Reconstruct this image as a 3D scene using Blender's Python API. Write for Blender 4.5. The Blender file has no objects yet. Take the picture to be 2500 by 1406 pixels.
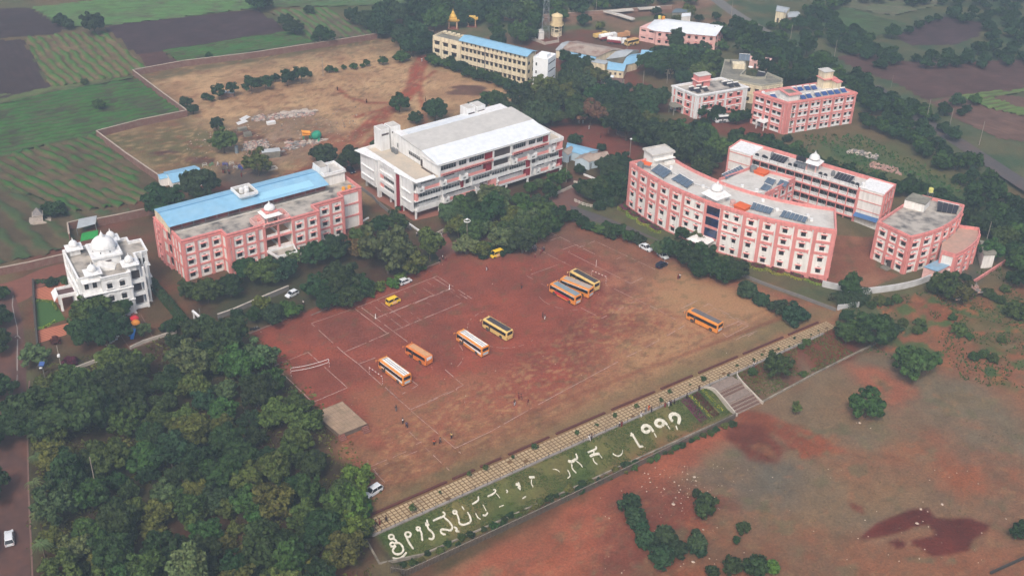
import bpy,math,random
import numpy as np
from mathutils import Vector,Matrix
random.seed(7)
rng=np.random.RandomState(7)
SC=bpy.context.scene
COL=SC.collection
# camera
CAMH=159.945
PITCH,ROLL,FPX=0.5400732,0.0301811,2822.76
_c,_s=math.cos(PITCH),math.sin(PITCH)
_F=Vector((0,_c,-_s));_U=Vector((0,_s,_c));_R=Vector((1,0,0))
CR=_R*math.cos(ROLL)+_U*math.sin(ROLL)
CU=-_R*math.sin(ROLL)+_U*math.cos(ROLL)
cd=bpy.data.cameras.new('camera')
cam=bpy.data.objects.new('camera',cd);COL.objects.link(cam)
cam.matrix_world=Matrix(((CR.x,CU.x,-_F.x,0),(CR.y,CU.y,-_F.y,0),(CR.z,CU.z,-_F.z,CAMH),(0,0,0,1)))
cd.sensor_fit='HORIZONTAL';cd.sensor_width=36;cd.lens=FPX/2500*36
cd.clip_start=1;cd.clip_end=8000
SC.camera=cam
# world, sun, exposure
SUN_EL,SUN_AZ=math.radians(50),math.radians(-168)
w=bpy.data.worlds.new('World');SC.world=w;w.use_nodes=True
nt=w.node_tree;bg=nt.nodes['Background']
sky=nt.nodes.new('ShaderNodeTexSky');sky.sky_type='NISHITA';sky.sun_disc=False
sky.sun_elevation=SUN_EL;sky.sun_rotation=SUN_AZ
sky.air_density=1.2;sky.dust_density=6.0;sky.ozone_density=1.0
nt.links.new(sky.outputs[0],bg.inputs[0]);bg.inputs[1].default_value=0.125
sl=bpy.data.lights.new('sun','SUN');sl.energy=1.5;sl.angle=math.radians(14);sl.color=(1,.95,.88)
so=bpy.data.objects.new('sun',sl);COL.objects.link(so)
so.rotation_euler=(math.radians(90)-SUN_EL,0,-SUN_AZ+math.pi)
d=Vector((math.sin(SUN_AZ)*math.cos(SUN_EL),math.cos(SUN_AZ)*math.cos(SUN_EL),math.sin(SUN_EL)))
so.rotation_euler=d.to_track_quat('Z','Y').to_euler()
so.location=(0,300,200)
SC.view_settings.view_transform='Standard';SC.view_settings.look='None'
SC.view_settings.exposure=0.46;SC.view_settings.gamma=1
SC.cycles.max_bounces=5;SC.cycles.diffuse_bounces=2;SC.cycles.glossy_bounces=2
SC.cycles.transmission_bounces=2;SC.cycles.volume_bounces=0;SC.cycles.transparent_max_bounces=4
# survey: photo point -> place on a level of height z
def G(x,y,z=0.0):
 dd=_F*FPX+CR*(x-1250)-CU*(y-703)
 t=(z-CAMH)/dd.z
 return Vector((dd.x*t,dd.y*t,z))
def S(tag,x,y,z=0.0):
 a=ZM[tag];return G(a[0]+x*a[2],a[1]+y*a[2],z)
ZM=dict(z1=(0,350,.3555),z2=(330,350,.2845),z3=(850,230,.2845),z4=(1500,330,.27737),z5=(1750,320,.32724),z6=(1020,20,.24),z7=(1600,130,.22),z8=(1350,20,.24),y1=(600,550,.32),y2=(1150,550,.32007),y3=(750,950,.32435),y4=(1300,900,.28446),y5=(1650,650,.35565),y6=(1450,950,.42),y7=(0,700,.50223),y8=(0,0,.42))
# materials
def srgb(r,g,b):
 f=lambda c:(c/255/12.92)if c<=10 else((c/255+.055)/1.055)**2.4
 return(f(r),f(g),f(b),1)
MATS={}
def mat(name,col,rough=.85,var=.12,scale=1.5,dirt=None,dirt_amt=.3,dirt_scale=.35,metal=0,spec=.3,objvar=0,detail=6,streak=0):
 """painted / plain surface with two noises of tone and optional blotches of dirt"""
 if name in MATS:return MATS[name]
 m=bpy.data.materials.new(name);m.use_nodes=True;MATS[name]=m
 n=m.node_tree.nodes;L=m.node_tree.links;b=n['Principled BSDF']
 b.inputs['Roughness'].default_value=rough;b.inputs['Metallic'].default_value=metal
 b.inputs['Specular IOR Level'].default_value=spec
 tc=n.new('ShaderNodeTexCoord')
 no=n.new('ShaderNodeTexNoise');no.inputs['Scale'].default_value=scale;no.inputs['Detail'].default_value=detail
 L.new(tc.outputs['Object'],no.inputs['Vector'])
 mr=n.new('ShaderNodeMapRange');mr.inputs[1].default_value=.3;mr.inputs[2].default_value=.7
 mr.inputs[3].default_value=1-var;mr.inputs[4].default_value=1+var
 L.new(no.outputs[0],mr.inputs[0])
 hs=n.new('ShaderNodeHueSaturation');hs.inputs['Color'].default_value=col
 L.new(mr.outputs[0],hs.inputs['Value'])
 out=hs.outputs[0]
 if objvar:
  oi=n.new('ShaderNodeObjectInfo');m2=n.new('ShaderNodeMapRange')
  m2.inputs[3].default_value=1-objvar;m2.inputs[4].default_value=1+objvar
  L.new(oi.outputs['Random'],m2.inputs[0])
  h2=n.new('ShaderNodeHueSaturation');L.new(out,h2.inputs['Color']);L.new(m2.outputs[0],h2.inputs['Value'])
  m3=n.new('ShaderNodeMapRange');m3.inputs[3].default_value=.475;m3.inputs[4].default_value=.525
  ml=n.new('ShaderNodeMath');ml.operation='MULTIPLY';ml.inputs[1].default_value=7.31
  fr=n.new('ShaderNodeMath');fr.operation='FRACT'
  L.new(oi.outputs['Random'],ml.inputs[0]);L.new(ml.outputs[0],fr.inputs[0]);L.new(fr.outputs[0],m3.inputs[0])
  L.new(m3.outputs[0],h2.inputs['Hue']);out=h2.outputs[0]
 if dirt:
  n2=n.new('ShaderNodeTexNoise');n2.inputs['Scale'].default_value=dirt_scale;n2.inputs['Detail'].default_value=8
  n2.inputs['Roughness'].default_value=.65
  L.new(tc.outputs['Object'],n2.inputs['Vector'])
  if streak:
   mp=n.new('ShaderNodeMapping');mp.inputs['Scale'].default_value=(1,1,streak);L.new(tc.outputs['Object'],mp.inputs[0]);L.new(mp.outputs[0],n2.inputs['Vector'])
  r2=n.new('ShaderNodeMapRange');r2.inputs[1].default_value=.45;r2.inputs[2].default_value=.68
  r2.inputs[4].default_value=dirt_amt
  L.new(n2.outputs[0],r2.inputs[0])
  mx=n.new('ShaderNodeMix');mx.data_type='RGBA';mx.inputs[7].default_value=dirt
  L.new(r2.outputs[0],mx.inputs[0]);L.new(out,mx.inputs[6]);out=mx.outputs[2]
 L.new(out,b.inputs['Base Color'])
 return m
def sheetmat(name,col,rust=None,rust_amt=.6,period=1.1,rough=.5,var=.08,direction='X'):
 """corrugated roofing: fine ribs by bump, tone per sheet"""
 if name in MATS:return MATS[name]
 m=mat(name,col,rough,var,.6,rust,rust_amt,.25,spec=.4)
 n=m.node_tree.nodes;L=m.node_tree.links;b=n['Principled BSDF']
 wv=n.new('ShaderNodeTexWave');wv.bands_direction=direction;wv.inputs['Scale'].default_value=period
 tc=n.new('ShaderNodeTexCoord');L.new(tc.outputs['Object'],wv.inputs['Vector'])
 bp=n.new('ShaderNodeBump');bp.inputs['Strength'].default_value=.5;bp.inputs['Distance'].default_value=.06
 L.new(wv.outputs[1],bp.inputs['Height']);L.new(bp.outputs[0],b.inputs['Normal'])
 return m
def attrmat(name,var=.12,scale=2.0,rough=.95,bump=0,fine=0.0):
 """surface whose own colour is stored per vertex, with fine procedural grain"""
 if name in MATS:return MATS[name]
 m=mat(name,(1,1,1,1),rough,var,scale,spec=.1,detail=10)
 n=m.node_tree.nodes;L=m.node_tree.links
 hs=[x for x in n if x.type=='HUE_SAT'][0]
 at=n.new('ShaderNodeAttribute');at.attribute_name='Col'
 n3=n.new('ShaderNodeTexNoise');n3.inputs['Scale'].default_value=scale*4.5;n3.inputs['Detail'].default_value=3;L.new([x for x in n if x.type=='TEX_COORD'][0].outputs['Object'],n3.inputs['Vector'])
 r3=n.new('ShaderNodeMapRange');r3.inputs[1].default_value=.35;r3.inputs[2].default_value=.65;r3.inputs[3].default_value=1-var*.9;r3.inputs[4].default_value=1+var*.9
 h3=n.new('ShaderNodeHueSaturation');L.new(n3.outputs[0],r3.inputs[0]);L.new(r3.outputs[0],h3.inputs['Value']);L.new(at.outputs['Color'],h3.inputs['Color'])
 L.new(h3.outputs[0],hs.inputs['Color'])
 if bump:
  no=[x for x in n if x.type=='TEX_NOISE'][0]
  bp=n.new('ShaderNodeBump');bp.inputs['Strength'].default_value=1;bp.inputs['Distance'].default_value=bump
  L.new(no.outputs[0],bp.inputs['Height']);L.new(bp.outputs[0],n['Principled BSDF'].inputs['Normal'])
 return m
 # mesh building
SPLITN={'colour_panel','column','fin','recess','spandrel','turret_column','roof_post','porch_column','post','wheel','stair_post','balcony_opening','slit'}
class MB:
 def __init__(s,M=None):s.v=[];s.f=[];s.mi=[];s.cur=0;s.M=M;s.seg=[]
 def add(s,vs,fs):
  o=len(s.v);s.seg.append((o,len(s.f)))
  s.v+=[tuple(s.M@Vector(p))if s.M is not None else tuple(p)for p in vs]
  seen=set()
  for f in fs:
   k=frozenset(f)
   if k in seen:continue
   seen.add(k);s.f.append(tuple(i+o for i in f));s.mi.append(s.cur)
  return s
 def box(s,x0,y0,z0,x1,y1,z1):
  if x0>x1:x0,x1=x1,x0
  if y0>y1:y0,y1=y1,y0
  if z0>z1:z0,z1=z1,z0
  return s.add([(x0,y0,z0),(x1,y0,z0),(x1,y1,z0),(x0,y1,z0),(x0,y0,z1),(x1,y0,z1),(x1,y1,z1),(x0,y1,z1)],[(0,3,2,1),(4,5,6,7),(0,1,5,4),(1,2,6,5),(2,3,7,6),(3,0,4,7)])
 def prism(s,poly,z0,z1,top=True,bottom=True):
  """poly: list of (x,y) counter-clockwise"""
  a=sum(poly[i-1][0]*poly[i][1]-poly[i][0]*poly[i-1][1]for i in range(len(poly)))
  if a<0:poly=poly[::-1]
  n=len(poly)
  vs=[(p[0],p[1],z0)for p in poly]+[(p[0],p[1],z1)for p in poly]
  fs=[(i,(i+1)%n,n+(i+1)%n,n+i)for i in range(n)]
  if top:fs.append(tuple(range(n,2*n)))
  if bottom:fs.append(tuple(range(n-1,-1,-1)))
  return s.add(vs,fs)
 def ring(s,poly,t,z0,z1):
  """wall band of thickness t inside the closed outline poly"""
  a=sum(poly[i-1][0]*poly[i][1]-poly[i][0]*poly[i-1][1]for i in range(len(poly)))
  if a<0:poly=poly[::-1]
  inn=offset(poly,t);n=len(poly)
  vs=[(p[0],p[1],z0)for p in poly]+[(p[0],p[1],z1)for p in poly]+[(p[0],p[1],z0)for p in inn]+[(p[0],p[1],z1)for p in inn]
  fs=[]
  for i in range(n):
   j=(i+1)%n
   fs+=[(i,j,n+j,n+i),(n+i,n+j,3*n+j,3*n+i),(2*n+j,2*n+i,3*n+i,3*n+j),(j,i,2*n+i,2*n+j)]
  return s.add(vs,fs)
 def rev(s,prof,n=24,c=(0,0),flute=0,fn=0,caps=True):
  """surface of revolution; prof: list of (r,z)"""
  vs=[];fs=[]
  for r,z in prof:
   for k in range(n):
    a=2*math.pi*k/n;rr=r*(1+flute*math.cos(fn*a))if flute else r
    vs.append((c[0]+rr*math.cos(a),c[1]+rr*math.sin(a),z))
  for i in range(len(prof)-1):
   for k in range(n):
    j=(k+1)%n;fs.append((i*n+k,i*n+j,(i+1)*n+j,(i+1)*n+k))
  if caps:fs.append(tuple(range(n-1,-1,-1)));m=(len(prof)-1)*n;fs.append(tuple(range(m,m+n)))
  return s.add(vs,fs)
 def tube(s,a,b,r,n=6,r2=None):
  a=Vector(a);b=Vector(b);r2=r if r2 is None else r2
  q=(b-a).to_track_quat('Z','Y')
  vs=[]
  for P,rr in((a,r),(b,r2)):
   for k in range(n):
    t=2*math.pi*k/n;vs.append(P+q@Vector((rr*math.cos(t),rr*math.sin(t),0)))
  fs=[(k,(k+1)%n,n+(k+1)%n,n+k)for k in range(n)]+[tuple(range(n-1,-1,-1)),tuple(range(n,2*n))]
  return s.add(vs,fs)
 def strip(s,pts,w,z=0.0,closed=False,zf=None,h=0):
  """flat (or h thick) ribbon along pts"""
  pts=[Vector((p[0],p[1],0))for p in pts];n=len(pts);L=[];R=[]
  for i,p in enumerate(pts):
   a=pts[i-1]if(i>0 or closed)else p;b=pts[(i+1)%n]if(i<n-1 or closed)else p
   t=(b-a);t=t.normalized()if t.length>1e-9 else Vector((1,0,0))
   nn=Vector((-t.y,t.x,0))*w/2
   L.append(p+nn);R.append(p-nn)
  g=zf or(lambda x,y:0)
  vs=[(p.x,p.y,g(p.x,p.y)+z+h)for p in L]+[(p.x,p.y,g(p.x,p.y)+z+h)for p in R]
  m=n if closed else n-1
  fs=[(n+i,n+(i+1)%n,(i+1)%n,i)for i in range(m)]
  if h:
   vs+=[(p.x,p.y,g(p.x,p.y)+z-.3)for p in L]+[(p.x,p.y,g(p.x,p.y)+z-.3)for p in R]
   for i in range(m):
    j=(i+1)%n
    fs+=[(i,j,2*n+j,2*n+i),(n+j,n+i,3*n+i,3*n+j)]
   if not closed:fs+=[(0,2*n,3*n,n),(n-1,2*n-1,4*n-1,3*n-1)]
  return s.add(vs,fs)
 def build(s,name,mats,parent=None,loc=None,rz=None,smooth=False):
  if name in SPLITN and len(s.seg)>1:
   e=s.seg+[(len(s.v),len(s.f))]
   for(v0,f0),(v1,f1)in zip(e[:-1],e[1:]):
    k=MB();k.v=s.v[v0:v1];k.f=[tuple(i-v0 for i in f)for f in s.f[f0:f1]];k.mi=s.mi[f0:f1];o=k.build(name,mats,parent,loc,rz,smooth)
   return o
  me=bpy.data.meshes.new(name);me.from_pydata(s.v,[],s.f)
  if not isinstance(mats,(list,tuple)):mats=[mats]
  for m in mats:me.materials.append(m)
  if len(mats)>1:me.polygons.foreach_set('material_index',s.mi)
  if smooth:me.polygons.foreach_set('use_smooth',[True]*len(me.polygons))
  me.update();return link(name,me,parent,loc,rz)
def offset(poly,t):
 n=len(poly);out=[]
 for i in range(n):
  p0=Vector(poly[i-1][:2]);p1=Vector(poly[i][:2]);p2=Vector(poly[(i+1)%n][:2])
  d1=(p1-p0).normalized();d2=(p2-p1).normalized()
  n1=Vector((-d1.y,d1.x));n2=Vector((-d2.y,d2.x));b=n1+n2
  if b.length<1e-6:b=n1
  b.normalize();k=t/max(.3,b.dot(n1));out.append((p1.x+b.x*k,p1.y+b.y*k))
 return out
def link(name,data,parent=None,loc=None,rz=None):
 o=bpy.data.objects.new(name,data);COL.objects.link(o)
 if parent:o.parent=parent
 if loc is not None:o.location=loc
 if rz is not None:o.rotation_euler=(0,0,rz)
 return o
def tag(o,label,cat,group=None):
 o['label']=label;o['category']=cat
 if group:o['group']=group
 return o
def struct(o):o['kind']='structure';return o
def thing(name,label,cat,loc=(0,0,0),rz=0,group=None):
 return tag(link(name,None,None,loc,rz),label,cat,group)
def copy_tree(root,loc,rz=0,label=None,scale=None,group=None):
 def rec(o,par):
  c=o.copy();COL.objects.link(c)
  if par:c.parent=par
  for ch in o.children:rec(ch,c)
  return c
 r=rec(root,None);r.location=loc;r.rotation_euler=(0,0,rz)
 if scale is not None:r.scale=scale if hasattr(scale,'__len__')else(scale,)*3
 if label:r['label']=label
 if group:r['group']=group
 return r
def copy_part(o,par,loc,rz=0,scale=None):
 c=o.copy();COL.objects.link(c);c.parent=par;c.location=loc;c.rotation_euler=(0,0,rz)
 if scale:c.scale=scale
 for ch in o.children:
  k=ch.copy();COL.objects.link(k);k.parent=c
 return c
 # noise and polygons for the terrain colours
def vnoise(x,y,seed=0):
 xi=np.floor(x).astype(np.int64);yi=np.floor(y).astype(np.int64);xf=x-xi;yf=y-yi
 def h(a,b):
  n=(a*374761393+b*668265263+seed*1442695041)&0xffffffff
  n=((n^(n>>13))*1274126177)&0xffffffff
  return((n^(n>>16))&0xffff)/65535.0
 u=xf*xf*(3-2*xf);v=yf*yf*(3-2*yf)
 return(h(xi,yi)*(1-u)+h(xi+1,yi)*u)*(1-v)+(h(xi,yi+1)*(1-u)+h(xi+1,yi+1)*u)*v
def fbm(x,y,s,seed=0,o=5):
 t=0;a=.5;k=0
 for i in range(o):
  t=t+a*vnoise(x/s*2**i+i*17.3,y/s*2**i+i*9.1,seed+i);k+=a;a*=.55
 return t/k
def sstep(t):t=np.clip(t,0,1);return t*t*(3-2*t)
def polydist(x,y,poly):
 """signed distance, positive inside"""
 inside=np.zeros(x.shape,bool);dist=np.full(x.shape,1e9)
 n=len(poly)
 for i in range(n):
  x1,y1=poly[i-1][:2];x2,y2=poly[i][:2]
  dx,dy=x2-x1,y2-y1;L=dx*dx+dy*dy+1e-12
  t=np.clip(((x-x1)*dx+(y-y1)*dy)/L,0,1)
  dist=np.minimum(dist,(x-x1-t*dx)**2+(y-y1-t*dy)**2)
  c=((y1>y)!=(y2>y))&(x<(x2-x1)*(y-y1)/(y2-y1+1e-12)+x1)
  inside^=c
 return np.sqrt(dist)*np.where(inside,1,-1)
def linedist(x,y,pts):
 dist=np.full(x.shape,1e9)
 for a,b in zip(pts[:-1],pts[1:]):
  dx,dy=b[0]-a[0],b[1]-a[1];L=dx*dx+dy*dy+1e-12
  t=np.clip(((x-a[0])*dx+(y-a[1])*dy)/L,0,1)
  dist=np.minimum(dist,(x-a[0]-t*dx)**2+(y-a[1]-t*dy)**2)
 return np.sqrt(dist)
 # terrain
WO=Vector((-25.4,170.7));WA=math.radians(36.55)
WU=Vector((math.cos(WA),math.sin(WA)));WV=Vector((math.sin(WA),-math.cos(WA)))
def zg_np(x,y):
 t=(x-WO.x)*WU.x+(y-WO.y)*WU.y;d=(x-WO.x)*WV.x+(y-WO.y)*WV.y
 z=-2.5*sstep(d/8.5)*sstep((t+2)/2.5)*(1-sstep((t-140)/50))
 return z-1.6*sstep((t-144)/10)*sstep((d+48)/28)*(1-sstep((d-10)/30))
def zg(x,y):return float(zg_np(np.array([float(x)]),np.array([float(y)]))[0])
def onG(x,y,it=3):
 """photo point -> point on the terrain surface"""
 p=G(x,y,0)
 for _ in range(it):p=G(x,y,zg(p.x,p.y))
 return p
def P(pts,tagname=None):
 if tagname:a=ZM[tagname];pts=[(a[0]+x*a[2],a[1]+y*a[2])for x,y in pts]
 return[tuple(G(x,y,0))[:2]for x,y in pts]
def PG(pts,tagname=None):
 if tagname:a=ZM[tagname];pts=[(a[0]+x*a[2],a[1]+y*a[2])for x,y in pts]
 return[tuple(onG(x,y))[:2]for x,y in pts]
def WT(t,d):return(WO.x+WU.x*t+WV.x*d,WO.y+WU.y*t+WV.y*d)
def lin(c):return np.array(srgb(*c)[:3])
class Paint:
 def __init__(s,x,y):
  s.x,s.y=x,y;s.c=np.zeros(x.shape+(3,))
  s.n1=fbm(x,y,9,3);s.n2=fbm(x,y,2.6,11,4);s.w1=fbm(x,y,7,21,4)-.5;s.n3=fbm(x,y,28,31,4)
 def col(s,a,b,scale=0,contrast=3.0):
  n={0:s.n1,1:s.n2,2:s.n3}[scale]if scale in(0,1,2)else fbm(s.x,s.y,scale,5)
  k=np.clip((n-.5)*contrast+.5,0,1)[...,None]
  g=(1+.22*(s.n2-.5)[...,None]*2)
  return(lin(a)*(1-k)+lin(b)*k)*g
 def base(s,a,b,scale=2):s.c=s.col(a,b,scale)
 def mix(s,m,a,b,scale=0):s.c=s.c*(1-m[...,None])+s.col(a,b,scale)*m[...,None]
 def poly(s,poly,a,b,soft=1.0,warp=3.0,scale=0,amt=1.0,contrast=3):
  xs=[p[0]for p in poly];ys=[p[1]for p in poly];pad=soft+warp+2
  k=(s.x>min(xs)-pad)&(s.x<max(xs)+pad)&(s.y>min(ys)-pad)&(s.y<max(ys)+pad)
  if not k.any():return
  dd=polydist(s.x[k],s.y[k],poly)+s.w1[k]*warp*2
  m=np.zeros(s.x.shape);m[k]=sstep(dd/soft*.5+.5)*amt
  s.c=s.c*(1-m[...,None])+s.col(a,b,scale,contrast)*m[...,None]
 def line(s,pts,w,a,b,soft=.8,warp=.6,amt=1.0):
  dd=w/2-linedist(s.x,s.y,pts)+s.w1*warp*2
  m=sstep(dd/soft*.5+.5)*amt;s.mix(m,a,b)
 def speck(s,mask,a,b,thr=.6,scale=1.2,seed=77):
  n=fbm(s.x,s.y,scale,seed,3);m=sstep((n-thr)/.08)*mask;s.mix(m,a,b)
def setcol(me,c):
 at=me.color_attributes.new('Col','FLOAT_COLOR','POINT')
 a=np.ones((len(me.vertices),4),np.float32);a[:,:3]=np.clip(c.reshape(-1,3),0,1)
 at.data.foreach_set('color',a.ravel())
def gridmesh(name,X,Y,Z,C,m,keep=None):
 ny,nx=X.shape;v=np.stack([X,Y,Z],-1).reshape(-1,3)
 i=np.arange(ny*nx).reshape(ny,nx)
 f=np.stack([i[:-1,:-1],i[:-1,1:],i[1:,1:],i[1:,:-1]],-1).reshape(-1,4)
 if keep is not None:f=f[keep.reshape(-1)]
 me=bpy.data.meshes.new(name);me.vertices.add(len(v));me.vertices.foreach_set('co',v.ravel())
 me.loops.add(f.size);me.loops.foreach_set('vertex_index',f.ravel().astype(np.int32))
 me.polygons.add(len(f));me.polygons.foreach_set('loop_start',np.arange(0,f.size,4,dtype=np.int32))
 me.polygons.foreach_set('loop_total',np.full(len(f),4,np.int32));me.update(calc_edges=True)
 me.polygons.foreach_set('use_smooth',[True]*len(f));setcol(me,C);me.materials.append(m)
 return link(name,me)
xs=np.concatenate([np.linspace(-1500,-330,24)[:-1],np.arange(-330,-110,1.7),np.arange(-110,130,.75),np.arange(130,330,1.7),np.linspace(332,1500,24)])
ys=np.concatenate([np.linspace(-400,118,16)[:-1],np.arange(118,150,1.5),np.arange(150,330,.75),np.arange(330,620,1.3),np.linspace(622,2600,40)])
X,Y=np.meshgrid(xs,ys)
pt=Paint(X,Y)
t_=(X-WO.x)*WU.x+(Y-WO.y)*WU.y;d_=(X-WO.x)*WV.x+(Y-WO.y)*WV.y
RED=(124,66,56);DRY=(160,124,92);DRYB=(130,92,68)
GR=(66,80,54);GRB=(86,84,58);DK=(58,52,44)
pt.base((78,86,60),(100,86,66))
pt.poly(P([(1050,-60),(2600,-60),(2560,470),(2350,420),(2150,230),(1900,130),(1500,60),(1300,40)]),(62,80,60),(88,88,66),6,6)
pt.poly(P([(640,60),(1000,30),(1780,0),(1800,60),(1560,90),(1300,110),(1060,130),(980,100)]),(84,92,66),(120,96,80),4,5)
pt.poly(P([(1300,40),(1480,28),(1700,0),(1780,0),(1720,22),(1500,50),(1300,60)]),(112,84,76),(128,100,86),2,2)
pt.poly(P([(1260,105),(1420,75),(1570,85),(1600,130),(1560,180),(1640,260),(1570,300),(1480,250),(1380,180),(1290,140)]),(110,62,52),(92,70,58),3,4)
comp=[(323,176),(920,86),(1000,110),(1120,250),(1290,330),(900,500),(620,430),(388,437),(238,330),(458,281)]
pt.poly(P([(35,655),(240,540),(388,437),(620,430),(900,330),(1300,200),(1500,330),(1900,400),(2050,690),(1700,600),(1400,480),(900,700),(560,780),(60,900)]),(104,66,56),(84,74,56),3,4)
pt.poly(P(comp),(154,130,104),(122,98,78),1.5,1.5)
pt.poly(P([(400,190),(900,130),(1290,215),(1240,262),(1080,270),(860,370),(760,330),(500,290),(420,230)]),(178,146,116),(156,122,96),5,6)
pt.poly(P([(250,335),(455,290),(520,330),(520,430),(400,430)]),(98,92,66),(116,92,70),3,4)
pt.poly(P([(325,185),(920,92),(930,104),(560,160),(350,205)]),(96,88,66),(110,96,74),2,3)
pt.poly(P([(560,290),(760,260),(850,330),(760,400),(640,400),(560,350)]),(130,106,88),(148,124,110),4,4)
for a,b,c in(((600,330),8,5),((690,280),6,3),((650,370),7,4),((720,345),8,3),((1150,215),6,2.5),((490,390),6,3),((410,375),4,2),((1160,228),9,3)):
 q=P([a])[0];rr=np.hypot((X-q[0])/b,(Y-q[1])/c)+pt.w1*1.6
 pt.mix(sstep((1-rr)/.25),(84,58,54),(104,76,66))
for pts,w in(([(1035,140),(1020,170),(1008,215),(975,250),(925,290),(870,330),(830,360),(800,380)],5),([(1022,170),(1030,240),(1040,290),(1030,320)],1.2),([(1016,170),(1024,235),(1033,290)],1.0),([(826,218),(850,238),(900,252),(960,252),(1008,215)],1.6),([(1008,215),(1040,190),(1060,175)],1.5),([(870,285),(960,262),(1000,240)],1.8),([(940,300),(900,350),(860,400)],2.5)):
 pt.line(P(pts),w*1.15,(148,76,58),(132,72,56),1.0,.7)
pt.poly(P([(760,330),(870,320),(900,350),(870,400),(760,400)]),(142,90,72),(124,84,70),6,6,amt=.9)
pt.poly(P([(430,470),(620,430),(780,400),(870,360),(900,440),(800,470),(560,470)]),(128,68,54),(110,68,58),3,4)
pt.poly(P([(520,400),(620,395),(690,430),(640,465),(560,455)]),(92,80,78),(84,74,70),3,2)
pt.poly(P([(1330,300),(1380,287),(1480,290),(1560,330),(1570,370),(1540,400),(1480,380),(1400,350),(1330,330)]),(116,62,52),(106,60,52),1.5,1.5)
pt.poly(P([(1620,300),(1720,280),(1860,290),(1900,320),(1880,350),(1760,330),(1680,315)]),(112,62,52),(96,66,56),2,2)
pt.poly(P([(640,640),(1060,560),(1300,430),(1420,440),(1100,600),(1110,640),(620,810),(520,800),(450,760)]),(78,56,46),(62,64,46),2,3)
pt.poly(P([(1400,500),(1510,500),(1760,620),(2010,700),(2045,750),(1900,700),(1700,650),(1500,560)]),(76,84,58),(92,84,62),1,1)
pt.poly(P([(2040,570),(2140,570),(2140,640),(2200,660),(2110,700),(2010,690)]),(122,78,64),(138,98,80),.6,.6)
pt.poly(P([(2240,600),(2340,590),(2450,600),(2370,700)]),(76,76,72),(88,86,74),2,2)
pt.poly(P([(2100,330),(2500,520),(2620,640),(2460,620),(2300,470),(1900,400)]),(66,86,56),(96,92,62),4,5)
pt.poly(P([(80,680),(160,660),(390,600),(470,760),(300,860),(80,830)]),(112,72,56),(86,70,52),1,1)
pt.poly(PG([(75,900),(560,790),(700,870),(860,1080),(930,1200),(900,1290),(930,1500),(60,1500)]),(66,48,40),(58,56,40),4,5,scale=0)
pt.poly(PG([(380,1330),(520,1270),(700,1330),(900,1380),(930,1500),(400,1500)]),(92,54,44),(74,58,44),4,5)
field=[(612,812),(735,762),(880,715),(1075,640),(1110,605),(1230,600),(1390,540),(1480,560),(1640,625),(1790,680),(2035,755),(2045,790),(1800,880),(1400,1062),(905,1262),(880,1170),(830,1070),(760,985)]
pt.poly(P(field),(140,72,58),(122,66,55),.8,.6)
pt.poly(P([(1110,605),(1230,600),(1390,540),(1480,560),(1640,625),(1790,680),(2035,755),(2045,790),(1990,800),(1760,730),(1640,660),(1560,700),(1380,580),(1180,640)]),(126,88,70),(112,78,64),4,5,amt=.8)
pt.poly(P([(1540,700),(1640,660),(1760,690),(2000,770),(2030,790),(1800,880),(1400,1062),(1180,1150),(1120,1100),(1420,930),(1480,850),(1600,790)]),(166,130,98),(150,110,84),8,8,scale=1,contrast=1.4)
pt.poly(P([(900,960),(1100,930),(1300,900),(1380,950),(1240,1040),(1100,1090),(960,1080),(870,1010)]),(150,104,80),(136,88,68),6,7,scale=1,amt=.8,contrast=1.6)
pt.poly(P([(840,1080),(1100,1080),(1300,1000),(1420,1040),(1100,1180),(905,1262),(870,1150)]),(124,90,68),(142,98,74),4,5,scale=1,amt=.9)
pt.poly(P([(1260,900),(1450,830),(1500,870),(1380,960),(1240,990),(1180,960)]),(140,72,60),(126,66,56),6,5,amt=.8)
pt.poly(P([(1420,640),(1560,660),(1600,740),(1500,760),(1420,700)]),(112,66,60),(150,106,86),4,4,scale=1,amt=.6)
pt.poly(P([(1260,575),(1380,545),(1440,590),(1330,640),(1250,620)]),(104,82,74),(112,84,74),4,3,amt=.6)
pt.poly(P([(830,770),(1100,640),(1150,740),(900,860),(780,800)]),(118,68,60),(108,64,57),4,4,amt=.5)
msk=sstep(polydist(X,Y,P([(1480,700),(1990,790),(1300,1130),(900,1250),(840,1040),(1200,900)]))/8)
pt.speck(msk*.6,(164,128,96),(152,114,84),.55,.8,51);pt.speck(msk*.45,(128,72,60),(118,74,60),.57,1.3,52)
pt.line(P([(930,1240),(1300,1075),(1500,985),(1800,850),(1990,765)]),6,(92,92,66),(112,96,72),4,3,.75)
for k in range(5):
 o=1.6+k*.9
 a=[WT(t,-9.5-o*1.1+1.3*math.sin(t*.05+k))for t in range(0,134,6)]
 pt.line(a,.5,(118,74,58),(132,84,66),.8,.4,.55)
pt.line(P([(1450,870),(1500,905),(1400,1000),(1300,1060)]),2,(126,74,60),(136,84,66),2,2,.4)
gm=sstep((d_+.2)/.5)*sstep((9.6-d_)/.8)*sstep((t_+1)/2)*(1-sstep((t_-90)/3))
pt.mix(gm,(70,86,46),(104,98,62),0)
gm=sstep((d_+.2)/.5)*sstep((9.6-d_)/.8)*sstep((t_-98)/1)*(1-sstep((t_-134)/6))
pt.mix(gm,(92,66,50),(98,52,42),0)
low=sstep((d_-9.0)/1.2)*sstep((t_+3)/6)
pt.mix(low,(128,84,64),(114,90,70),2)
fr=low*(1-sstep((d_-13)/2))*(1-sstep((t_-91)/3));pt.mix(fr*.85,(64,66,46),(84,60,46),0)
def lp(pts,a,b,soft,warp,scale=0,amt=1.):pt.poly(PG(pts),a,b,soft,warp,scale,amt)
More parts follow.
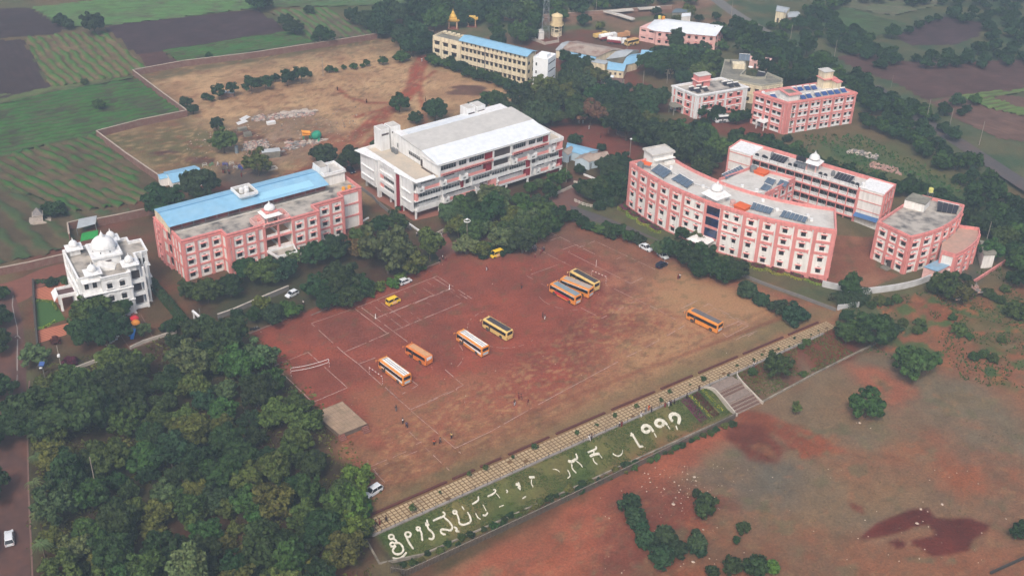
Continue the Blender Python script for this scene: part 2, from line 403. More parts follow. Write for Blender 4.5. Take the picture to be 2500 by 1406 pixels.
lp([(1850,1000),(2030,860),(2150,830),(2250,900),(2430,950),(2600,1100),(2600,1320),(2300,1260),(2050,1330),(1800,1300),(1780,1180),(1700,1180),(1640,1130),(1780,1040)],(108,98,84),(122,96,74),8,7,2)
lp([(1640,1130),(1800,1090),(1960,1130),(1950,1230),(1820,1220),(1700,1190)],(98,92,84),(106,90,78),6,6)
lp([(2000,1120),(2300,1090),(2500,1200),(2560,1300),(2420,1260),(2200,1180)],(138,84,60),(120,88,70),9,8,0,.75)
lp([(1300,1290),(1560,1130),(1640,1080),(1800,1020),(1850,1040),(1700,1130),(1560,1250),(1450,1420),(1100,1420)],(152,86,66),(136,78,60),4,4)
lp([(1800,1000),(1880,1010),(2000,1060),(2060,1100),(1960,1120),(1880,1060),(1800,1060)],(132,76,56),(120,68,52),1.2,1.5)
lp([(1790,1030),(1860,1040),(1930,1100),(1890,1130),(1830,1120),(1770,1070)],(96,52,42),(108,60,48),1.5,2)
lp([(1480,1200),(1620,1180),(1760,1210),(1720,1330),(1600,1406),(1440,1406),(1440,1290)],(122,68,55),(108,62,52),5,5)
lp([(2050,880),(2170,900),(2230,960),(2180,1000),(2100,960)],(150,84,64),(134,84,70),3,3,0,.8)
lp([(2250,1020),(2420,1080),(2560,1180),(2560,1240),(2300,1200),(2200,1100)],(140,82,58),(116,84,68),8,8,0,.7)
lp([(2000,790),(2120,830),(2080,880),(1990,900),(1960,860)],(112,54,44),(98,56,44),2,2)
lp([(2180,730),(2340,740),(2420,790),(2250,800),(2170,770)],(128,68,52),(112,76,56),3,3)
lp([(2300,720),(2560,700),(2560,900),(2380,860)],(120,82,60),(92,84,56),5,6)
lp([(1700,1290),(2000,1300),(2100,1420),(1640,1420)],(134,76,54),(110,84,68),6,6,0,.8)
Y6=lambda q:[(1450+x*.42,950+y*.42)for x,y in q]
cm=sstep(polydist(X,Y,P(comp))/3);pt.speck(cm*.6,(118,96,72),(130,104,78),.62,1.1,171);pt.speck(cm*.5,(176,146,116),(166,134,104),.62,.9,172);pt.speck(cm*.6,(122,78,62),(112,76,62),.66,2.6,173)
for a,b in(((1560,1225),(1100,1420)),((1620,1200),(1300,1420)),((1520,1240),(960,1440)),((2500,720),(2330,850)),((2360,640),(2250,760)),((2050,1000),(2450,1120))):
 q=PG([a,b]);
 for o in(-.9,.9):pt.line([(q[0][0]+o,q[0][1]),((q[0][0]+q[1][0])/2+o+3,(q[0][1]+q[1][1])/2-2),(q[1][0]+o,q[1][1])],.35,(150,96,76),(132,82,66),.7,.4,.5)
sm=low*sstep((d_-16)/4)
pt.speck(sm*.7,(100,96,74),(110,94,74),.64,4.5,91);pt.speck(sm*.4,(146,94,68),(134,108,82),.66,3.2,92);pt.speck(sm*.3,(150,124,100),(134,110,88),.7,.9,93);pt.speck(sm*.3,(88,80,68),(96,82,66),.6,.9,94)
lp(Y6([(1530,868),(1640,780),(1850,690),(1950,690),(1985,745),(2050,750),(2180,740),(2310,790),(2290,822),(2200,872),(2180,932),(2080,962),(1960,972),(1900,920),(1845,902),(1850,872),(1960,852),(1982,832),(1940,788),(1860,798),(1820,822),(1700,852),(1580,872)]),(100,46,38),(84,40,34),.5,.5)
lp(Y6([(1712,888),(1760,868),(1812,885),(1806,918),(1760,925)]),(92,44,38),(84,40,34),.5,.4);lp(Y6([(1478,652),(1560,680),(1574,728),(1500,700)]),(108,56,44),(96,54,44),.6,.4,0,.8)
scrub=sstep(polydist(X,Y,P([(2060,700),(2380,680),(2620,700),(2620,1000),(2400,920),(2200,860),(2060,830)]))/6)
pt.speck(scrub,(66,86,50),(84,92,56),.52,5,61);pt.speck(scrub*.8,(152,96,66),(136,84,62),.6,3,62)
allm=np.ones(X.shape);pt.speck(allm*.35*(1-low),(84,84,60),(96,78,60),.64,2.2,95)
Zt=zg_np(X,Y)+.10*(fbm(X,Y,6,41)-.5)*(sstep((d_-10)/6)*(t_>0))
GRM=attrmat('ground_earth',.2,1.9,.98,.12)
pt.c*=np.array([1.03,1.0,.87])
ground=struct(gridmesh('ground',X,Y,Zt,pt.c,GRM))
# fields beyond the wall
def crop(name,pts,rowdir,spacing,h,ca,cb,soil,grid=.6,cover=.6,z=.03,patch=.0,seed=0,warp=2):
 poly=P(pts);a,b=P(rowdir);u=Vector((b[0]-a[0],b[1]-a[1])).normalized()
 xs_=[p[0]*u.x+p[1]*u.y for p in poly];vs_=[-p[0]*u.y+p[1]*u.x for p in poly]
 A,B=np.meshgrid(np.arange(min(xs_)-1,max(xs_)+1,grid*2),np.arange(min(vs_)-1,max(vs_)+1,grid))
 X_=A*u.x-B*u.y;Y_=A*u.y+B*u.x
 p=Paint(X_,Y_)
 wob=(fbm(X_,Y_,30,seed+3)-.5)*spacing*1.1+(fbm(X_,Y_,5,seed+4)-.5)*spacing*.35
 ph=np.cos((B+wob)/spacing*2*np.pi)*.5+.5
 dens=fbm(X_,Y_,5,seed+9)+.25*(fbm(X_,Y_,1.6,seed+19)-.5)
 k=sstep((ph-(1-cover)+(dens-.5)*2.2)/.45)
 if patch:k=k*sstep((fbm(X_,Y_,14,seed+5)-patch)/.12)
 col=lin(ca)*(1-p.n1[...,None])+lin(cb)*p.n1[...,None]
 sc_=p.col(soil,tuple(int(c*.86)for c in soil))
 c=(sc_*(1-k[...,None])+col*k[...,None])*(.82+.36*p.n2[...,None])
 c=c*np.array([1.02,1.0,.92])
 Z_=z+h*k*(.5+vnoise(X_/.9,Y_/.9,seed))
 dd=polydist(X_,Y_,poly)+p.w1*warp
 cc=(dd[:-1,:-1]+dd[1:,1:])/2
 return struct(gridmesh(name,X_,Y_,Z_,c,attrmat('crop_cover',.12,1.5,.98),cc>0))
DS=(70,56,58)
def soil(pts,col=DS,rows=((0,0),(10,3)),sp=1.6):crop('ploughed_field',pts,rows,sp,.10,tuple(int(c*.82)for c in col),col,col,1.0,.5,.05,seed=len(pts))
soil([(-60,105),(55,96),(122,216),(-60,262)],rows=((0,100),(60,216)))
soil([(-60,22),(76,21),(126,50),(160,70),(130,85),(-60,99)],rows=((0,40),(100,36)))
soil([(260,65),(630,23),(701,76),(395,126),(332,134),(268,78)],(74,58,62),((260,65),(630,23)))
soil([(332,134),(395,126),(441,155),(361,166)],(88,62,60),((332,134),(395,126)))
crop('crop_field',[(395,126),(701,78),(768,104),(441,156)],((395,126),(701,76)),2.4,.5,(54,94,50),(70,108,54),(84,74,60),cover=.85,seed=1)
crop('crop_field',[(70,92),(258,79),(361,168),(323,183),(126,218),(62,100)],((258,79),(361,168)),3.4,.7,(64,100,48),(84,114,56),(112,96,74),cover=.55,seed=2)
crop('crop_field',[(76,20),(250,0),(600,-60),(655,0),(630,22),(258,64),(160,68),(126,50)],((76,20),(600,0)),2.2,.4,(82,120,70),(96,128,76),(92,98,74),.9,.9,seed=3)
crop('crop_field',[(655,30),(790,20),(915,84),(768,105)],((700,30),(790,95)),3.4,.6,(68,104,56),(86,114,62),(108,96,80),cover=.55,seed=4)
crop('crop_field',[(660,20),(640,-50),(1020,-50),(1010,10),(800,18)],((660,20),(1000,0)),2.4,.4,(74,104,70),(88,110,72),(88,94,70),1.0,.85,seed=5)
crop('crop_field',[(-60,268),(323,190),(455,281),(235,328),(-60,398)],((0,310),(420,235)),3.3,.7,(50,92,46),(66,106,50),(76,78,58),cover=.6,seed=6)
crop('crop_field',[(-60,398),(235,330),(390,440),(330,500),(180,520),(-60,430)],((120,378),(330,470)),3.4,.8,(48,90,42),(64,102,48),(98,84,66),cover=.5,patch=.3,seed=7)
crop('grass_strip',[(-60,243),(122,218),(323,186),(323,192),(-60,270)],((0,255),(323,190)),5,.5,(82,98,62),(96,104,68),(92,92,66),cover=.8,seed=8)
crop('grass_strip',[(-60,430),(180,522),(336,510),(235,544),(150,610),(-60,655)],((0,500),(160,640)),7,.5,(58,78,50),(76,88,58),(92,80,62),.7,.65,seed=9,warp=4)
crop('crop_field',[(1960,55),(2060,20),(2210,60),(2140,95),(2100,90)],((1960,55),(2100,90)),2.5,.4,(64,90,60),(76,98,62),(78,84,62),1.0,.9,seed=11)
crop('crop_field',[(2060,-50),(2300,-40),(2290,15),(2180,40),(2050,15)],((2060,0),(2290,10)),3.5,.4,(86,100,74),(104,110,86),(104,98,84),1.2,.8,seed=12)
soil([(2190,90),(2260,50),(2300,42),(2400,55),(2390,90),(2330,110),(2220,112)],(80,62,66),((2190,90),(2400,60)))
soil([(2040,140),(2120,130),(2200,150),(2330,152),(2560,145),(2560,215),(2380,230),(2260,245),(2180,200),(2090,170)],(92,68,66),((2040,140),(2500,170)),2.4)
soil([(2270,250),(2360,230),(2560,240),(2560,350),(2440,340),(2330,290)],(112,86,78),((2270,250),(2500,330)),2.4)
crop('grass_strip',[(2340,236),(2560,208),(2560,218),(2420,240),(2560,290),(2560,300),(2400,262)],((2340,240),(2560,210)),3,.6,(88,112,62),(98,118,68),(92,98,66),.8,.9,seed=14,warp=.5)
# roads and paths
def road(name,pts,w,m,z,h=0.0):
 b=MB();q=P(pts);b.strip(q,w,z,h=h);return struct(b.build(name,m))
ASPH=mat('asphalt',srgb(84,78,78),.95,.14,.8,srgb(110,84,72),.5,.15)
DIRT=mat('dirt_road',srgb(88,62,56),.98,.16,.5,srgb(120,78,62),.6,.12)
def smooth(pts,k=2):
 for _ in range(k):
  q=[pts[0]]
  for a,b in zip(pts[:-1],pts[1:]):q+=[(a[0]*.75+b[0]*.25,a[1]*.75+b[1]*.25),(a[0]*.25+b[0]*.75,a[1]*.25+b[1]*.75)]
  pts=q+[pts[-1]]
 return pts
def roadw(name,L,R,m,z=.02):
 L=smooth(L);R=smooth(R);b=MB();a=P(L);c=P(R);n=len(a)
 b.add([(p[0],p[1],z)for p in a]+[(p[0],p[1],z)for p in c],[(n+i,n+i+1,i+1,i)for i in range(n-1)])
 return struct(b.build(name,m))
roadw('road',[(-120,740),(-20,740),(-8,1000),(-10,1500)],[(30,700),(62,800),(66,1000),(76,1500)],DIRT)
roadw('road',[(-60,700),(30,690),(100,655),(170,640)],[(-60,760),(62,740),(110,690),(170,668)],mat('red_earth_road',srgb(124,76,62),.98,.14,.6),.016)
road('road',smooth([(2130,210),(2215,272),(2330,340),(2420,400),(2560,490)]),6.5,ASPH,.02)
road('road',smooth([(1700,-40),(1780,25),(1830,55),(1870,80)]),6,mat('far_road',srgb(112,108,104),.95),.02)
road('path',smooth([(1790,0),(1805,-20),(1800,-60)]),5,mat('red_earth_road',None),.03)
roadw('road',[(1390,500),(1450,520),(1560,562),(1690,628),(1790,660)],[(1400,530),(1500,552),(1620,592),(1700,632),(1785,672)],ASPH,.024)
road('path',[(1100,612),(1200,560),(1300,515),(1400,474),(1420,465)],6.2,mat('brick_paving',srgb(112,76,66),.95,.15,2.5,srgb(96,84,78),.4),.014)
roadw('path',[(1300,523),(1385,478),(1405,468)],[(1372,540),(1408,505),(1425,490)],mat('brick_paving',None),.02)
roadw('path',[(1040,590),(1090,570)],[(1080,640),(1115,610)],mat('pale_earth',srgb(122,76,64),.98),.012)
b=MB()
for pts,wd in(([(32,722),(30,745),(36,775),(42,800),(43,822)],.2),([(43,828),(42,870),(42,905)],.25),([(42,915),(41,945)],.15),([(36,824),(43,818),(50,826)],.25)):b.strip(P(pts),wd,.035)
struct(b.build('road_marking',mat('lime',srgb(150,142,138),.95,.15,3)))
b=MB();b.strip(P([(72,930),(66,1000),(70,1200),(80,1420)]),.35,.0,h=.12);struct(b.build('kerb',mat('kerbstone',srgb(120,92,84),.95)))
KERB=mat('kerb_stone',srgb(126,100,90),.95,.15,1)
for pts in([(600,818),(735,764),(740,745)],[(760,770),(888,714),(1074,640)],[(1104,610),(1150,617),(1170,621),(1210,608),(1290,570)]):
 b=MB();b.strip(P(smooth(pts,1)),.4,0,h=.14);struct(b.build('kerb',KERB))
LIME=mat('field_lime',srgb(178,148,138),.98,.22,2.2)
def marks(name,segs,wd=.14,z=.022,gap=.12,seed=1):
 r=random.Random(seed);b=MB()
 for sg in segs:
  q=PG(sg)
  for a,c in zip(q[:-1],q[1:]):
   L=math.hypot(c[0]-a[0],c[1]-a[1]);s0=0
   while s0<L:
    s1=min(L,s0+r.uniform(.5,2.2))
    if r.random()>gap:
     w_=wd*r.uniform(.55,1.3);o=r.uniform(-.03,.03)
     f=lambda s_:(a[0]+(c[0]-a[0])*s_/L+o,a[1]+(c[1]-a[1])*s_/L-o)
     b.strip([f(s0),f(s1)],w_,z)
    s0=s1
 return struct(b.build(name,LIME))
Y1=lambda pts:[(600+x*.32,550+y*.32)for x,y in pts]
Y2=lambda pts:[(1150+x*.32007,550+y*.32007)for x,y in pts]
Y3=lambda pts:[(750+x*.32435,950+y*.32435)for x,y in pts]
marks('volleyball_court_lines',[Y1([(475,968),(775,1238),(510,1350),(220,1070),(475,968)])],.16,gap=.15)
marks('kho_kho_court_lines',[Y1([(1725,560),(1460,388),(830,635),(500,748),(745,970),(1130,805),(1700,570)]),Y1([(1000,708),(1560,488)]),Y1([(1010,700),(1550,485)]),Y1([(745,970),(860,1058),(990,1010)]),Y1([(860,1058),(1040,1220)]),Y1([(830,635),(1085,828)]),Y1([(880,625),(1235,890)]),Y1([(1430,400),(1690,560)])],.17,gap=.1)
marks('kho_kho_court_lines',[Y1([(945,590),(1200,785)]),Y1([(1000,566),(1250,750)]),Y1([(1185,490),(1230,520)]),Y1([(1250,480),(1300,520)]),Y1([(1310,450),(1430,530)]),Y1([(1380,430),(1440,470)]),Y1([(1560,500),(1640,560)]),Y1([(1380,590),(1440,620)]),Y1([(1240,650),(1330,720)])],.1,gap=.35,seed=3)
marks('pitch_lines',[Y1([(1040,1220),(1145,1310),(1315,1222),(1250,1170)]),Y1([(1065,1235),(1255,1405)]),Y1([(1255,1405),(1660,1220),(1520,1100)])],.15,gap=.2,seed=4)
marks('pitch_lines',[Y3([(600,0),(780,155),(1130,0)]),Y3([(780,160),(1115,445)]),Y2([(450,1400),(1120,1040)]),Y2([(1150,1020),(1300,950),(1630,765)]),[(1111,1094),(1200,1052),(1290,1001)]],.15,gap=.18,seed=5)
marks('pitch_lines',[Y2([(410,130),(660,260),(900,380)]),Y2([(1030,455),(1290,580),(1420,640),(1560,720)]),Y2([(425,385),(580,470)]),Y2([(840,630),(995,710),(1260,575)]),Y2([(430,385),(720,280)])],.13,gap=.25,seed=6)
arc=lambda cx,cy,rr,a0,a1:[(cx+rr*math.cos(math.radians(a)),cy+rr*math.sin(math.radians(a)))for a in range(a0,a1,8)]
def circ_marks(name,cpx,r,a0,a1,seed):
 c=P([cpx])[0];b=MB();R_=random.Random(seed)
 for a in range(a0,a1,5):
  if R_.random()<.5:continue
  b.strip([(c[0]+r*math.cos(math.radians(k)),c[1]+r*math.sin(math.radians(k)))for k in(a,a+2.5,a+5)],.12,.022)
 struct(b.build(name,LIME))
circ_marks('centre_circle',(1229,800),9.15,120,330,3)
circ_marks('penalty_arc',(1040,866),9.15,-60,30,4)
circ_marks('penalty_arc',(1395,712),9.15,200,290,5)
marks('court_lines',[Y2([(740,205),(945,120),(1220,250),(1420,345),(1220,445),(740,205)]),Y2([(410,128),(600,55),(700,100),(800,150),(900,200),(990,240)]),Y2([(500,85),(575,125),(690,90)]),Y2([(230,190),(410,130)]),Y2([(700,185),(800,150),(860,165)]),Y2([(610,55),(640,75),(600,95)]),Y2([(1110,260),(1150,240)])],.14,gap=.25,seed=8)
marks('court_lines',[Y3([(480,580),(600,530)]),Y3([(490,605),(600,715)]),Y3([(490,605),(890,440),(1070,610)]),Y3([(770,320),(830,380)]),Y3([(820,415),(860,395)]),Y3([(530,640),(500,600)]),Y3([(540,560),(640,515),(760,460)])],.13,gap=.3,seed=9)
def S5(x,y):return(1660+x*.09246,720+y*.09246)
marks('long_jump_lines',[[S5(620,310),S5(760,235),S5(1240,490),S5(1840,790)],[S5(780,290),S5(1190,515),S5(1300,510)],[S5(1300,560),S5(1640,745),S5(1810,815),S5(1240,1115),S5(1120,1010)],[S5(1640,745),S5(1500,810)],[S5(1550,700),S5(1170,860)],[S5(1480,1190),S5(1600,1115),S5(2040,945)],[S5(1760,1110),S5(1950,1010)],[S5(40,360),S5(460,150)],[S5(50,440),S5(200,370)],[S5(700,480),S5(860,400)]],.16,gap=.15,seed=10)
# vegetation prototypes
def leafmat(name,c,hv=.10):
 m=attrmat('L_'+name,.10,3,.75);n=m.node_tree.nodes;L=m.node_tree.links
 m.name=name
 b=n['Principled BSDF'];src=b.inputs['Base Color'].links[0].from_socket
 mx=n.new('ShaderNodeMix');mx.data_type='RGBA';mx.blend_type='MULTIPLY';mx.inputs[0].default_value=1
 mx.inputs[7].default_value=srgb(*c);L.new(src,mx.inputs[6])
 oi=n.new('ShaderNodeObjectInfo');hs=n.new('ShaderNodeHueSaturation');mr=n.new('ShaderNodeMapRange')
 mr.inputs[3].default_value=1-hv*2.8;mr.inputs[4].default_value=1+hv*3.2
 L.new(oi.outputs['Random'],mr.inputs[0]);L.new(mr.outputs[0],hs.inputs['Value'])
 f=n.new('ShaderNodeMath');f.operation='MULTIPLY';f.inputs[1].default_value=9.7;g=n.new('ShaderNodeMath');g.operation='FRACT'
 L.new(oi.outputs['Random'],f.inputs[0]);L.new(f.outputs[0],g.inputs[0])
 m2=n.new('ShaderNodeMapRange');m2.inputs[3].default_value=.455;m2.inputs[4].default_value=.53;L.new(g.outputs[0],m2.inputs[0]);L.new(m2.outputs[0],hs.inputs['Hue'])
 L.new(mx.outputs[2],hs.inputs['Color']);L.new(hs.outputs[0],b.inputs['Base Color'])
 b.inputs['Specular IOR Level'].default_value=.25
 return m
LEAFC=dict(dark=(44,66,32),mid=(60,86,38),grey=(80,98,60),bright=(80,114,42),blue=(46,70,42),olive=(86,94,42),rust=(104,86,56),plum=(92,34,42),lime=(122,138,44))
LM=dict(dark=leafmat('leaf_dark',(44,66,32)),mid=leafmat('leaf_mid',(60,86,38)),grey=leafmat('leaf_greyish',(80,98,60)),bright=leafmat('leaf_bright',(80,114,42)),blue=leafmat('leaf_bluish',(46,70,42)),olive=leafmat('leaf_olive',(86,94,42)),rust=leafmat('leaf_rusty',(104,86,56)),plum=leafmat('leaf_plum',(92,34,42)),lime=leafmat('leaf_lime',(122,138,44)))
BARK=mat('bark',srgb(92,76,64),.95,.2,3)
def leaves(cent,nrm,size,tone,r,fold=.35):
 """quads around points: arrays"""
 n=len(cent);rv=r.normal(size=(n,3));a=np.cross(nrm,rv);a/=np.linalg.norm(a,axis=1)[:,None]+1e-9
 b=np.cross(nrm,a);s=size[:,None]
 q=np.stack([cent-a*s-b*s*.55,cent+a*s-b*s*.55,cent+a*s*.75+b*s*.75+nrm*s*fold,cent-a*s*.75+b*s*.75-nrm*s*fold],1)
 return q.reshape(-1,3),np.repeat(tone,4,axis=0)
def mesh_quads(name,v,c,m):
 n=len(v)//4;me=bpy.data.meshes.new(name);me.vertices.add(len(v));me.vertices.foreach_set('co',v.astype(np.float32).ravel())
 me.loops.add(len(v));me.loops.foreach_set('vertex_index',np.arange(len(v),dtype=np.int32));me.polygons.add(n)
 me.polygons.foreach_set('loop_start',np.arange(0,len(v),4,dtype=np.int32));me.polygons.foreach_set('loop_total',np.full(n,4,np.int32))
 me.update(calc_edges=True);setcol(me,c);me.materials.append(m);return me
def crown_mesh(name,seed,R=1.,rz=.62,z0=.95,ncl=46,per=60,leaf=.075,cr=.30,flat=.0,loose=.25,cone=0):
 """unit crown (radius about 1) made of clumps of leaves; bottom hangs around z0-rz"""
 r=np.random.RandomState(seed);V=[];Cc=[]
 k=0
 while k<ncl:
  p=r.normal(size=3);p/=np.linalg.norm(p)
  if p[2]<-.55:continue
  rad=r.uniform(.45,1.0)**.5*r.uniform(.72,1.12)*(1+.2*math.sin(3*math.atan2(p[1],p[0])+seed)+.13*math.sin(5*math.atan2(p[1],p[0])+seed*2+3*p[2]))
  c=p*np.array([1,1,rz])*rad*(1-cr*.6)
  if cone:f=1-cone*np.clip((c[2]+rz)/(2*rz),0,1);c[:2]*=f
  if flat and c[2]<0:c[2]*=(1-flat)
  crr=cr*r.uniform(.65,1.3);n=int(per*(crr/cr)**2)
  d=r.normal(size=(n,3));d/=np.linalg.norm(d,axis=1)[:,None]
  out=p*.6+np.array([0,0,.35]);d=d+out*.55;d/=np.linalg.norm(d,axis=1)[:,None]
  pos=c+d*crr*np.array([1,1,.72])*(1-loose*r.uniform(0,1,(n,1))**2)
  nn=d+r.normal(size=(n,3))*.55;nn/=np.linalg.norm(nn,axis=1)[:,None]
  tone=r.uniform(.62,1.38)*r.uniform(.6,1.42,(n,1))*np.array([[r.uniform(.92,1.16),1,r.uniform(.88,1.06)]])
  v,cc=leaves(pos+[0,0,z0],nn,leaf*r.uniform(.6,1.35,n),tone,r);V.append(v);Cc.append(cc);k+=1
 v=np.concatenate(V);v[:,:2]*=R
 return mesh_quads(name,v,np.concatenate(Cc),LM['mid'])
def trunk_mesh(name,seed,h=.7,r0=.055,limbs=6,reach=.6,top=1.1):
 r=random.Random(seed);b=MB();lean=(r.uniform(-.08,.08),r.uniform(-.08,.08));z1=h*.55
 b.tube((0,0,-.08),(lean[0]*.5,lean[1]*.5,z1*.5),r0*1.25,7,r0*.95);b.tube((lean[0]*.5,lean[1]*.5,z1*.5),(lean[0],lean[1],z1),r0*.95,7,r0*.8)
 for k in range(limbs):
  a=2*math.pi*k/limbs+r.uniform(-.4,.4);rr=reach*r.uniform(.5,1);zt=top*r.uniform(.75,1)
  m=(lean[0]+math.cos(a)*rr*.45,lean[1]+math.sin(a)*rr*.45,z1+(zt-z1)*.55);e=(lean[0]+math.cos(a)*rr,lean[1]+math.sin(a)*rr,zt)
  b.tube((lean[0],lean[1],z1-.01),m,r0*.55,5,r0*.36);b.tube(m,e,r0*.36,5,r0*.12)
  e2=(m[0]+r.uniform(-.2,.2),m[1]+r.uniform(-.2,.2),zt*.98);b.tube(m,e2,r0*.25,4,r0*.08)
 o=b.build(name,BARK);me=o.data;bpy.data.objects.remove(o);return me
KINDS={}
def kind(k,n,**kw):
 tk=kw.pop('trunk',{});nm=kw.pop('nm','broadleaf_tree')
 KINDS[k]=[(crown_mesh('crown',100+hash_(k)+i*13,**kw),trunk_mesh('trunk',50+hash_(k)+i,**tk),nm,kw.get('z0',.95))for i in range(n)]
def hash_(s):return sum(ord(c)*(i+3)for i,c in enumerate(s))%997
kind('dome',5,rz=.66,z0=1.0,ncl=90,per=46,leaf=.078,cr=.21)
kind('loose',3,rz=.72,z0=1.05,ncl=62,per=50,leaf=.07,cr=.22,loose=.6,trunk=dict(reach=.75,top=1.4))
kind('umbrella',2,rz=.42,z0=.85,ncl=135,per=52,leaf=.055,cr=.16,flat=.5,trunk=dict(reach=.7,top=.95))
kind('tall',3,rz=1.1,z0=1.5,ncl=62,per=52,leaf=.085,cr=.28,trunk=dict(h=1.2,top=2.2,reach=.4))
kind('bush',4,rz=.72,z0=.62,ncl=52,per=34,leaf=.11,cr=.26,trunk=dict(h=.4,top=.9,r0=.05),nm='shrub')
kind('sapling',2,rz=.75,z0=1.55,ncl=16,per=26,leaf=.17,cr=.34,loose=.6,trunk=dict(h=1.5,top=1.9,r0=.05,reach=.35),nm='young_tree')
kind('cypress',1,rz=2.4,z0=2.6,ncl=50,per=50,leaf=.14,cr=.42,cone=.75,trunk=dict(h=1,top=3),nm='cypress_tree')
kind('spiky',2,rz=.95,z0=1.0,ncl=54,per=34,leaf=.10,cr=.30,loose=.7,trunk=dict(top=1.5),nm='shrub')
def palm_mesh(seed):
 r=np.random.RandomState(seed);V=[];T=[]
 for k in range(22):
  a=2*math.pi*k/22+r.uniform(-.15,.15);up=r.uniform(-.2,.9)
  for s in np.linspace(.08,1,15):
   p=np.array([math.cos(a)*s,math.sin(a)*s,2.6+up*s*.7-s*s*.75]);w_=.16*(1-s*.7)
   n=np.array([0,0,1.]);t=np.array([-math.sin(a),math.cos(a),0])
   f=np.array([math.cos(a),math.sin(a),0])*.05
   for sg in(-1,1):V+=[p,p+f,p+f+t*w_*sg-[0,0,w_*.5],p+t*w_*sg-[0,0,w_*.5]];T+=[[1,1,1]]*4
 return mesh_quads('crown',np.array(V),np.array(T)*1.05,LM['mid'])
_pt=MB();_pt.tube((0,0,-.1),(.05,0,1.3),.07,7,.05);_pt.tube((.05,0,1.3),(0,0,2.65),.05,7,.045);_o=_pt.build('trunk',BARK);_pm=_o.data;bpy.data.objects.remove(_o)
KINDS['palm']=[(palm_mesh(i),_pm,'palm_tree',2.6)for i in range(2)]
LODS={}
for k_,(rz_,z_,c_)in dict(dome=(.66,1.0,.25),loose=(.72,1.05,.22),umbrella=(.42,.85,.2),tall=(1.1,1.5,.28)).items():
 for i_ in range(3):
  me=crown_mesh('lod',700+i_*7+hash_(k_),rz=rz_,z0=z_,ncl=40,per=20,leaf=.14,cr=.3);a_=np.empty(len(me.vertices)*3,np.float32);me.vertices.foreach_get('co',a_);c4=np.empty(len(me.vertices)*4,np.float32);me.color_attributes['Col'].data.foreach_get('color',c4)
  LODS[(k_,i_)]=(a_.reshape(-1,3),c4.reshape(-1,4)[:,:3].copy());bpy.data.meshes.remove(me)
tr=random.Random(99)
TREES=[]
def tree(x,y,z,R,k='dome',m='dark',label='',group=None,cat=None):
 TREES.append((x,y,z,R,k,m,label,group,cat))
def plant_trees(limit=285):
 """the trees that show largest (and every one with a label of its own) as objects, the far rest as one far woodland"""
 d=lambda t:t[3]/math.dist((t[0],t[1],t[2]),(0,0,CAMH))
 bl=[t for t in TREES if KINDS[t[4]][0][2]=='broadleaf_tree'];ot=[t for t in TREES if KINDS[t[4]][0][2]!='broadleaf_tree']
 bl.sort(key=lambda t:(t[7]is not None,-d(t)))
 for t in bl[:limit]+ot:tree_object(*t)
 V=[];C=[];r=np.random.RandomState(3);TV=[];b=MB()
 for x,y,z,R,k,m,*_ in bl[limit:]:
  me,_t,_n,z0=KINDS[k][0];a=LODS[(k,r.randint(3))];th=r.uniform(0,6.28);c,s=math.cos(th),math.sin(th)
  v,col=a;v=v*R*[1,1,r.uniform(.88,1.12)];v=np.stack([v[:,0]*c-v[:,1]*s+x,v[:,0]*s+v[:,1]*c+y,v[:,2]+z],1);V.append(v)
  C.append(col*np.array(srgb(*LEAFC[m])[:3])*r.uniform(.75,1.25));b.tube((x,y,z-.3),(x,y,z+R*z0),R*.06,5,R*.03)
 o=link('far_woodland',mesh_quads('far_woodland',np.concatenate(V),np.concatenate(C),attrmat('far_leaves',.1,3,.75)));tag(o,'the many smaller trees of the far woods and hedgerows behind the campus','woodland');o['kind']='stuff'
 b.build('trunks',BARK,o)
def tree_object(x,y,z,R,k,m,label,group,cat):
 cm,tm,nm,z0=tr.choice(KINDS[k])
 root=link(nm,None,None,(x,y,z-.05),tr.uniform(0,6.28));s=R*tr.uniform(.93,1.07)
 root.scale=(s,s,s*tr.uniform(.88,1.12))
 tag(root,label,cat or('shrub' if nm=='shrub' else 'tree'),group)
 c=link('crown',cm,root);c.material_slots[0].link='OBJECT';c.material_slots[0].material=LM[m]
 link('trunk',tm,root);return root
def tpx(px,py,R,k='dome',m='dark',label='',group=None,cat=None,tagname=None):
 """tree whose crown centre appears at a photo point, standing on the terrain"""
 if tagname:a=ZM[tagname];px,py=a[0]+px*a[2],a[1]+py*a[2]
 z0=KINDS[k][0][3]*R;g=0
 for _ in range(3):p=G(px,py,g+z0);g=zg(p.x,p.y)
 return tree(p.x,p.y,g,R,k,m,label,group,cat)
def inside(p,poly):
 c=False;n=len(poly)
 for i in range(n):
  a,b=poly[i-1],poly[i]
  if(a[1]>p[1])!=(b[1]>p[1])and p[0]<(b[0]-a[0])*(p[1]-a[1])/(b[1]-a[1])+a[0]:c=not c
 return c
def fill(poly,spacing,Rr,kinds,mats,label,group,seed,z0=3,avoid=(),jit=.95,cat=None):
 q=[tuple(G(x,y,z0))[:2]for x,y in poly];av=[(G(x,y,z0),r)for x,y,r in avoid]
 r=random.Random(seed);x0=min(p[0]for p in q);x1=max(p[0]for p in q);y0=min(p[1]for p in q);y1=max(p[1]for p in q)
 pts=[]
 for _ in range(int((x1-x0)*(y1-y0)/spacing**2*9)):
  p=(r.uniform(x0,x1),r.uniform(y0,y1))
  if not inside(p,q):continue
  if any((p[0]-a.x)**2+(p[1]-a.y)**2<rr*rr for a,rr in av):continue
  R=r.uniform(*Rr)
  if any((p[0]-o[0])**2+(p[1]-o[1])**2<(spacing*jit*(.6+.4*(R+o[2])/(Rr[0]+Rr[1])))**2 for o in pts):continue
  pts.append((p[0],p[1],R))
 for x,y,R in pts:tree(x,y,zg(x,y),R,r.choice(kinds),r.choice(mats),label,group,cat)
 return len(pts)
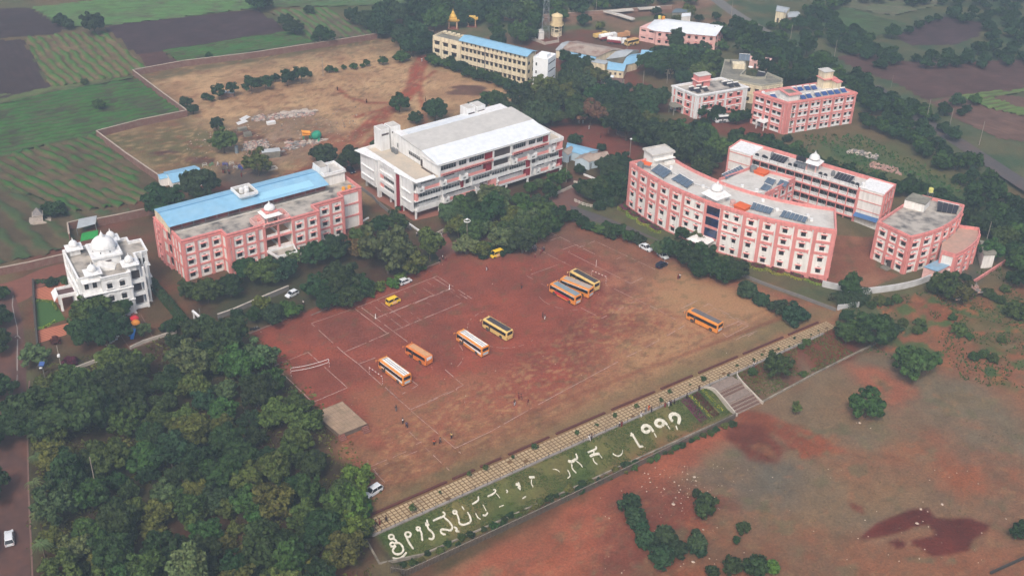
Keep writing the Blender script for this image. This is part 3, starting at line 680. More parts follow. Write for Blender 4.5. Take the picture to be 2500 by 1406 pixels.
 # trees and shrubs, place by place
NT=0
NT+=fill([(95,930),(330,900),(560,820),(640,850),(700,930),(760,1030),(815,1110),(850,1200),(880,1290),(890,1360),(820,1480),(120,1480),(110,1150)],5.5,(2.5,4.6),['dome','loose','loose','tall','dome'],['dark','dark','mid','grey','dark','blue','olive','mid'],'broadleaf tree of the dense dark grove left of the sports field','trees of the dense grove',5,4,avoid=[(235,1080,7),(640,1290,7),(420,1280,5),(300,1180,6),(480,1080,4)])
NT+=fill([(240,1150),(560,1180),(800,1290),(870,1380),(500,1440),(160,1400)],4.2,(1.6,2.6),['bush','spiky'],['olive','mid','dark'],'low shrub growing among the trees of the dense grove','undergrowth shrubs of the grove',6,1)
for(x,y,R,k,m,l)in((150,985,9,'umbrella','dark','huge dark spreading tree at the top left of the grove beside the dirt road'),(70,1015,6.5,'umbrella','dark','dark flat-topped tree leaning over the dirt road beside the grove'),(262,945,7,'umbrella','dark','dark flat-topped tree behind the huge spreading tree of the grove'),(228,754,6.4,'umbrella','mid','big spreading tree in front of the white domed house, nearest the lawn'),(256,802,6,'umbrella','dark','big spreading tree between the white domed house and the low front wall'),(272,752,4.4,'umbrella','mid','spreading tree touching the white domed house beside the umbrella slide'),(208,806,5,'umbrella','dark','spreading tree at the edge of the tiled drive of the white domed house'),(290,885,5.6,'dome','mid','round green tree just behind the low front wall at the head of the grove'),(82,862,3.2,'loose','grey','pale-tipped tree beside the street pole at the dirt road'),(395,478,6.6,'dome','dark','big dark round tree behind the left end of the blue-roofed pink building'),(487,452,5.4,'dome','blue','dark round tree behind the middle of the blue-roofed pink building'),(130,508,4,'bush','dark','dark bush beside the small domed shrine in the field'),(545,345,4.2,'dome','mid','round green tree beside the rubble in the dry compound'),(528,302,2.4,'dome','blue','small round tree above the green tree by the rubble'),(628,398,4.2,'loose','olive','thin-crowned tree with a bare trunk by the sand yard'),(975,250,3.5,'loose','mid','lone small tree beside the earth tracks of the dry field'),(790,372,4.6,'dome','blue','dark round tree behind the right end of the blue-roofed pink building'),(858,388,4.4,'dome','dark','dark tree between the pink building and the big white building'),(1062,268,4.6,'dome','dark','dark tree behind the white roof of the big white building'),(1015,285,2.6,'dome','dark','low dark tree beside the dark tree behind the big white roof'),(915,350,1.6,'bush','dark','small bush at the back corner of the big white building'),(1350,282,4.5,'umbrella','mid','wide low tree beside the rusty roofed shed behind the big white building')):
 tpx(x,y,R,k,m,l)
for(x,y,R)in((-10,770,3.4),(-12,830,3.4),(-16,940,4),(-18,1050,4.2),(-34,1180,4.2),(-76,1320,4.2),(-2,712,2.5)):tpx(x,y,R,'dome','dark','dark tree leaning in over the left side of the dirt road','trees left of the dirt road')
for(x,y,R)in((88,1110,1.9),(84,1180,1.8),(92,1250,2.0),(102,1330,1.9),(86,1060,1.7)):tpx(x,y,R,'palm','grey','bushy palm on the right-hand kerb of the dirt road','palms along the dirt road')
for i,(x,y,R,k,m)in enumerate(((460,695,3.6,'dome','dark'),(505,700,4.2,'dome','mid'),(560,682,4.8,'dome','dark'),(600,650,4.2,'dome','dark'),(640,655,5,'dome','mid'),(690,650,4.6,'dome','blue'),(715,625,3,'loose','grey'),(770,612,4.6,'dome','dark'),(820,600,4.6,'dome','dark'),(868,600,3.6,'loose','rust'),(880,570,3.8,'dome','mid'),(925,545,4,'dome','dark'),(965,535,4.2,'loose','mid'),(905,600,4.4,'loose','olive'),(780,690,5.2,'dome','dark'),(830,680,6,'dome','dark'),(880,690,4.6,'dome','dark'),(850,720,4,'dome','dark'),(800,725,3.8,'dome','dark'),(620,762,2.6,'loose','dark'),(665,765,3.4,'dome','blue'),(710,750,3.2,'dome','mid'),(640,735,3,'loose','olive'),(580,765,2,'bush','dark'))):
 tpx(x,y+(10 if x<570 else 4),R*.84,k,m,'tree in the planted strip between the blue-roofed pink building and the sports field','trees of the strip before the pink building')
tpx(945,610,7,'loose','grey','largest pale feathery tree between the pink building and the field corner');tpx(990,625,5.2,'loose','olive','yellow-green tree leaning out of the pale feathery tree')
tpx(1050,596,3.7,'tall','mid','dense egg-shaped tree at the field entrance corner')
for(x,y)in((1000,655),(1025,650),(960,690),(925,700),(980,675),(900,712)):tpx(x,y,1.9,'bush','bright','low green bush on the kerb under the pale feathery tree','bushes on the kerb of the field corner')
NT+=fill([(1085,510),(1140,480),(1240,468),(1345,500),(1368,525),(1330,565),(1270,590),(1190,605),(1140,600),(1120,560)],4.4,(2.4,3.7),['dome','tall','loose','dome'],['dark','mid','grey','mid','olive'],'tree of the thick clump between the big white building and the sports field','trees of the thick clump before the big white building',15,4)
NT+=fill([(1140,615),(1180,630),(1250,610),(1390,545),(1385,530),(1300,565),(1200,605)],2.8,(1.2,1.8),['bush'],['dark','mid'],'low dark bush along the foot of the thick clump of trees','bushes at the foot of the thick clump',16,.8)
for(x,y,R,k,m)in((560,990,3.2,'dome','dark'),(620,1020,3.4,'dome','dark'),(700,990,3.4,'dome','mid'),(720,1060,3,'dome','dark'),(860,860,4.6,'dome','dark'),(800,800,3.6,'dome','blue'),(930,780,3.6,'dome','dark'),(900,940,4.4,'dome','dark'),(800,950,3.4,'dome','dark'),(960,900,3,'dome','blue'),(850,1040,3,'dome','dark'),(940,1040,2.6,'dome','dark'),(880,1120,2.4,'bush','dark'),(800,1140,2.2,'bush','dark'),(720,1180,2,'bush','dark')):
 tpx(1280+x*.256,200+y*.256,R,k,m,'tree of the shady corner garden left of the curved pink building','trees of the corner garden')
for(x,y,R,k,m)in((300,950,2.6,'tall','mid'),(380,880,2.4,'loose','mid'),(150,960,2,'loose','grey'),(530,830,2,'loose','dark'),(250,1040,2.4,'dome','dark'),(60,1010,2,'loose','mid')):
 tpx(1280+x*.256,200+y*.256,R,k,m,'slim tree in the yard at the right end of the big white building','trees at the right end of the big white building')
for(x,y,R)in((460,1265,2.2),(560,1335,2.0)):tpx(1280+x*.256,200+y*.256,R,'dome','dark','small round tree at the bend of the asphalt road','pair of round trees at the road bend')
for(x,y,R,k,m)in((1440,552,2,'bush','dark'),(1465,560,2.2,'bush','mid'),(1490,566,2.4,'bush','dark'),(1511,563,2.4,'loose','dark'),(1535,575,2,'loose','mid'),(1560,582,2.2,'bush','dark'),(1482,552,1.8,'bush','mid')):
 tpx(x,y,R,k,m,'bushy low tree on the kerb between the field and the asphalt road','low trees between the field and the road')
for(x,y,R,k,m)in((1610,606,2.4,'loose','grey'),(1634,602,3.1,'loose','blue'),(1662,612,3.3,'loose','dark'),(1666,568,2.2,'loose','dark'),(1690,630,3.6,'dome','dark'),(1720,625,3.4,'loose','dark'),(1740,650,3.6,'dome','dark'),(1770,640,3.2,'dome','mid'),(1800,655,3.4,'dome','dark'),(1775,668,2.8,'dome','dark'),(1715,655,3,'dome','dark')):
 tpx(x,y,R,k,m,'tree of the dark row in front of the curved pink building porch','trees before the curved pink building')
tpx(1706,580,2.6,'loose','grey','pale-leaved frangipani standing against the porch of the curved pink building')
for(x,y,R)in((490,160,3.0),(592,225,2.3),(700,285,2.8),(822,332,3.3)):tpx(x,y,R,'bush','blue','round dark bush in the row on the dry edge of the field','four round bushes on the dry edge of the field',tagname='y5')
tpx(1730,1+625,1.2,'bush','dark','small plant among the row of trees before the curved pink building')
Y5T=[(1175,330,2.2,'dome','dark','dark tree at the corner where the white wall ends'),(1185,430,3.7,'dome','mid','left tree of the big dark pair at the end of the tiled walk'),(1370,425,5.4,'dome','mid','right and largest tree of the big dark pair at the end of the tiled walk'),(1470,450,2.5,'dome','blue','dark tree on the right flank of the big pair at the end of the walk'),(1645,640,5.2,'dome','mid','isolated round tree alone on the stony ground'),(702,665,3.4,'loose','mid','light green tree on the slope beside the right-hand steps'),(1318,935,4.0,'loose','mid','isolated irregular tree in the middle of the grey ground'),(830,965,1.5,'sapling','olive','thin sapling on the red earth right of the steps'),(1205,120,3.0,'tall','mid','leafy green tree inside the wall corner beside the curved building'),(1860,110,4.6,'loose','mid','big pale tree outside the curved white wall'),(1960,170,3.4,'loose','olive','olive tree right of the big pale tree by the curved wall'),(1790,130,2.6,'dome','dark','dark tree hanging over the curved white wall'),(1990,75,1.8,'bush','dark','dark bush at the wire fence by the pink annex'),(1400,230,2,'bush','olive','scrubby bush below the curved white wall'),(2350,300,3.4,'bush','mid','bush at the right edge of the scrub land')]
for x,y,R,k,m,l in Y5T:tpx(x,y,R,k,m,l,tagname='y5')
for(x,y,R)in((1520,220,1.6),(1560,375,1.3),(1680,380,1.6),(1660,440,1.4),(2130,180,1.8),(2230,230,1.5),(2180,210,1.3),(1950,440,2.2),(2120,600,1.6),(2050,620,1.4),(2180,630,1.5),(2260,150,1.6),(1340,260,1.5),(1460,250,1.3),(1900,350,1.2),(2240,500,1.3),(2020,480,1.1),(1700,430,1.0),(870,740,1),(530,720,1.2),(860,550,.9),(900,520,1.1)):
 tpx(x,y,R,'bush','mid','low green scrub bush dotted on the rough ground right of the field','scrub bushes on the rough ground',tagname='y5')
for(x,y,R,k)in((210,655,2.2,'spiky'),(240,735,2.6,'spiky'),(275,790,2,'bush'),(310,875,2.2,'bush'),(415,835,2.4,'spiky'),(400,965,2.8,'spiky'),(350,900,1.8,'bush'),(495,915,2.3,'bush'),(600,890,2.1,'spiky'),(610,930,1.8,'bush'),(595,825,1.1,'spiky'),(450,880,1.8,'bush')):
 tpx(x,y,R,k,'blue','dark bush of the clustered thicket on the red earth at the bottom','thicket on the red earth',tagname='y6')
for(x,y,R,l)in((645,672,2.8,'ragged dark bush alone above the thicket on the red earth'),(595,600,1.0,'little bush tip just above the ragged dark bush'),(865,800,1.6,'small bush right of the thicket on the red earth'),(828,872,.9,'tiny dry bush below the small bush'),(690,1062,1.5,'small bush at the bottom edge, leftmost of four'),(810,1028,2.0,'round bush at the bottom edge'),(945,1030,2.5,'wide leafy bush at the bottom edge'),(1035,1020,1.9,'bright leafy bush, rightmost of the bottom edge'),(2496,820,2.2,'dark bush cut by the right edge of the view')):
 tpx(x,y,R,'spiky','bright' if 'bright' in l else 'dark',l,tagname='y6')
for tg,L in(('y3',[(795,895,1.7),(1000,770,.8),(1220,640,1.1),(1345,590,1.3),(1550,510,.8),(1705,430,1.3)]),('y4',[(385,550,1.1),(550,480,.9),(710,400,1.2),(895,318,1.2),(1105,258,1.4),(1180,195,1.1),(1470,85,1.3),(30,665,1.2)]),('y5',[(420,680,.8),(535,640,.9),(195,765,1.3),(590,605,.7),(815,490,.8),(665,575,.7),(360,745,.7),(705,565,.6),(780,545,.6),(100,810,.6),(930,465,.6),(980,440,.6)])):
 for x,y,R in L:tpx(x,y,R*.5,'sapling','mid','young tree planted on the tiled walk beside the field','young trees planted on the tiled walk',tagname=tg)
for(x,y,R)in((875,1170,3.6),(848,1230,4.2),(880,1235,2.6),(860,1280,3.6)):tpx(x,y,R,'loose','bright','bright green tree at the edge of the grove beside the white parked van','bright trees by the white van')
NT+=fill([(945,1390),(1300,1235),(1500,1150),(1790,1030),(1795,1038),(1500,1165),(1300,1252),(960,1400)],1.7,(.6,1.1),['bush'],['dark','olive','mid'],'scrubby plant between the low wall and the palisade fence','plants along the palisade fence',31,-2.3)
for(x,y,R)in((1195,560,1.6),(1225,572,1.3),(1270,530,2.3),(1345,515,2.2),(1425,500,1.4),(1460,488,2.6),(1490,480,1.6),(1540,473,2.3),(1565,470,1.4),(1600,450,1.8),(1665,442,2.6),(1705,445,1.9),(1750,423,3),(1800,430,1.2)):
 tpx(x,y,R,'tall' if R>2 else 'dome','blue','small dark tree of the row across the dry compound','tree row across the dry compound',tagname='y8')
for(x,y,R)in((1915,402,1.6),(1950,405,1.2),(1998,392,1.0),(2055,382,1.6),(2105,382,1.0),(2132,366,1.5),(2225,352,2),(2336,322,2.7),(2310,330,1.6)):
 tpx(x,y,R,'dome','mid','small bush-like tree of the sparse row right of the pole','sparse row right of the pole',tagname='y8')
for(x,y,R,m,l)in((1075,598,2.4,'blue','dark bush at the corner of the brick wall'),(1120,632,2.1,'dark','green bush beside the wall corner bush'),(350,108,3.4,'blue','dark field tree left of the big field tree'),(395,140,2.6,'blue','bush below the dark field tree'),(540,142,4.6,'blue','big round dark tree between the ploughed and green fields'),(1660,115,3,'blue','left bush of the hedge group between far fields'),(1715,150,4,'blue','dark tree of the hedge group between far fields'),(1872,208,4.4,'dark','round dark tree standing on the brick wall line'),(1797,56,2.4,'blue','lone small tree in the far green field'),(2290,60,3,'blue','far round tree in the pale field'),(1215,320,1.6,'mid','small bush in the green strip field'),(2050,95,3.6,'blue','left tree of the far clump above the wall'),(2130,112,4.6,'blue','middle tree of the far clump above the wall'),(2200,160,4.6,'blue','right tree of the far clump above the wall'),(1495,2,5,'blue','far tree at the top edge above the ploughed field'),(1540,14,3,'blue','bush beside the far tree at the top edge'),(490,475,1.6,'mid','bush on the boundary of the striped crop field'),(570,605,2.2,'mid','low bush in the middle of the big crop field')):
 tpx(x,y,R,'dome',m,l,tagname='y8')
for(x,y,R)in((2330,205,4.6),(2420,190,5),(2400,270,4.4),(2460,230,4),(2370,240,3.4),(2290,180,3)):tpx(x,y,R,'dome','blue','dark tree of the group at the far end of the earth track','trees at the far end of the earth track',tagname='y8')
NT+=fill([(990,-20),(1060,70),(1180,95),(1300,90),(1310,40),(1500,14),(1700,-10),(1700,-40),(1000,-40)],8.5,(3.4,5.4),['dome'],['blue','dark','mid','blue'],'tree of the woods around the yellow shrine at the top','trees around the yellow shrine',41,4,avoid=[(1106,70,9),(1150,60,8),(1150,85,9),(1250,60,9)])
NT+=fill([(950,70),(1000,60),(1050,40),(1060,20),(960,5),(900,25)],8,(3.2,5.),['dome'],['blue','dark'],'tree of the far wood left of the yellow shrine','far wood left of the shrine',42,4)
for k in range(26):
 t=k/25;tpx(1052+t*242,140+t*82+6*math.sin(k*2.3),2.1+.5*math.sin(k*1.7),'dome',('dark','mid','blue')[k%3],'bushy tree of the hedge in front of the long cream building','hedge trees before the long cream building')
NT+=fill([(1120,258),(1290,225),(1345,190),(1400,150),(1455,185),(1510,215),(1560,225),(1600,290),(1640,330),(1560,320),(1480,285),(1390,285),(1340,290),(1180,268)],7.4,(3.8,5.8),['dome','dome','loose'],['mid','dark','blue','dark','olive'],'tree of the wooded belt behind the big white building','trees of the wooded belt',43,5,avoid=[(1500,195,5)])
for(x,y,R,k,m,l)in((1585,236,7.2,'umbrella','dark','wide umbrella tree left of the white and pink hostel'),(1533,298,7,'dome','dark','big dark tree beside the stone tree ring'),(1444,272,5.4,'dome','rust','brownish tree behind the red earth yard'),(1632,330,7,'dome','dark','large dark tree below the white and pink hostel'),(1664,352,5.6,'dome','dark','large tree right of the red earth yard'),(1403,338,2.8,'dome','blue','small round tree behind the blue roof shed'),(1470,360,1.6,'bush','dark','small bush by the sheds at the red yard'),(1600,150,7,'umbrella','dark','wide dark tree over the blue roofs at the back'),(1652,100,3.6,'tall','dark','tree standing against the pink hall with the white roof')):
 tpx(x,y,R,k,m,l)
NT+=fill([(1385,140),(1430,150),(1462,166),(1420,176),(1365,164)],5.5,(2.2,3.4),['dome'],['mid','dark'],'bushy tree in front of the rust-striped workshop roof','trees before the workshop',44,2)
NT+=fill([(1600,110),(1640,120),(1740,125),(1760,150),(1740,185),(1640,190),(1610,165)],7,(3.6,5.6),['dome','loose'],['mid','dark','blue'],'tree of the wood between the pink hall and the hostels','trees between the pink hall and the hostels',45,4)
NT+=fill([(1560,335),(1640,320),(1700,300),(1740,315),(1840,345),(1830,360),(1780,350),(1770,400),(1720,420),(1660,390),(1560,350)],6,(2.6,4.4),['dome'],['dark','mid','blue'],'tree of the wood in front of the two hostels','trees before the hostels',46,3,avoid=[(1790,318,9)])
NT+=fill([(1830,345),(1900,330),(1960,345),(1960,360),(1860,370)],4.5,(1.3,2.4),['bush'],['dark','mid'],'bush at the foot of the four-storey pink hostel','bushes before the four-storey hostel',47,1)
NT+=fill([(1760,60),(1800,40),(1900,95),(1960,100),(2050,165),(2120,175),(2150,215),(2080,205),(1900,195),(1830,130),(1740,100)],6,(2.4,4.2),['dome','dome','tall'],['blue','dark','mid'],'tree of the far wood behind the hostels','trees behind the hostels',48,4,avoid=[(1800,185,10),(1860,195,8)])
NT+=fill([(2100,215),(2170,240),(2330,345),(2460,450),(2540,520),(2540,640),(2440,560),(2360,440),(2200,330),(2100,300)],5.0,(2.0,3.8),['dome','loose'],['dark','mid','blue','dark'],'tree of the thick scrub wood along the right-hand road','trees along the right-hand road',49,3,avoid=[(2285,320,5),(2360,370,5),(2420,400,5),(2330,345,4),(2240,285,4)])
NT+=fill([(2150,150),(2200,130),(2330,120),(2540,100),(2540,150),(2330,152),(2200,152)],6,(1.8,3.4),['dome'],['blue','dark'],'tree of the far hedge between the brown fields','far hedge between the brown fields',50,3)
NT+=fill([(2140,80),(2260,45),(2300,25),(2420,20),(2540,30),(2540,90),(2420,90),(2400,50),(2290,40),(2190,85)],6.2,(1.8,3.4),['dome'],['blue','dark'],'tree of the farthest hedge at the top right','farthest hedge at the top right',51,3)
NT+=fill([(1900,100),(1960,55),(2040,20),(2050,0),(1980,0),(1930,40),(1880,55)],6.2,(2,3.8),['dome'],['blue','mid'],'tree of the far wood right of the yellow farmhouse','far wood by the yellow farmhouse',52,3,avoid=[(1910,35,12)])
NT+=fill([(2060,110),(2110,95),(2150,120),(2140,135),(2080,128)],6,(2,3.4),['dome'],['blue','dark'],'tree of the wood at the left tip of the brown field','wood at the tip of the brown field',53,3)
NT+=fill([(1560,20),(1680,20),(1760,30),(1740,50),(1600,45),(1540,50),(1300,75),(1290,60),(1480,40)],8,(1.8,3.2),['dome'],['blue','dark','olive'],'tree of the scattered far trees beyond the ruined walls','scattered far trees',54,3,avoid=[(1530,35,14),(1380,75,10)])
NT+=fill([(2240,250),(2300,280),(2350,330),(2330,335),(2280,290),(2190,235)],5.5,(1.6,3),['dome'],['blue','dark'],'bushy tree on the far side of the right-hand road','trees on the far side of the right-hand road',55,3)
for(x,y)in((1040,110),(1050,92),(975,78),(1010,88)):tpx(x,y,3.6,'dome','blue','dark tree at the left end of the long cream building','trees at the left end of the cream building')
for k in range(17):
 t=k/16;x,y=1875+t*310,352+t*110;tpx(x,y+4*math.sin(k*3),2.6+.4*math.sin(k*2),'loose',('dark','blue')[k%2],'tree of the dense row behind the long pink gallery building','tree row behind the gallery building')
for k in range(9):
 t=k/8;tpx(2225+t*170,452+t*95,3.6,'dome','dark','tall dark tree of the row behind the round-ended pink building','trees behind the round-ended building')
NT+=fill([(1790,335),(1880,330),(1900,345),(1860,350)],4.5,(2,3),['dome'],['dark'],'tree behind the left end of the long gallery building','trees at the left end of the gallery building',56,3)
NT+=fill([(2400,520),(2480,560),(2520,700),(2470,640),(2420,600)],6.5,(2.6,4),['dome'],['dark','mid'],'dark tree at the right edge beyond the pink annex','trees beyond the pink annex',57,3)
for(x,y,m)in((1845,215,'dark'),(1832,200,'dark'),(1882,208,'dark'),(1806,190,'dark')):tpx(x,y,1.1,'cypress',m,'dark pointed cypress beside the grey domed-front building','cypresses beside the grey building')
for(x,y)in((1800,178),(1822,182),(1812,172),(1838,176)):tpx(x,y,2.2,'palm','dark','palm in the courtyard of the grey building','palms in the grey building courtyard')
for(x,y,R)in((1715,270,2.6),(1755,272,2.8),(1740,285,2.2),(1800,285,3),(1830,280,2.6),(1700,310,3),(1720,300,2.4)):tpx(x,y,R,'dome','dark','tree standing against the white and pink hostel','trees against the white and pink hostel')
for(x,y,R,m,l,k)in((370,690,1.6,'grey','small white-flowering shrub in the bare garden bed by the umbrella slide','bush'),(350,805,1.8,'grey','white-speckled shrub beside the play ground','loose'),(135,830,1.4,'plum','dark red shrub at the end of the tiled drive','bush'),(172,880,1.8,'plum','dark red shrub by the street pole','bush'),(125,690,1.6,'dark','trimmed green hedge bush above the tiled drive','bush'),(160,685,1.4,'mid','second hedge bush above the tiled drive','bush')):
 tpx(x,y,R,k,m,l)
for(x,y,R,k)in((410,800,2,'bush'),(440,790,2.4,'loose'),(470,800,2.8,'dome'),(500,790,3,'dome'),(520,815,3.2,'dome'),(430,830,3,'dome')):tpx(x,y,R,k,'dark','dark tree beside the white arched gate','trees beside the white gate')
fill([(1960,60),(2040,25),(2120,90),(2200,130),(2140,140),(2060,115),(1970,90)],6,(1.8,3.2),['dome'],['blue','dark','mid'],'tree of the far hedge above the brown field','far hedge above the brown field',61,3)
fill([(2160,220),(2260,250),(2380,235),(2400,250),(2300,285),(2200,262)],6,(1.6,3),['dome'],['blue','dark','mid'],'tree of the far hedge by the pale brown field','far hedge by the pale brown field',62,3)
fill([(2060,-30),(2300,-30),(2500,-10),(2500,15),(2300,5),(2060,0)],7,(2,3.4),['dome'],['blue','dark'],'tree of the hedge along the top right edge','hedge along the top right edge',63,3)
plant_trees()
def hedge(name,pts,w,h,m,label,cat='hedge',group=None,dens=26,leaf=.16,zf=zg,seed=3):
 r=np.random.RandomState(seed);V=[];T=[]
 for a,b in zip(pts[:-1],pts[1:]):
  a=np.array(a[:2]);b=np.array(b[:2]);L=np.linalg.norm(b-a);n=int(L*dens*(w+h));u=(b-a)/max(L,1e-6);v=np.array([-u[1],u[0]])
  s=r.uniform(0,L,n);t=r.uniform(-.5,.5,n);zz=np.where(r.uniform(size=n)<.6,1.,r.uniform(0,1,n))
  t=np.where(zz<1,np.sign(t)*.5,t)
  hh=h*(1-.35*np.abs(t*2)**3)*(.9+.25*vnoise(s*1.2,t*3,seed));P_=a+u*s[:,None]+v*(t*w)[:,None]
  pos=np.concatenate([P_,(zg_np(P_[:,0],P_[:,1])+hh*zz)[:,None]],1);nn=r.normal(size=(n,3))*.5+[0,0,1];nn[:,:2]+=v*(t*1.5)[:,None]
  nn/=np.linalg.norm(nn,axis=1)[:,None]
  q,c=leaves(pos,nn,leaf*r.uniform(.6,1.4,n),np.repeat(r.uniform(.75,1.25,(n,1)),3,axis=1),r);V.append(q);T.append(c)
 o=link(name,mesh_quads(name,np.concatenate(V),np.concatenate(T),LM[m]));return tag(o,label,cat,group)
hedge('hedge',P([(365,690),(400,730),(450,790)]),2.2,2.2,'dark','long clipped green hedge right of the white domed house')
hedge('hedge',P([(80,742),(100,735),(128,738),(140,760)]),.5,.5,'lime','low yellow-green hedge curving round the lawn')
hedge('hedge',P([(85,805),(110,800),(135,785)]),.5,.5,'lime','low yellow hedge at the lower edge of the lawn')
hedge('hedge',P([(85,690),(130,690),(160,680)]),1.2,.9,'dark','dark clipped hedge above the tiled drive of the domed house')
hedge('hedge',P([(1460,500),(1500,500),(1530,478)]),2.5,1.6,'dark','broad clipped hedge in front of the corner garden')
hedge('hedge',P([(2030,745),(2080,735),(2110,712)]),4.5,3.2,'dark','tall dense hedge behind the white wall corner')
for a,b,m,w_,l in(((82,.8),(82.5,7.6),'plum',2.2,'dark red bedding plants in the left diagonal bed by the steps'),((85.6,.8),(86.2,7.8),'plum',1.8,'dark red bedding plants in the right diagonal bed by the steps')):
 hedge('flower_bed',[WT(*a),WT(*b)],w_,.35,m,l,'flower bed',dens=40,leaf=.12)
for a,b,l in(((83.7,.8),(84.5,7.6),'yellow flowers in the left row between red beds by the steps'),((87.6,1),(88.3,7.6),'yellow flowers in the right row beside the steps')):
 hedge('flower_row',[WT(*a),WT(*b)],.9,.45,'mid',l,'flower bed',dens=30,leaf=.12)
r=np.random.RandomState(8)
def speckles(name,pts,size,m,label,cat,parent_zoff=.45):
 n=len(pts);pos=np.array([(x,y,zg(x,y)+parent_zoff)for x,y in pts]);nn=r.normal(size=(n,3))*.3+[0,0,1];nn/=np.linalg.norm(nn,axis=1)[:,None]
 q,c=leaves(pos,nn,np.full(n,size),np.ones((n,3)),r);me=mesh_quads(name,q,c,m);o=link(name,me);tag(o,label,cat);o['kind']='stuff';return o
speckles('yellow_flowers',[WT((83.7 if i%2 else 87.6)+.8*((i*37%100)/100)+r.uniform(-.45,.45),.8+6.8*((i*37%100)/100))for i in range(260)],.08,mat('yellow_petal',srgb(205,195,50),.8,.1),'yellow flower heads in two rows beside the steps','flowers')
def tufts(name,label,n,sampler,h,m,seed,cat='grass',w=.05,tone=(.8,1.25)):
 r=np.random.RandomState(seed);xy=sampler(r,n);n=len(xy);z=zg_np(xy[:,0],xy[:,1]);V=[];a=r.uniform(0,6.28,n);hh=h*r.uniform(.5,1.5,n)
 t=np.stack([np.cos(a),np.sin(a),0*a],1);p=np.stack([xy[:,0],xy[:,1],z-.02],1);up=np.stack([r.normal(size=n)*.4*hh,r.normal(size=n)*.4*hh,hh],1)
 ww=w*r.uniform(.6,1.6,n)[:,None]*4
 v=np.stack([p-t*ww,p+t*ww,p+t*ww*.4+up,p-t*ww*.4+up],1).reshape(-1,3)
 c=np.repeat(np.repeat(r.uniform(tone[0],tone[1],(n,1)),3,axis=1),4,axis=0)
 o=link(name,mesh_quads(name,v,c,m));tag(o,label,cat);o['kind']='stuff';return o
def bank(r,n):
 t=r.uniform(0,90,n);d=r.uniform(.2,8.6,n);k=fbm(t,d,3,5)>.42;t,d=t[k],d[k]
 return np.stack([WO.x+WU.x*t+WV.x*d,WO.y+WU.y*t+WV.y*d],1)
tufts('grass','short green grass covering the sloping bank with the white letters',26000,bank,.1,LM['mid'],5,tone=(.8,1.6))
def bank2(r,n):
 t=r.uniform(98,134,n);d=r.uniform(.4,8.6,n);k=fbm(t,d,3,6)>.45;t,d=t[k],d[k]
 return np.stack([WO.x+WU.x*t+WV.x*d,WO.y+WU.y*t+WV.y*d],1)
tufts('grass','patchy grass on the slope right of the steps',4000,bank2,.2,LM['olive'],6)
def rough(r,n):
 x=r.uniform(30,190,n);y=r.uniform(160,290,n);t=(x-WO.x)*WU.x+(y-WO.y)*WU.y;d=(x-WO.x)*WV.x+(y-WO.y)*WV.y
 k=(d>13)*(fbm(x,y,5,62,3)>.58);return np.stack([x[k],y[k]],1)
tufts('dry_grass','sparse dry tufts on the rough red and grey ground',14000,rough,.12,LM['rust'],7,w=.04)
def scrubs(r,n):
 q=P([(2060,730),(2160,722),(2310,690),(2420,640),(2700,560),(2700,1000),(2400,920),(2200,860),(2060,830)]);x=r.uniform(90,190,n);y=r.uniform(225,320,n)
 k=(polydist(x,y,q)>0)*(fbm(x,y,6,64,3)>.5);return np.stack([x[k],y[k]],1)
tufts('scrub_growth','low green weeds on the rough ground right of the buildings',16000,scrubs,.4,LM['mid'],9,w=.06)
def rsides(r,n):
 q=P([(2100,330),(2500,520),(2620,640),(2460,620),(2300,470),(1900,400),(1960,330)]);x=r.uniform(60,230,n);y=r.uniform(280,400,n)
 k=(polydist(x,y,q)>0)*(fbm(x,y,7,65,3)>.42);return np.stack([x[k],y[k]],1)
tufts('scrub_growth','green weeds and creepers between the pink buildings and the right-hand road',16000,rsides,.6,LM['mid'],10,w=.1)
def grovefloor(r,n):
 q=PG([(75,900),(560,790),(700,870),(860,1080),(930,1200),(900,1290),(930,1500),(60,1500)]);x=r.uniform(-110,-10,n);y=r.uniform(130,270,n)
 k=(polydist(x,y,q)>0)*(fbm(x,y,6,66,3)>.46);return np.stack([x[k],y[k]],1)
tufts('undergrowth','low weeds covering the floor of the grove',22000,grovefloor,.35,LM['olive'],11,w=.09)
def stones(name,label,pts,rr,m,cat='stones'):
 b=MB();r=random.Random(3)
 for x,y in pts:
  s=rr*r.uniform(.5,1.6);z=zg(x,y);a=r.uniform(0,6.28);p=[(x+s*math.cos(a+k*1.257)*r.uniform(.7,1.2),y+s*math.sin(a+k*1.257)*r.uniform(.7,1.2))for k in range(5)]
  b.add([(u,v,z-.05)for u,v in p]+[(x,y,z+s*r.uniform(.4,.8))],[(i,(i+1)%5,5)for i in range(5)])
 o=b.build(name,m);tag(o,label,cat);o['kind']='stuff'
rs=random.Random(4)
pal=mat('pale_stone',srgb(190,172,156),.9,.2,2)
stones('stones','pale stones scattered over the red earth below the fence',[tuple(onG(*p))[:2]for p in[(rs.gauss(1660,90),rs.gauss(1190,55))for _ in range(150)]+[(rs.uniform(1460,2400),rs.uniform(1060,1400))for _ in range(90)]if p[1]>1130+(1800-p[0])*.05],.16,pal)
stones('stones','larger pale stones on the rough ground',[tuple(onG(1450+x*.42,950+y*.42))[:2]for x,y in((495,597),(635,815),(585,508),(595,533),(462,667),(1527,194),(1545,196),(1608,225),(1878,778),(1900,695),(1940,710),(2025,668),(576,1002),(2395,752))],.34,pal)
stones('litter','bits of pale litter on the red sports field',[tuple(G(*p))[:2]for p in[(1011,885),(1393,758),(1326,869),(779,839),(1210,905),(1113,1101),(1124,1105),(1130,1106),(1121,1103),(1052,663),(1032,655),(1073,645),(1080,646),(714,827),(637,810)]+[(rs.uniform(700,1900),rs.uniform(640,1100))for _ in range(70)]],.14,pal,'litter')
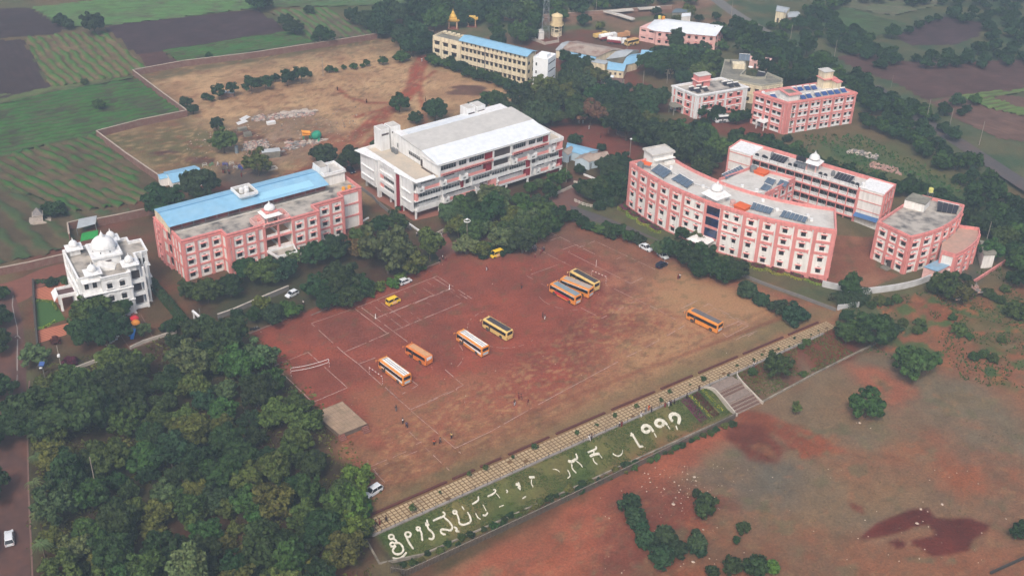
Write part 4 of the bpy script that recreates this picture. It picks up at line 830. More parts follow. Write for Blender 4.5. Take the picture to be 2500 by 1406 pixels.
# building kit
PINK=mat('pink_paint',srgb(224,146,141),.8,.09,.8,srgb(164,100,94),.45,1.3,streak=.12)
PALEPINK=mat('pale_pink_paint',srgb(236,190,184),.8,.07,.8,srgb(180,140,130),.35,.3)
WHITE=mat('white_paint',srgb(240,238,234),.75,.06,.7,srgb(150,142,134),.32,1.3,streak=.1)
BWHITE=mat('bright_white_paint',srgb(238,238,238),.7,.05,.7,srgb(150,146,140),.3,1.1,streak=.1)
CREAM=mat('cream_paint',srgb(236,222,192),.8,.07,.8,srgb(140,120,100),.5,1.2,streak=.12)
CONC=mat('roof_concrete',srgb(182,174,164),.95,.12,1.2,srgb(72,70,72),1.0,.3)
CONCP=mat('pale_roof',srgb(206,202,196),.9,.08,1.2,srgb(150,144,138),.5,.2)
GREYC=mat('old_concrete',srgb(140,136,124),.95,.15,1.2,srgb(78,76,70),.8,.22)
DARKG=mat('window_glass',srgb(34,38,44),.22,.25,1.5,spec=.6)
FRAME=mat('window_frame',srgb(72,58,54),.7,.1)
WFRAME=mat('white_window_frame',srgb(205,205,205),.6,.05)
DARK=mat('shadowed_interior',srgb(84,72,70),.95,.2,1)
RED=mat('maroon_paint',srgb(146,34,48),.8,.06,.8)
BLUE=sheetmat('blue_roof_sheet',srgb(138,186,216),srgb(166,200,220),.4)
WSHEET=sheetmat('white_roof_sheet',srgb(236,240,244),None,period=2.2)
GSHEET=sheetmat('translucent_grey_sheet',srgb(208,204,198),srgb(176,172,166),.4)
RUST=sheetmat('rusty_sheet',srgb(176,160,146),srgb(122,72,54),.95)
GALV=sheetmat('galvanised_sheet',srgb(176,182,186),srgb(140,140,138),.4)
ORANGE=mat('orange_paint',srgb(224,104,54),.6,.06)
STEEL=mat('grey_steel',srgb(130,132,134),.55,.1,metal=.3)
BLACKP=mat('black_plastic',srgb(34,34,38),.5,.15,2)
SOLAR=mat('solar_glass',srgb(92,106,122),.25,.2,.8,spec=.6)
SOLARB=mat('blue_solar_glass',srgb(56,84,140),.25,.15,.8,spec=.6)
BRICK=mat('brick_wall',srgb(124,88,78),.95,.18,2.5,srgb(150,136,122),.5,.6)
class B:
 def __init__(s,name,label,cat,o,ang,group=None):
  s.ang=math.radians(ang);s.root=thing(name,label,cat,(o[0],o[1],o[2]if len(o)>2 else 0),s.ang,group);s.proto={};s.mbs={}
 def mb(s,name,m):
  if(name,m.name)not in s.mbs:s.mbs[(name,m.name)]=(MB(),m)
  b=s.mbs[(name,m.name)][0];b.M=None;return b
 def part(s,name,mb,m,**k):return mb.build(name,m,s.root,**k)
 def flush(s):
  for(n,_),(b,m)in s.mbs.items():
   if b.f:b.M=None;b.build(n,m,s.root)
  s.mbs={}
 def win(s,x,y,z,w,h,rz,style='pink',n=3):
  """window centred at (x,y), sill at z; outward is local -y turned by rz"""
  k=(round(w,2),round(h,2),style,n)
  if k not in s.proto:
   f=MB();t=.07
   f.box(-w/2,-.06,0,-w/2+t,.02,h);f.box(w/2-t,-.06,0,w/2,.02,h);f.box(-w/2+t,-.06,0,w/2-t,.02,t);f.box(-w/2+t,-.06,h-t,w/2-t,.02,h)
   for i in range(1,n):xx=-w/2+w*i/n;f.box(xx-.035,-.055,t,xx+.035,.02,h-t)
   if h>1.15:f.box(-w/2+t,-.05,h*.66,w/2-t,.015,h*.66+.05)
   o=f.build('window',WFRAME if style in('white','band')else FRAME,s.root)
   p=MB();p.box(-w/2+.02,-.012,.02,w/2-.02,.03,h-.02);p.build('pane',DARKG,o)
   if style=='pink':
    c=MB();c.box(-w/2-.25,-.55,h+.12,w/2+.25,0,h+.22);c.build('sunshade',PINK,o)
    v=MB();v.box(-.38,-.03,h+.42,.38,.03,h+.62);v.build('ventilator',FRAME,o)
   elif style=='cream':
    c=MB();c.box(-w/2-.2,-.5,h+.1,w/2+.2,0,h+.2);c.build('sunshade',FRAME,o)
   elif style=='whites':
    c=MB();c.box(-w/2-.2,-.5,h+.1,w/2+.2,0,h+.2);c.build('sunshade',WHITE,o)
   elif style=='arch':
    c=MB();pr=[]
    for i in range(9):a=math.pi*i/8;pr.append((math.cos(a),math.sin(a)))
    for i in range(8):
     (a0,b0),(a1,b1)=pr[i],pr[i+1];R1,R2=w/2+.35,w/2+.12;kz=.75
     v_=[(R1*a0,-.18,h+b0*R1*kz),(R1*a1,-.18,h+b1*R1*kz),(R2*a1,-.18,h+b1*R2*kz),(R2*a0,-.18,h+b0*R2*kz)]
     c.add(v_+[(q[0],.02,q[2])for q in v_],[(0,1,2,3),(0,4,5,1),(2,6,7,3)])
    c.box(-w/2-.35,-.3,-.2,w/2+.35,0,-.08);c.build('arch_moulding',BWHITE,o)
   s.proto[k]=o;o.location=(x,y,z);o.rotation_euler=(0,0,rz);return o
  return copy_part(s.proto[k],s.root,(x,y,z),rz)
 def facade(s,A,Bp,z0,z1,floors,bays,pil=.75,beam=.55,pw=.3,mat_=None,win=(1.35,1.25),sill=.95,style='pink',panel=True,ends=(1,1),skip=(),corner=.35,dbl=(),n=3,top=0,name='pink_frame',merge_low=False):
  """pilasters, floor beams and windows on the wall A -> Bp (outline anticlockwise: outward is right-hand)"""
  ax,ay=A;bx,by=Bp;L=math.hypot(bx-ax,by-ay);a=math.atan2(by-ay,bx-ax);fr=s.mb(name,mat_ or PINK)
  fr.M=Matrix.Translation((ax,ay,0))@Matrix.Rotation(a,4,'Z')
  if isinstance(bays,int):bs=[i/bays for i in range(bays+1)]
  else:t=sum(bays);bs=[0];[bs.append(bs[-1]+q/t)for q in bays]
  H=(z1-z0-top)/floors;nb=len(bs)-1
  for i,f in enumerate(bs):
   if(i==0 and not ends[0])or(i==nb and not ends[1]):continue
   x=f*L;x=max(pil/2-.02,min(L-pil/2+.02,x));fr.box(x-pil/2,-pw,z0-.4 if z0<.5 else z0,x+pil/2,.05,z1-.002)
  for k in range(1,floors+1):
   if merge_low and k==1:continue
   zz=z0+k*H;
   for i in range(nb):fr.box(bs[i]*L+pil/2,-pw*.6,zz-beam/2-(.1 if k==floors else 0),bs[i+1]*L-pil/2,.05,min(zz+beam/2,z1-.004))
  if panel and corner:
   c=corner
   for i in range(nb):
    xa,xb=bs[i]*L+pil/2,bs[i+1]*L-pil/2
    if xb-xa<1.4:continue
    for k in range(floors):
     za,zb=z0+k*H+(beam/2 if k else .15),z0+(k+1)*H-beam/2
     lo=k==0 or not(merge_low and k==1);hi=not(merge_low and k==0)
     if merge_low and k==1:lo=False
     for(px_,sx)in((xa,1),(xb,-1)):
      for(pz,sz,ok)in((za,1,lo),(zb,-1,hi)):
       if not ok:continue
       q=[(px_,pz),(px_+sx*c,pz),(px_+sx*c*.3,pz+sz*c*.3),(px_,pz+sz*c)]
       v_=[(u,-pw*.45,w_)for u,w_ in q]+[(u,.02,w_)for u,w_ in q]
       fr.add(v_,[(0,1,2,3),(1,5,6,2),(2,6,7,3)])
  for k in range(floors):
   for i in range(nb):
    if(k,i)in skip:continue
    xa,xb=bs[i]*L,bs[i+1]*L;zz=z0+k*H+sill
    for t in((.5,)if(i not in dbl)else(.28,.72)):
     xx=xa+(xb-xa)*t;s.win(ax+math.cos(a)*xx,ay+math.sin(a)*xx,zz,win[0],win[1],a,style,n)
  return fr
def dome(b,name,m,c,z,r,n=28,h=.78,drum=.35,lantern=True,flute=0,fn=16):
 m_=MB();pr=[(r*.98,z),(r*.98,z+drum)]
 for i in range(11):
  a=i/10*math.pi/2*.96;pr.append((r*1.04*math.cos(a)**.85 if i else r*1.04,z+drum+r*h*math.sin(a)*1.15))
 m_.rev(pr,n,c,flute,fn);o=b.part(name,m_,m,smooth=True);zt=pr[-1][1]
 f=MB();f.rev([(r*.26,zt-.05),(r*.30,zt+r*.12),(r*.16,zt+r*.2),(r*.2,zt+r*.3),(r*.06,zt+r*.42),(.03,zt+r*.75)],12,c);f.build('finial',m if name!='white_dome' else WHITE,b.root,smooth=True)
 return o
def stairhead(b,x0,y0,x1,y1,z0,z1,m=WHITE,name='stair_head',eave=.4):
 k=MB();k.box(x0,y0,z0,x1,y1,z1);o=b.part(name,k,m)
 e=MB();e.box(x0-eave,y0-eave,z1,x1+eave,y1+eave,z1+.16);e.build('roof_slab',CONCP,o);return o
def watertank(name,label,p,r,h,m,group=None,ang=0):
 """ribbed cylindrical tank with a lid"""
 t=thing(name,label,'water tank',p,ang,group);k=MB();pr=[(r*.97,0)]
 for i in range(5):z=h*(i+.5)/6;pr+=[(r,z),(r*.94,z+h*.05),(r,z+h*.1)]
 pr+=[(r*.95,h*.86),(r*.4,h*.97)];k.rev(pr,18);k.build('tank_body',m,t,smooth=False)
 l=MB();l.rev([(r*.36,h*.96),(r*.38,h*1.03),(r*.1,h*1.07)],14);l.build('lid',m,t);return t
def loc2w(b,x,y,z=0):
 c,s=math.cos(b.ang),math.sin(b.ang);o=b.root.location;return(o.x+c*x-s*y,o.y+s*x+c*y,o.z+z)
def roofplane(m_,pts,th=.08):
 """thick sheet from 4 corner points"""
 v=list(pts)+[(p[0],p[1],p[2]-th)for p in pts];m_.add(v,[(0,1,2,3),(7,6,5,4),(0,4,5,1),(1,5,6,2),(2,6,7,3),(3,7,4,0)])
def heater(label,p,ang,group,m=SOLARB,tilt=.45,w=2.0,tank=WHITE):
 t=thing('solar_heater',label,'solar heater',p,ang,group);k=MB();d=1.7
 v=[(-w/2,-d/2,.25),(w/2,-d/2,.25),(w/2,d/2,.25+d*tilt),(-w/2,d/2,.25+d*tilt)]
 roofplane(k,v,.09);k.build('collector',m,t)
 q=MB();q.tube((-w/2-.05,d/2+.1,.45+d*tilt),(w/2+.05,d/2+.1,.45+d*tilt),.27,10);q.build('tank',tank,t)
 s_=MB()
 for x in(-w/2+.1,w/2-.1):s_.box(x-.03,d/2,0,x+.03,d/2+.06,.35+d*tilt);s_.box(x-.03,-d/2,0,x+.03,-d/2+.06,.24)
 s_.build('stand',STEEL,t);return t
def array(label,A,Bp,C_,D_,z,n,group,m=SOLAR,h0=.5,h1=1.3):
 """row of n tilted solar collectors between world corners A,B (low edge) and D,C (high edge)"""
 t=thing('solar_array',label,'solar panels',(A[0],A[1],z),0,group)
 for i in range(n):
  f0,f1=i/n+.012,(i+1)/n-.012;L=lambda P_,Q_,f:(P_[0]+(Q_[0]-P_[0])*f-A[0],P_[1]+(Q_[1]-P_[1])*f-A[1])
  a=L(A,Bp,f0);b=L(A,Bp,f1);c=L(D_,C_,f1);d=L(D_,C_,f0);k=MB()
  roofplane(k,[(a[0],a[1],h0),(b[0],b[1],h0),(c[0],c[1],h1),(d[0],d[1],h1)],.08);k.build('collector',m,t)
 s_=MB()
 for P_,hh in((A,h0),(Bp,h0),(C_,h1),(D_,h1)):s_.box(P_[0]-A[0]-.05,P_[1]-A[1]-.05,0,P_[0]-A[0]+.05,P_[1]-A[1]+.05,hh)
 s_.build('stand',STEEL,t)
 q=MB();q.tube((D_[0]-A[0],D_[1]-A[1],h1+.1),(C_[0]-A[0],C_[1]-A[1],h1+.1),.09,6);q.build('pipe',BWHITE,t);return t
def signtext(parent,name,txt,w,h,M,m,ext=.04):
 cu=bpy.data.curves.new(name,'FONT');cu.body=txt;cu.size=1;cu.extrude=ext;cu.align_x='LEFT'
 o=bpy.data.objects.new('tmp',cu);COL.objects.link(o);bpy.context.view_layer.update()
 me=bpy.data.meshes.new_from_object(o.evaluated_get(bpy.context.evaluated_depsgraph_get()));bpy.data.objects.remove(o)
 n=len(me.vertices)
 if n==0:return None
 co=np.empty(n*3);me.vertices.foreach_get('co',co);co=co.reshape(-1,3);mn=co.min(0);mx=co.max(0);co-=mn
 co[:,0]*=w/(mx[0]-mn[0]);co[:,1]*=h/(mx[1]-mn[1]);co=co[:,[0,2,1]]*[1,-1,1]
 me.vertices.foreach_set('co',co.ravel());me.transform(M);me.materials.clear();me.materials.append(m);me.update()
 return link(name,me,parent)
 # A: pink building with blue roof
a_=B('college_building','three-storey pink and white building with a long blue sheet roof and one dome','building',(-86.88,265.45),36.63)
HA=12.4;RA=11.5
outA=[(-.3,.0),(10.8,0),(10.8,-3.4),(21.8,-3.4),(21.8,2.2),(29.5,2.2),(29.5,-3.9),(37.8,-3.9),(37.8,0),(47.6,0),(47.6,2.8),(54.8,2.8),(54.8,16.8),(-1.4,16.8),(-1.4,10.6),(-.3,10.6),(-.3,6.6),(-.3,6.4)]
outA=outA[:-2]
w_=a_.mb('wall',WHITE);w_.prism(outA,-1,RA,top=False,bottom=False)
a_.mb('roof',CONC).prism(outA,RA-.25,RA)
a_.mb('parapet',PINK).ring(outA,.3,RA,HA)
co=MB();co.ring(offset(outA,-.22),.21,HA-.42,HA-.12);a_.part('cornice',co,PINK)
fs=a_.facade
fs((-.3,0),(10.8,0),0,RA,3,[3.8,3.9,3.4],ends=(1,0));fs((10.8,0),(10.8,-3.4),0,RA,3,1,skip=[(k,0)for k in range(3)],pil=.6)
fs((10.8,-3.4),(21.8,-3.4),0,RA,3,[1.4,3.4,3.6,2.4],skip=[(k,0)for k in range(3)]+[(k,3)for k in range(3)],ends=(1,1))
fs((29.5,-3.9),(37.8,-3.9),0,RA,3,[3.9,3.9]);fs((37.8,-3.9),(37.8,0),0,RA,3,1,skip=[(k,0)for k in range(3)],pil=.6)
fs((37.8,0),(47.6,0),0,RA,3,[1.6,3.7,3.9],skip=[(k,0)for k in range(3)]);fs((47.6,0),(47.6,2.8),0,RA,3,1,skip=[(k,0)for k in range(3)],pil=.5)
fs((47.6,2.8),(54.8,2.8),0,RA,3,1,skip=[(k,0)for k in range(3)],corner=.8,pil=.9)
fs((54.8,2.8),(54.8,16.8),0,RA,3,4,win=(1.2,1.2));fs((54.8,16.8),(-1.4,16.8),0,RA,3,16)
fs((-1.4,16.8),(-1.4,10.6),0,RA,3,[2,1.6,1.6],skip=[(k,i)for k in range(3)for i in(0,2)],corner=0)
fs((-.3,10.6),(-.3,0),0,RA,3,[2.8,1.8,1.6,2.4],skip=[(k,i)for k in range(3)for i in range(4)],corner=0,pil=.5)
for k in range(3):
 z=k*RA/3;bb=MB();bb.box(-1.35,7.9,z+.02,-.3,10.55,z+.22);bb.box(-1.35,7.9,z+.22,-1.2,10.55,z+1.0);bb.box(-1.2,7.9,z+.22,-.3,8.05,z+1.0);a_.part('balcony',bb,PINK)
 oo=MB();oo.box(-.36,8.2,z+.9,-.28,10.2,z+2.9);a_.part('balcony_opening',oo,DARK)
bb=MB();bb.box(-1.4,7.85,0,-1.15,8.1,RA);bb.box(-1.4,7.85,RA,-.3,10.6,RA+.3);a_.part('balcony_column',bb,PINK)
cb=a_.mb('centre_frame',PINK)
for x in(21.95,25.6,29.1):cb.box(x-.25,-3.6,0,x+.25,-3.1,HA-.45)if x==25.6 else None
for k in range(1,4):z=k*RA/3;cb.box(21.8,-3.55,z-.3,29.5,-3.05,z+.3)if k<3 else cb.box(21.8,-3.62,z-.35,29.5,-3.2,HA)
for k in range(0,3):
 z=k*RA/3;d=MB();d.box(21.8,-3.0,z-.12,29.5,2.2,z+.12)if k else None
 if k:d.build('balcony_floor',mat('tan_tiles',srgb(176,136,104),.9,.15,2),a_.root)
 r_=MB();r_.box(22.2,-3.3,z+.15,29.2,-3.15,z+1.0)
 r_.box(25.5,-3.1,z+.15,25.7,2.1,z+1.0);r_.build('balcony_wall',WHITE,a_.root)
 for x in(23.6,27.6):a_.win(x,2.18,z+1.0,1.1,1.5,0,'white',2)
cc=MB();cc.box(21.6,-3.4,RA-.2,29.6,-1.6,RA);cc.build('centre_slab',PINK,a_.root)
sg=MB();sg.box(21.2,-3.78,RA+.12,30,-3.64,HA-.1);sg=a_.part('sign_board',sg,PALEPINK)
signtext(sg,'sign_letters','ಶ್ರೀ ಕಾಲೇಜು COLLEGE OF AYURVEDIC',7.6,.45,Matrix.Translation((21.8,-3.84,RA+.3)),mat('sign_dark',srgb(90,50,50)))
pc=MB();pc.prism([(21.6,-3.6),(29.6,-3.8),(28.4,-8.6),(22.6,-8.2)],3.5,3.75);a_.part('porch_roof',pc,CONC)
pp=MB();pp.ring([(21.6,-3.6),(29.6,-3.8),(28.4,-8.6),(22.6,-8.2)],.3,3.75,4.4);a_.part('porch_parapet',pp,BWHITE)
for x,y in((22.9,-7.8),(28.1,-8.1)):q=MB();q.box(x-.25,y-.25,0,x+.25,y+.25,3.5);a_.part('porch_column',q,PINK)
tt=MB()
for x in(22.9,26.1):
 for y in(-2.9,0.1):tt.box(x-.18,y-.18,RA,x+.18,y+.18,14.1)
a_.part('turret_column',tt,PALEPINK)
t2=MB();zc=14.1
t2.add([(21.9,-3.9,zc),(27.1,-3.9,zc),(27.1,1.1,zc),(21.9,1.1,zc),(22.9,-2.9,zc+.75),(26.1,-2.9,zc+.75),(26.1,.1,zc+.75),(22.9,.1,zc+.75)],[(0,1,5,4),(1,2,6,5),(2,3,7,6),(3,0,4,7),(4,5,6,7),(3,2,1,0)]);a_.part('turret_canopy',t2,WHITE)
t3=MB();t3.box(22.7,-3.1,zc+.75,26.3,.3,zc+1.05);a_.part('turret_base',t3,PINK)
dome(a_,'dome',BWHITE,(24.5,-1.4),zc+1.05,1.5,24,.8,.3)
for x0,x1 in((19.4,22.4),(26.6,29.6)):
 q=MB();q.ring([(x0,-2.6),(x1,-2.6),(x1,.8),(x0,.8)],.2,RA,RA+1.5);a_.part('roof_enclosure',q,PALEPINK)
br=a_.mb('roof_sheet',BLUE);zE,zR,zB=13.7,15.0,14.5
roofplane(br,[(-1.0,6.3,zE),(46.6,6.3,zE),(46.6,13.2,zR),(-1.0,13.2,zR)]);roofplane(br,[(-1.0,13.2,zR),(46.6,13.2,zR),(46.6,16.9,zB),(-1.0,16.9,zB)])
q=MB();q.box(-1.2,13.05,zR+.01,46.7,13.35,zR+.09);a_.part('roof_ridge',q,sheetmat('ridge_blue',srgb(96,152,196)))
q=MB();roofplane(q,[(26,7.4,zE+.28),(42.5,7.4,zE+.28),(42.5,10.3,zE+.84),(26,10.3,zE+.84)],.05);a_.part('skylight_sheets',q,mat('pale_blue_sheet',srgb(158,208,232),.4,.06))
q=MB();q.add([(-.95,6.5,RA),(-.95,16.6,RA),(-.95,16.6,zB-.1),(-.95,13.2,zR-.1),(-.95,6.5,zE-.1),(-.8,6.5,RA),(-.8,16.6,RA),(-.8,16.6,zB-.1),(-.8,13.2,zR-.1),(-.8,6.5,zE-.1)],[(0,4,3,2,1),(5,6,7,8,9),(0,5,9,4),(1,2,7,6)]);a_.part('gable_wall',q,CREAM)
ps=MB()
for i in range(15):x=-.7+i*3.32;ps.box(x-.06,6.55,RA,x+.06,6.67,zE-.05)
ps.box(-.7,6.5,RA+.95,46,6.56,RA+1.02);a_.part('roof_post',ps,STEEL)
q=MB();q.box(-.6,7.9,RA+.005,46.2,8.05,zE+.1);a_.part('loft_wall',q,mat('loft_brick',srgb(150,72,66),.9,.2,.8,srgb(60,56,60),.8,.3))
q=MB();q.box(-.2,6.25,RA+.002,46.4,6.5,RA+.3);a_.part('loft_kerb',q,CONCP)
q=MB();q.add([(20.4,8.6,15.4),(25.9,8.6,15.4),(25.9,14.6,15.4),(20.4,14.6,15.4),(21.6,9.8,14.2),(24.7,9.8,14.2),(24.7,13.4,14.2),(21.6,13.4,14.2)],[(0,4,5,1),(1,5,6,2),(2,6,7,3),(3,7,4,0)])
q.ring([(20.4,8.6),(25.9,8.6),(25.9,14.6),(20.4,14.6)],.3,15.4,16.3);a_.part('tank_tray',q,BWHITE)
q=MB();q.box(20.65,8.85,15.3,25.65,14.35,15.42);a_.part('tray_floor',q,GREYC)
q=MB();q.box(21.4,9.6,RA,24.9,13.6,14.6);a_.part('tray_core',q,WHITE)
for i,(x,y)in enumerate(((22.4,11.8),(23.3,10.4),(23.9,12.0))):
 watertank('water_tank',('white water tank at the back of the square roof tray','white water tank at the front of the square roof tray','white water tank at the right of the square roof tray')[i],loc2w(a_,x,y,15.43),.7,1.4,BWHITE)
stairhead(a_,46.9,9.8,53.6,16.4,RA,14.6,WHITE);
q=MB();q.ring([(46.7,9.6),(53.8,9.6),(53.8,16.6),(46.7,16.6)],.35,14.76,15.5);a_.part('stair_head_parapet',q,BWHITE)
q=MB();q.box(46.4,11.0,15.0,49.2,15.6,17.0);a_.part('lift_room',q,BWHITE);q=MB();q.box(46.6,11.2,17.0,49.0,15.4,17.06);a_.part('lift_room_roof',q,CONC)
for i,x in enumerate((50.4,52.3)):watertank('water_tank',('left yellow water tank on the pink parapet corner','right yellow water tank on the pink parapet corner')[i],loc2w(a_,x,4.9,RA),.55,1.1,mat('yellow_tank',srgb(232,160,50),.5))
a_.flush()
l_=B('shed','small lean-to with a blue sheet roof behind the right end of the pink building','shed',loc2w(a_,34.5,17.2),36.63)
q=MB();roofplane(q,[(0,0,3.6),(13.5,0,3.6),(13.5,5.2,3.1),(0,5.2,3.1)]);l_.part('roof_sheet',q,BLUE);q=MB();q.box(.4,.2,0,13,4.8,3.05);l_.part('wall',q,GREYC)
# B: big white building
b_=B('college_building','largest white building with a broad white sheet roof, maroon panels and red lettering','building',(-29.14,304.48),38.6)
LB,DB,FH=56.5,28.5,3.1;z1=2.95
lv=[2.95,5.9,8.85,11.8]
sl_=b_.mb('floor_slab',BWHITE)
for z in lv:sl_.box(0,0,z-.3,LB,DB,z)
sl_.box(.1,.05,lv[0]-.75,LB,.3,lv[0]-.301)
w_=b_.mb('wall',BWHITE);w_.box(2.2,1.7,lv[0]+.002,LB-.3,DB-.4,lv[3]-.302)
b_.mb('ground_floor_wall',WHITE).box(12,6,-1,LB-3,DB-3,lv[0]-.302)
cl=b_.mb('column',BWHITE)
for x in(.25,8.6,17,25.5,34,42.5,LB-.6):
 for y in(.3,7,14,21,DB-.6):cl.box(x-.25,y-.25,-.5,x+.25,y+.25,lv[0]-.302)
q=MB();q.box(-.0,.0,lv[3]+.002,LB,DB,lv[3]+.05);b_.part('terrace',q,mat('terrace_tiles',srgb(200,186,168),.9,.06,1.5,srgb(160,158,152),.6,.2))
q=MB()
def flare(q,a,b,c,d,za,zb):
 q.add([(a[0],a[1],za),(b[0],b[1],za),(d[0],d[1],zb),(c[0],c[1],zb),(a[0],a[1],za-.35),(b[0],b[1],za-.35),(d[0],d[1],zb-.2),(c[0],c[1],zb-.2)],[(0,1,2,3),(7,6,5,4),(3,2,6,7),(1,5,6,2),(0,3,7,4),(0,4,5,1)])
flare(q,(0,.0),(6.6,.0),(-.4,-1.1),(6.6,-1.1),12.9,12.55);flare(q,(0,9.2),(0,.0),(-1.6,9.2),(-.4,-1.1),12.9,12.6);flare(q,(0,DB),(0,18.6),(-3.2,DB+.3),(-1.6,18.6),12.9,12.6);flare(q,(0,18.6),(0,9.2),(-1.1,18.6),(-1.1,9.2),12.9,12.85)
b_.part('eave',q,BWHITE)
q=MB();q.box(.002,.0,lv[3]+.05,.35,DB,12.9);q.box(.35,.0,lv[3]+.05,6.6,.3,12.9);q.box(50.6,.0,lv[3]+.05,LB,.3,12.75);q.box(LB-.3,.3,lv[3]+.05,LB,DB-.3,12.75);q.box(0.35,DB-.3,lv[3]+.05,LB,DB,12.9);b_.part('parapet',q,BWHITE)
PP=mat('salmon_panel',srgb(236,160,154),.8,.06)
F=lambda n_,m:b_.mb(n_,m)
def band(x0,x1,z,h=1.25,y=1.68,n=None):b_.win((x0+x1)/2,y,z,x1-x0,h,0,'band',n or max(2,int((x1-x0)/.9)))
def spandrel(x0,x1,z,h=.95,m=BWHITE,y=0):F('spandrel',m).box(x0,y,z,x1,y+.15,z+h)
def acbox(x,z,w=2.2,h=2.0):
 o=MB();o.box(x,-1.0,z+.02,x+w,-.02,z+.12);o.box(x,-1.0,z+.12,x+.1,0,z+h);o.box(x+w-.1,-1.0,z+.12,x+w,0,z+h*.98);o.box(x+.1,-1.0,z+.12,x+w-.1,-.9,z+h*.8);o.box(x+w*.55,-.9,z+h*.8,x+w-.1,-.8,z+h)
 o=b_.part('service_box',o,BWHITE);p=MB();p.box(x+w*.35,-1.03,z+.5,x+w*.7,-1.0,z+1.0);p.build('air_conditioner',STEEL,o)
L1,L2,L3=lv[0],lv[1],lv[2]
def bays(z,segs):
 for s in segs:
  k,x0,x1=s[:3]
  if k=='w':spandrel(x0,x1,z,.85,BWHITE,.9 if False else 0);band(x0+.3,x1-.2,z+1.05,1.45,.02 if len(s)>3 else 1.66)
  elif k=='W':F('spandrel',BWHITE).box(x0,.0,z,x1,.9,z+.95);band(x0+.3,x1-.3,z+1.0,1.4,-.02)
  elif k=='p':spandrel(x0,x1,z,.9,PP);band(x0+.5,x1-.4,z+1.25,1.0)
  elif k=='P':F('colour_panel',PP).box(x0,.1,z,x1,1.6,z+2.6)
  elif k=='r':F('colour_panel',RED).box(x0,.1,z,x1,1.6,z+2.6)
  elif k=='a':acbox(x0,z-.1,x1-x0)
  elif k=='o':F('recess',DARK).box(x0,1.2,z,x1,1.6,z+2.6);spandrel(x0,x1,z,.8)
  elif k=='v':F('fin',BWHITE).box(x0,-.25,z-.3,x1,1.7,z+2.65)
bays(L3,[('a',.3,2.6),('p',2.6,8.6),('a',8.6,10.6),('p',10.6,15.6),('a',15.6,18.4),('p',18.4,25.6),('r',25.9,27.9),('v',28.2,28.5),('o',28.5,35.0),('v',35.0,35.3),('a',35.4,37.2),('p',37.2,41.8),('a',41.8,45),('p',45,50.4),('a',50.4,52.4),('p',52.4,55.2),('P',55.2,56.2)])
bays(L2,[('P',.3,1.1),('W',1.2,9.2),('W',9.4,16.2),('r',16.2,17.4),('v',17.6,17.9),('o',17.9,20.2),('v',20.2,20.5),('W',20.6,27.4),('W',27.7,34.2),('W',34.4,41.4),('r',41.6,43),('v',43.2,43.5),('o',43.5,46),('W',46.2,50.4),('W',50.6,54.8),('r',54.8,56.2)])
bays(L1,[('w',.6,9.4),('v',9.5,9.8),('a',9.8,11.6),('p',11.6,21.6),('a',21.6,24),('p',24,27.8),('P',27.8,29.8),('v',30,30.3),('p',30.3,41.5),('r',41.7,43.2),('v',43.3,43.6),('a',44.6,46.6),('p',46.6,50.6),('a',50.6,52.8),('p',52.8,55.4),('r',55.4,56.3)])
for x0,x1 in((13,20),(21,28),(28.5,33),(36,41)):b_.win((x0+x1)/2,5.97,.9,x1-x0,1.3,0,'band',7)
F('colour_panel',RED).box(42.5,4.5,0,47.5,5.9,2.6);F('colour_panel',RED).box(51.5,1.5,0,56,2.0,2.6)
sd=b_.mb('side_wall',BWHITE)
sd.box(-.7,.9,lv[0]-.6,-.003,6.6,12.5);sd.box(-1.6,19.5,lv[0]+.2,-.003,DB-.4,12.5);sd.box(-.9,9.6,lv[1]-.4,-.003,18.4,lv[1]+.6);sd.box(-.9,9.6,lv[2]-.4,-.003,18.4,lv[2]+.6);sd.box(-.9,9.6,lv[3]-.5,-.003,18.4,12.85)
sd.box(-.9,9.6,lv[0]-.5,-.003,18.4,lv[0]+1.1);sd.box(-.45,9.61,lv[0]+1.1,-.004,18.39,lv[3]-.5)
F('fin',BWHITE).box(-1.25,18.4,-.5,-.2,19.5,12.6);F('fin',BWHITE).box(-1.25,8.9,-.5,-.2,9.6,12.6);F('colour_panel',RED).box(-.95,6.75,-.5,-.1,8.9,11.9);F('fin',BWHITE).box(-1.1,6.45,lv[0]-.8,-.1,6.75,12.4)
for z in(lv[0]+2.2,lv[1]+2.3):sd.box(-1.1,1.2,z,-.7,6.2,z+.35);sd.box(-2.0,20.3,z,-1.6,27.3,z+.35)
for z in(lv[1]-1.85,lv[2]-1.85):
 F('colour_panel',PP).box(-.6,16.6,z,-.46,18.3,z+1.45);b_.win(-.47,13.2,z+.05,6.4,1.35,-math.pi/2,'band',7)
F('ground_floor_wall',WHITE).box(1.5,9.8,-.5,2.2,18.2,lv[0]-.31)
ts=b_.mb('top_storey',BWHITE);ts.box(8.2,.35,12.0,49.9,24.2,15.6)
g=b_.mb('gable',BWHITE);zr_,ze_=17.3,15.75;yr=9.0
for x in(8.15,49.6):g.add([(x,.3,15.5),(x,24.2,15.5),(x,24.2,15.9),(x,23,17.1),(x,yr,zr_),(x,.3,ze_),(x+.3,.3,15.5),(x+.3,24.2,15.5),(x+.3,24.2,15.9),(x+.3,23,17.1),(x+.3,yr,zr_),(x+.3,.3,ze_)],[(0,5,4,3,2,1),(6,7,8,9,10,11),(0,6,11,5),(1,2,8,7)])
q=MB();roofplane(q,[(7.8,-.6,15.85),(50.4,-.6,15.85),(50.4,8.3,17.25),(7.8,8.3,17.25)],.14);b_.part('roof_front_slope',q,WSHEET)
q=MB();roofplane(q,[(7.8,8.3,17.27),(50.4,8.3,17.27),(50.4,19.6,17.75),(7.8,19.6,17.75)],.14);b_.part('roof_middle',q,GSHEET)
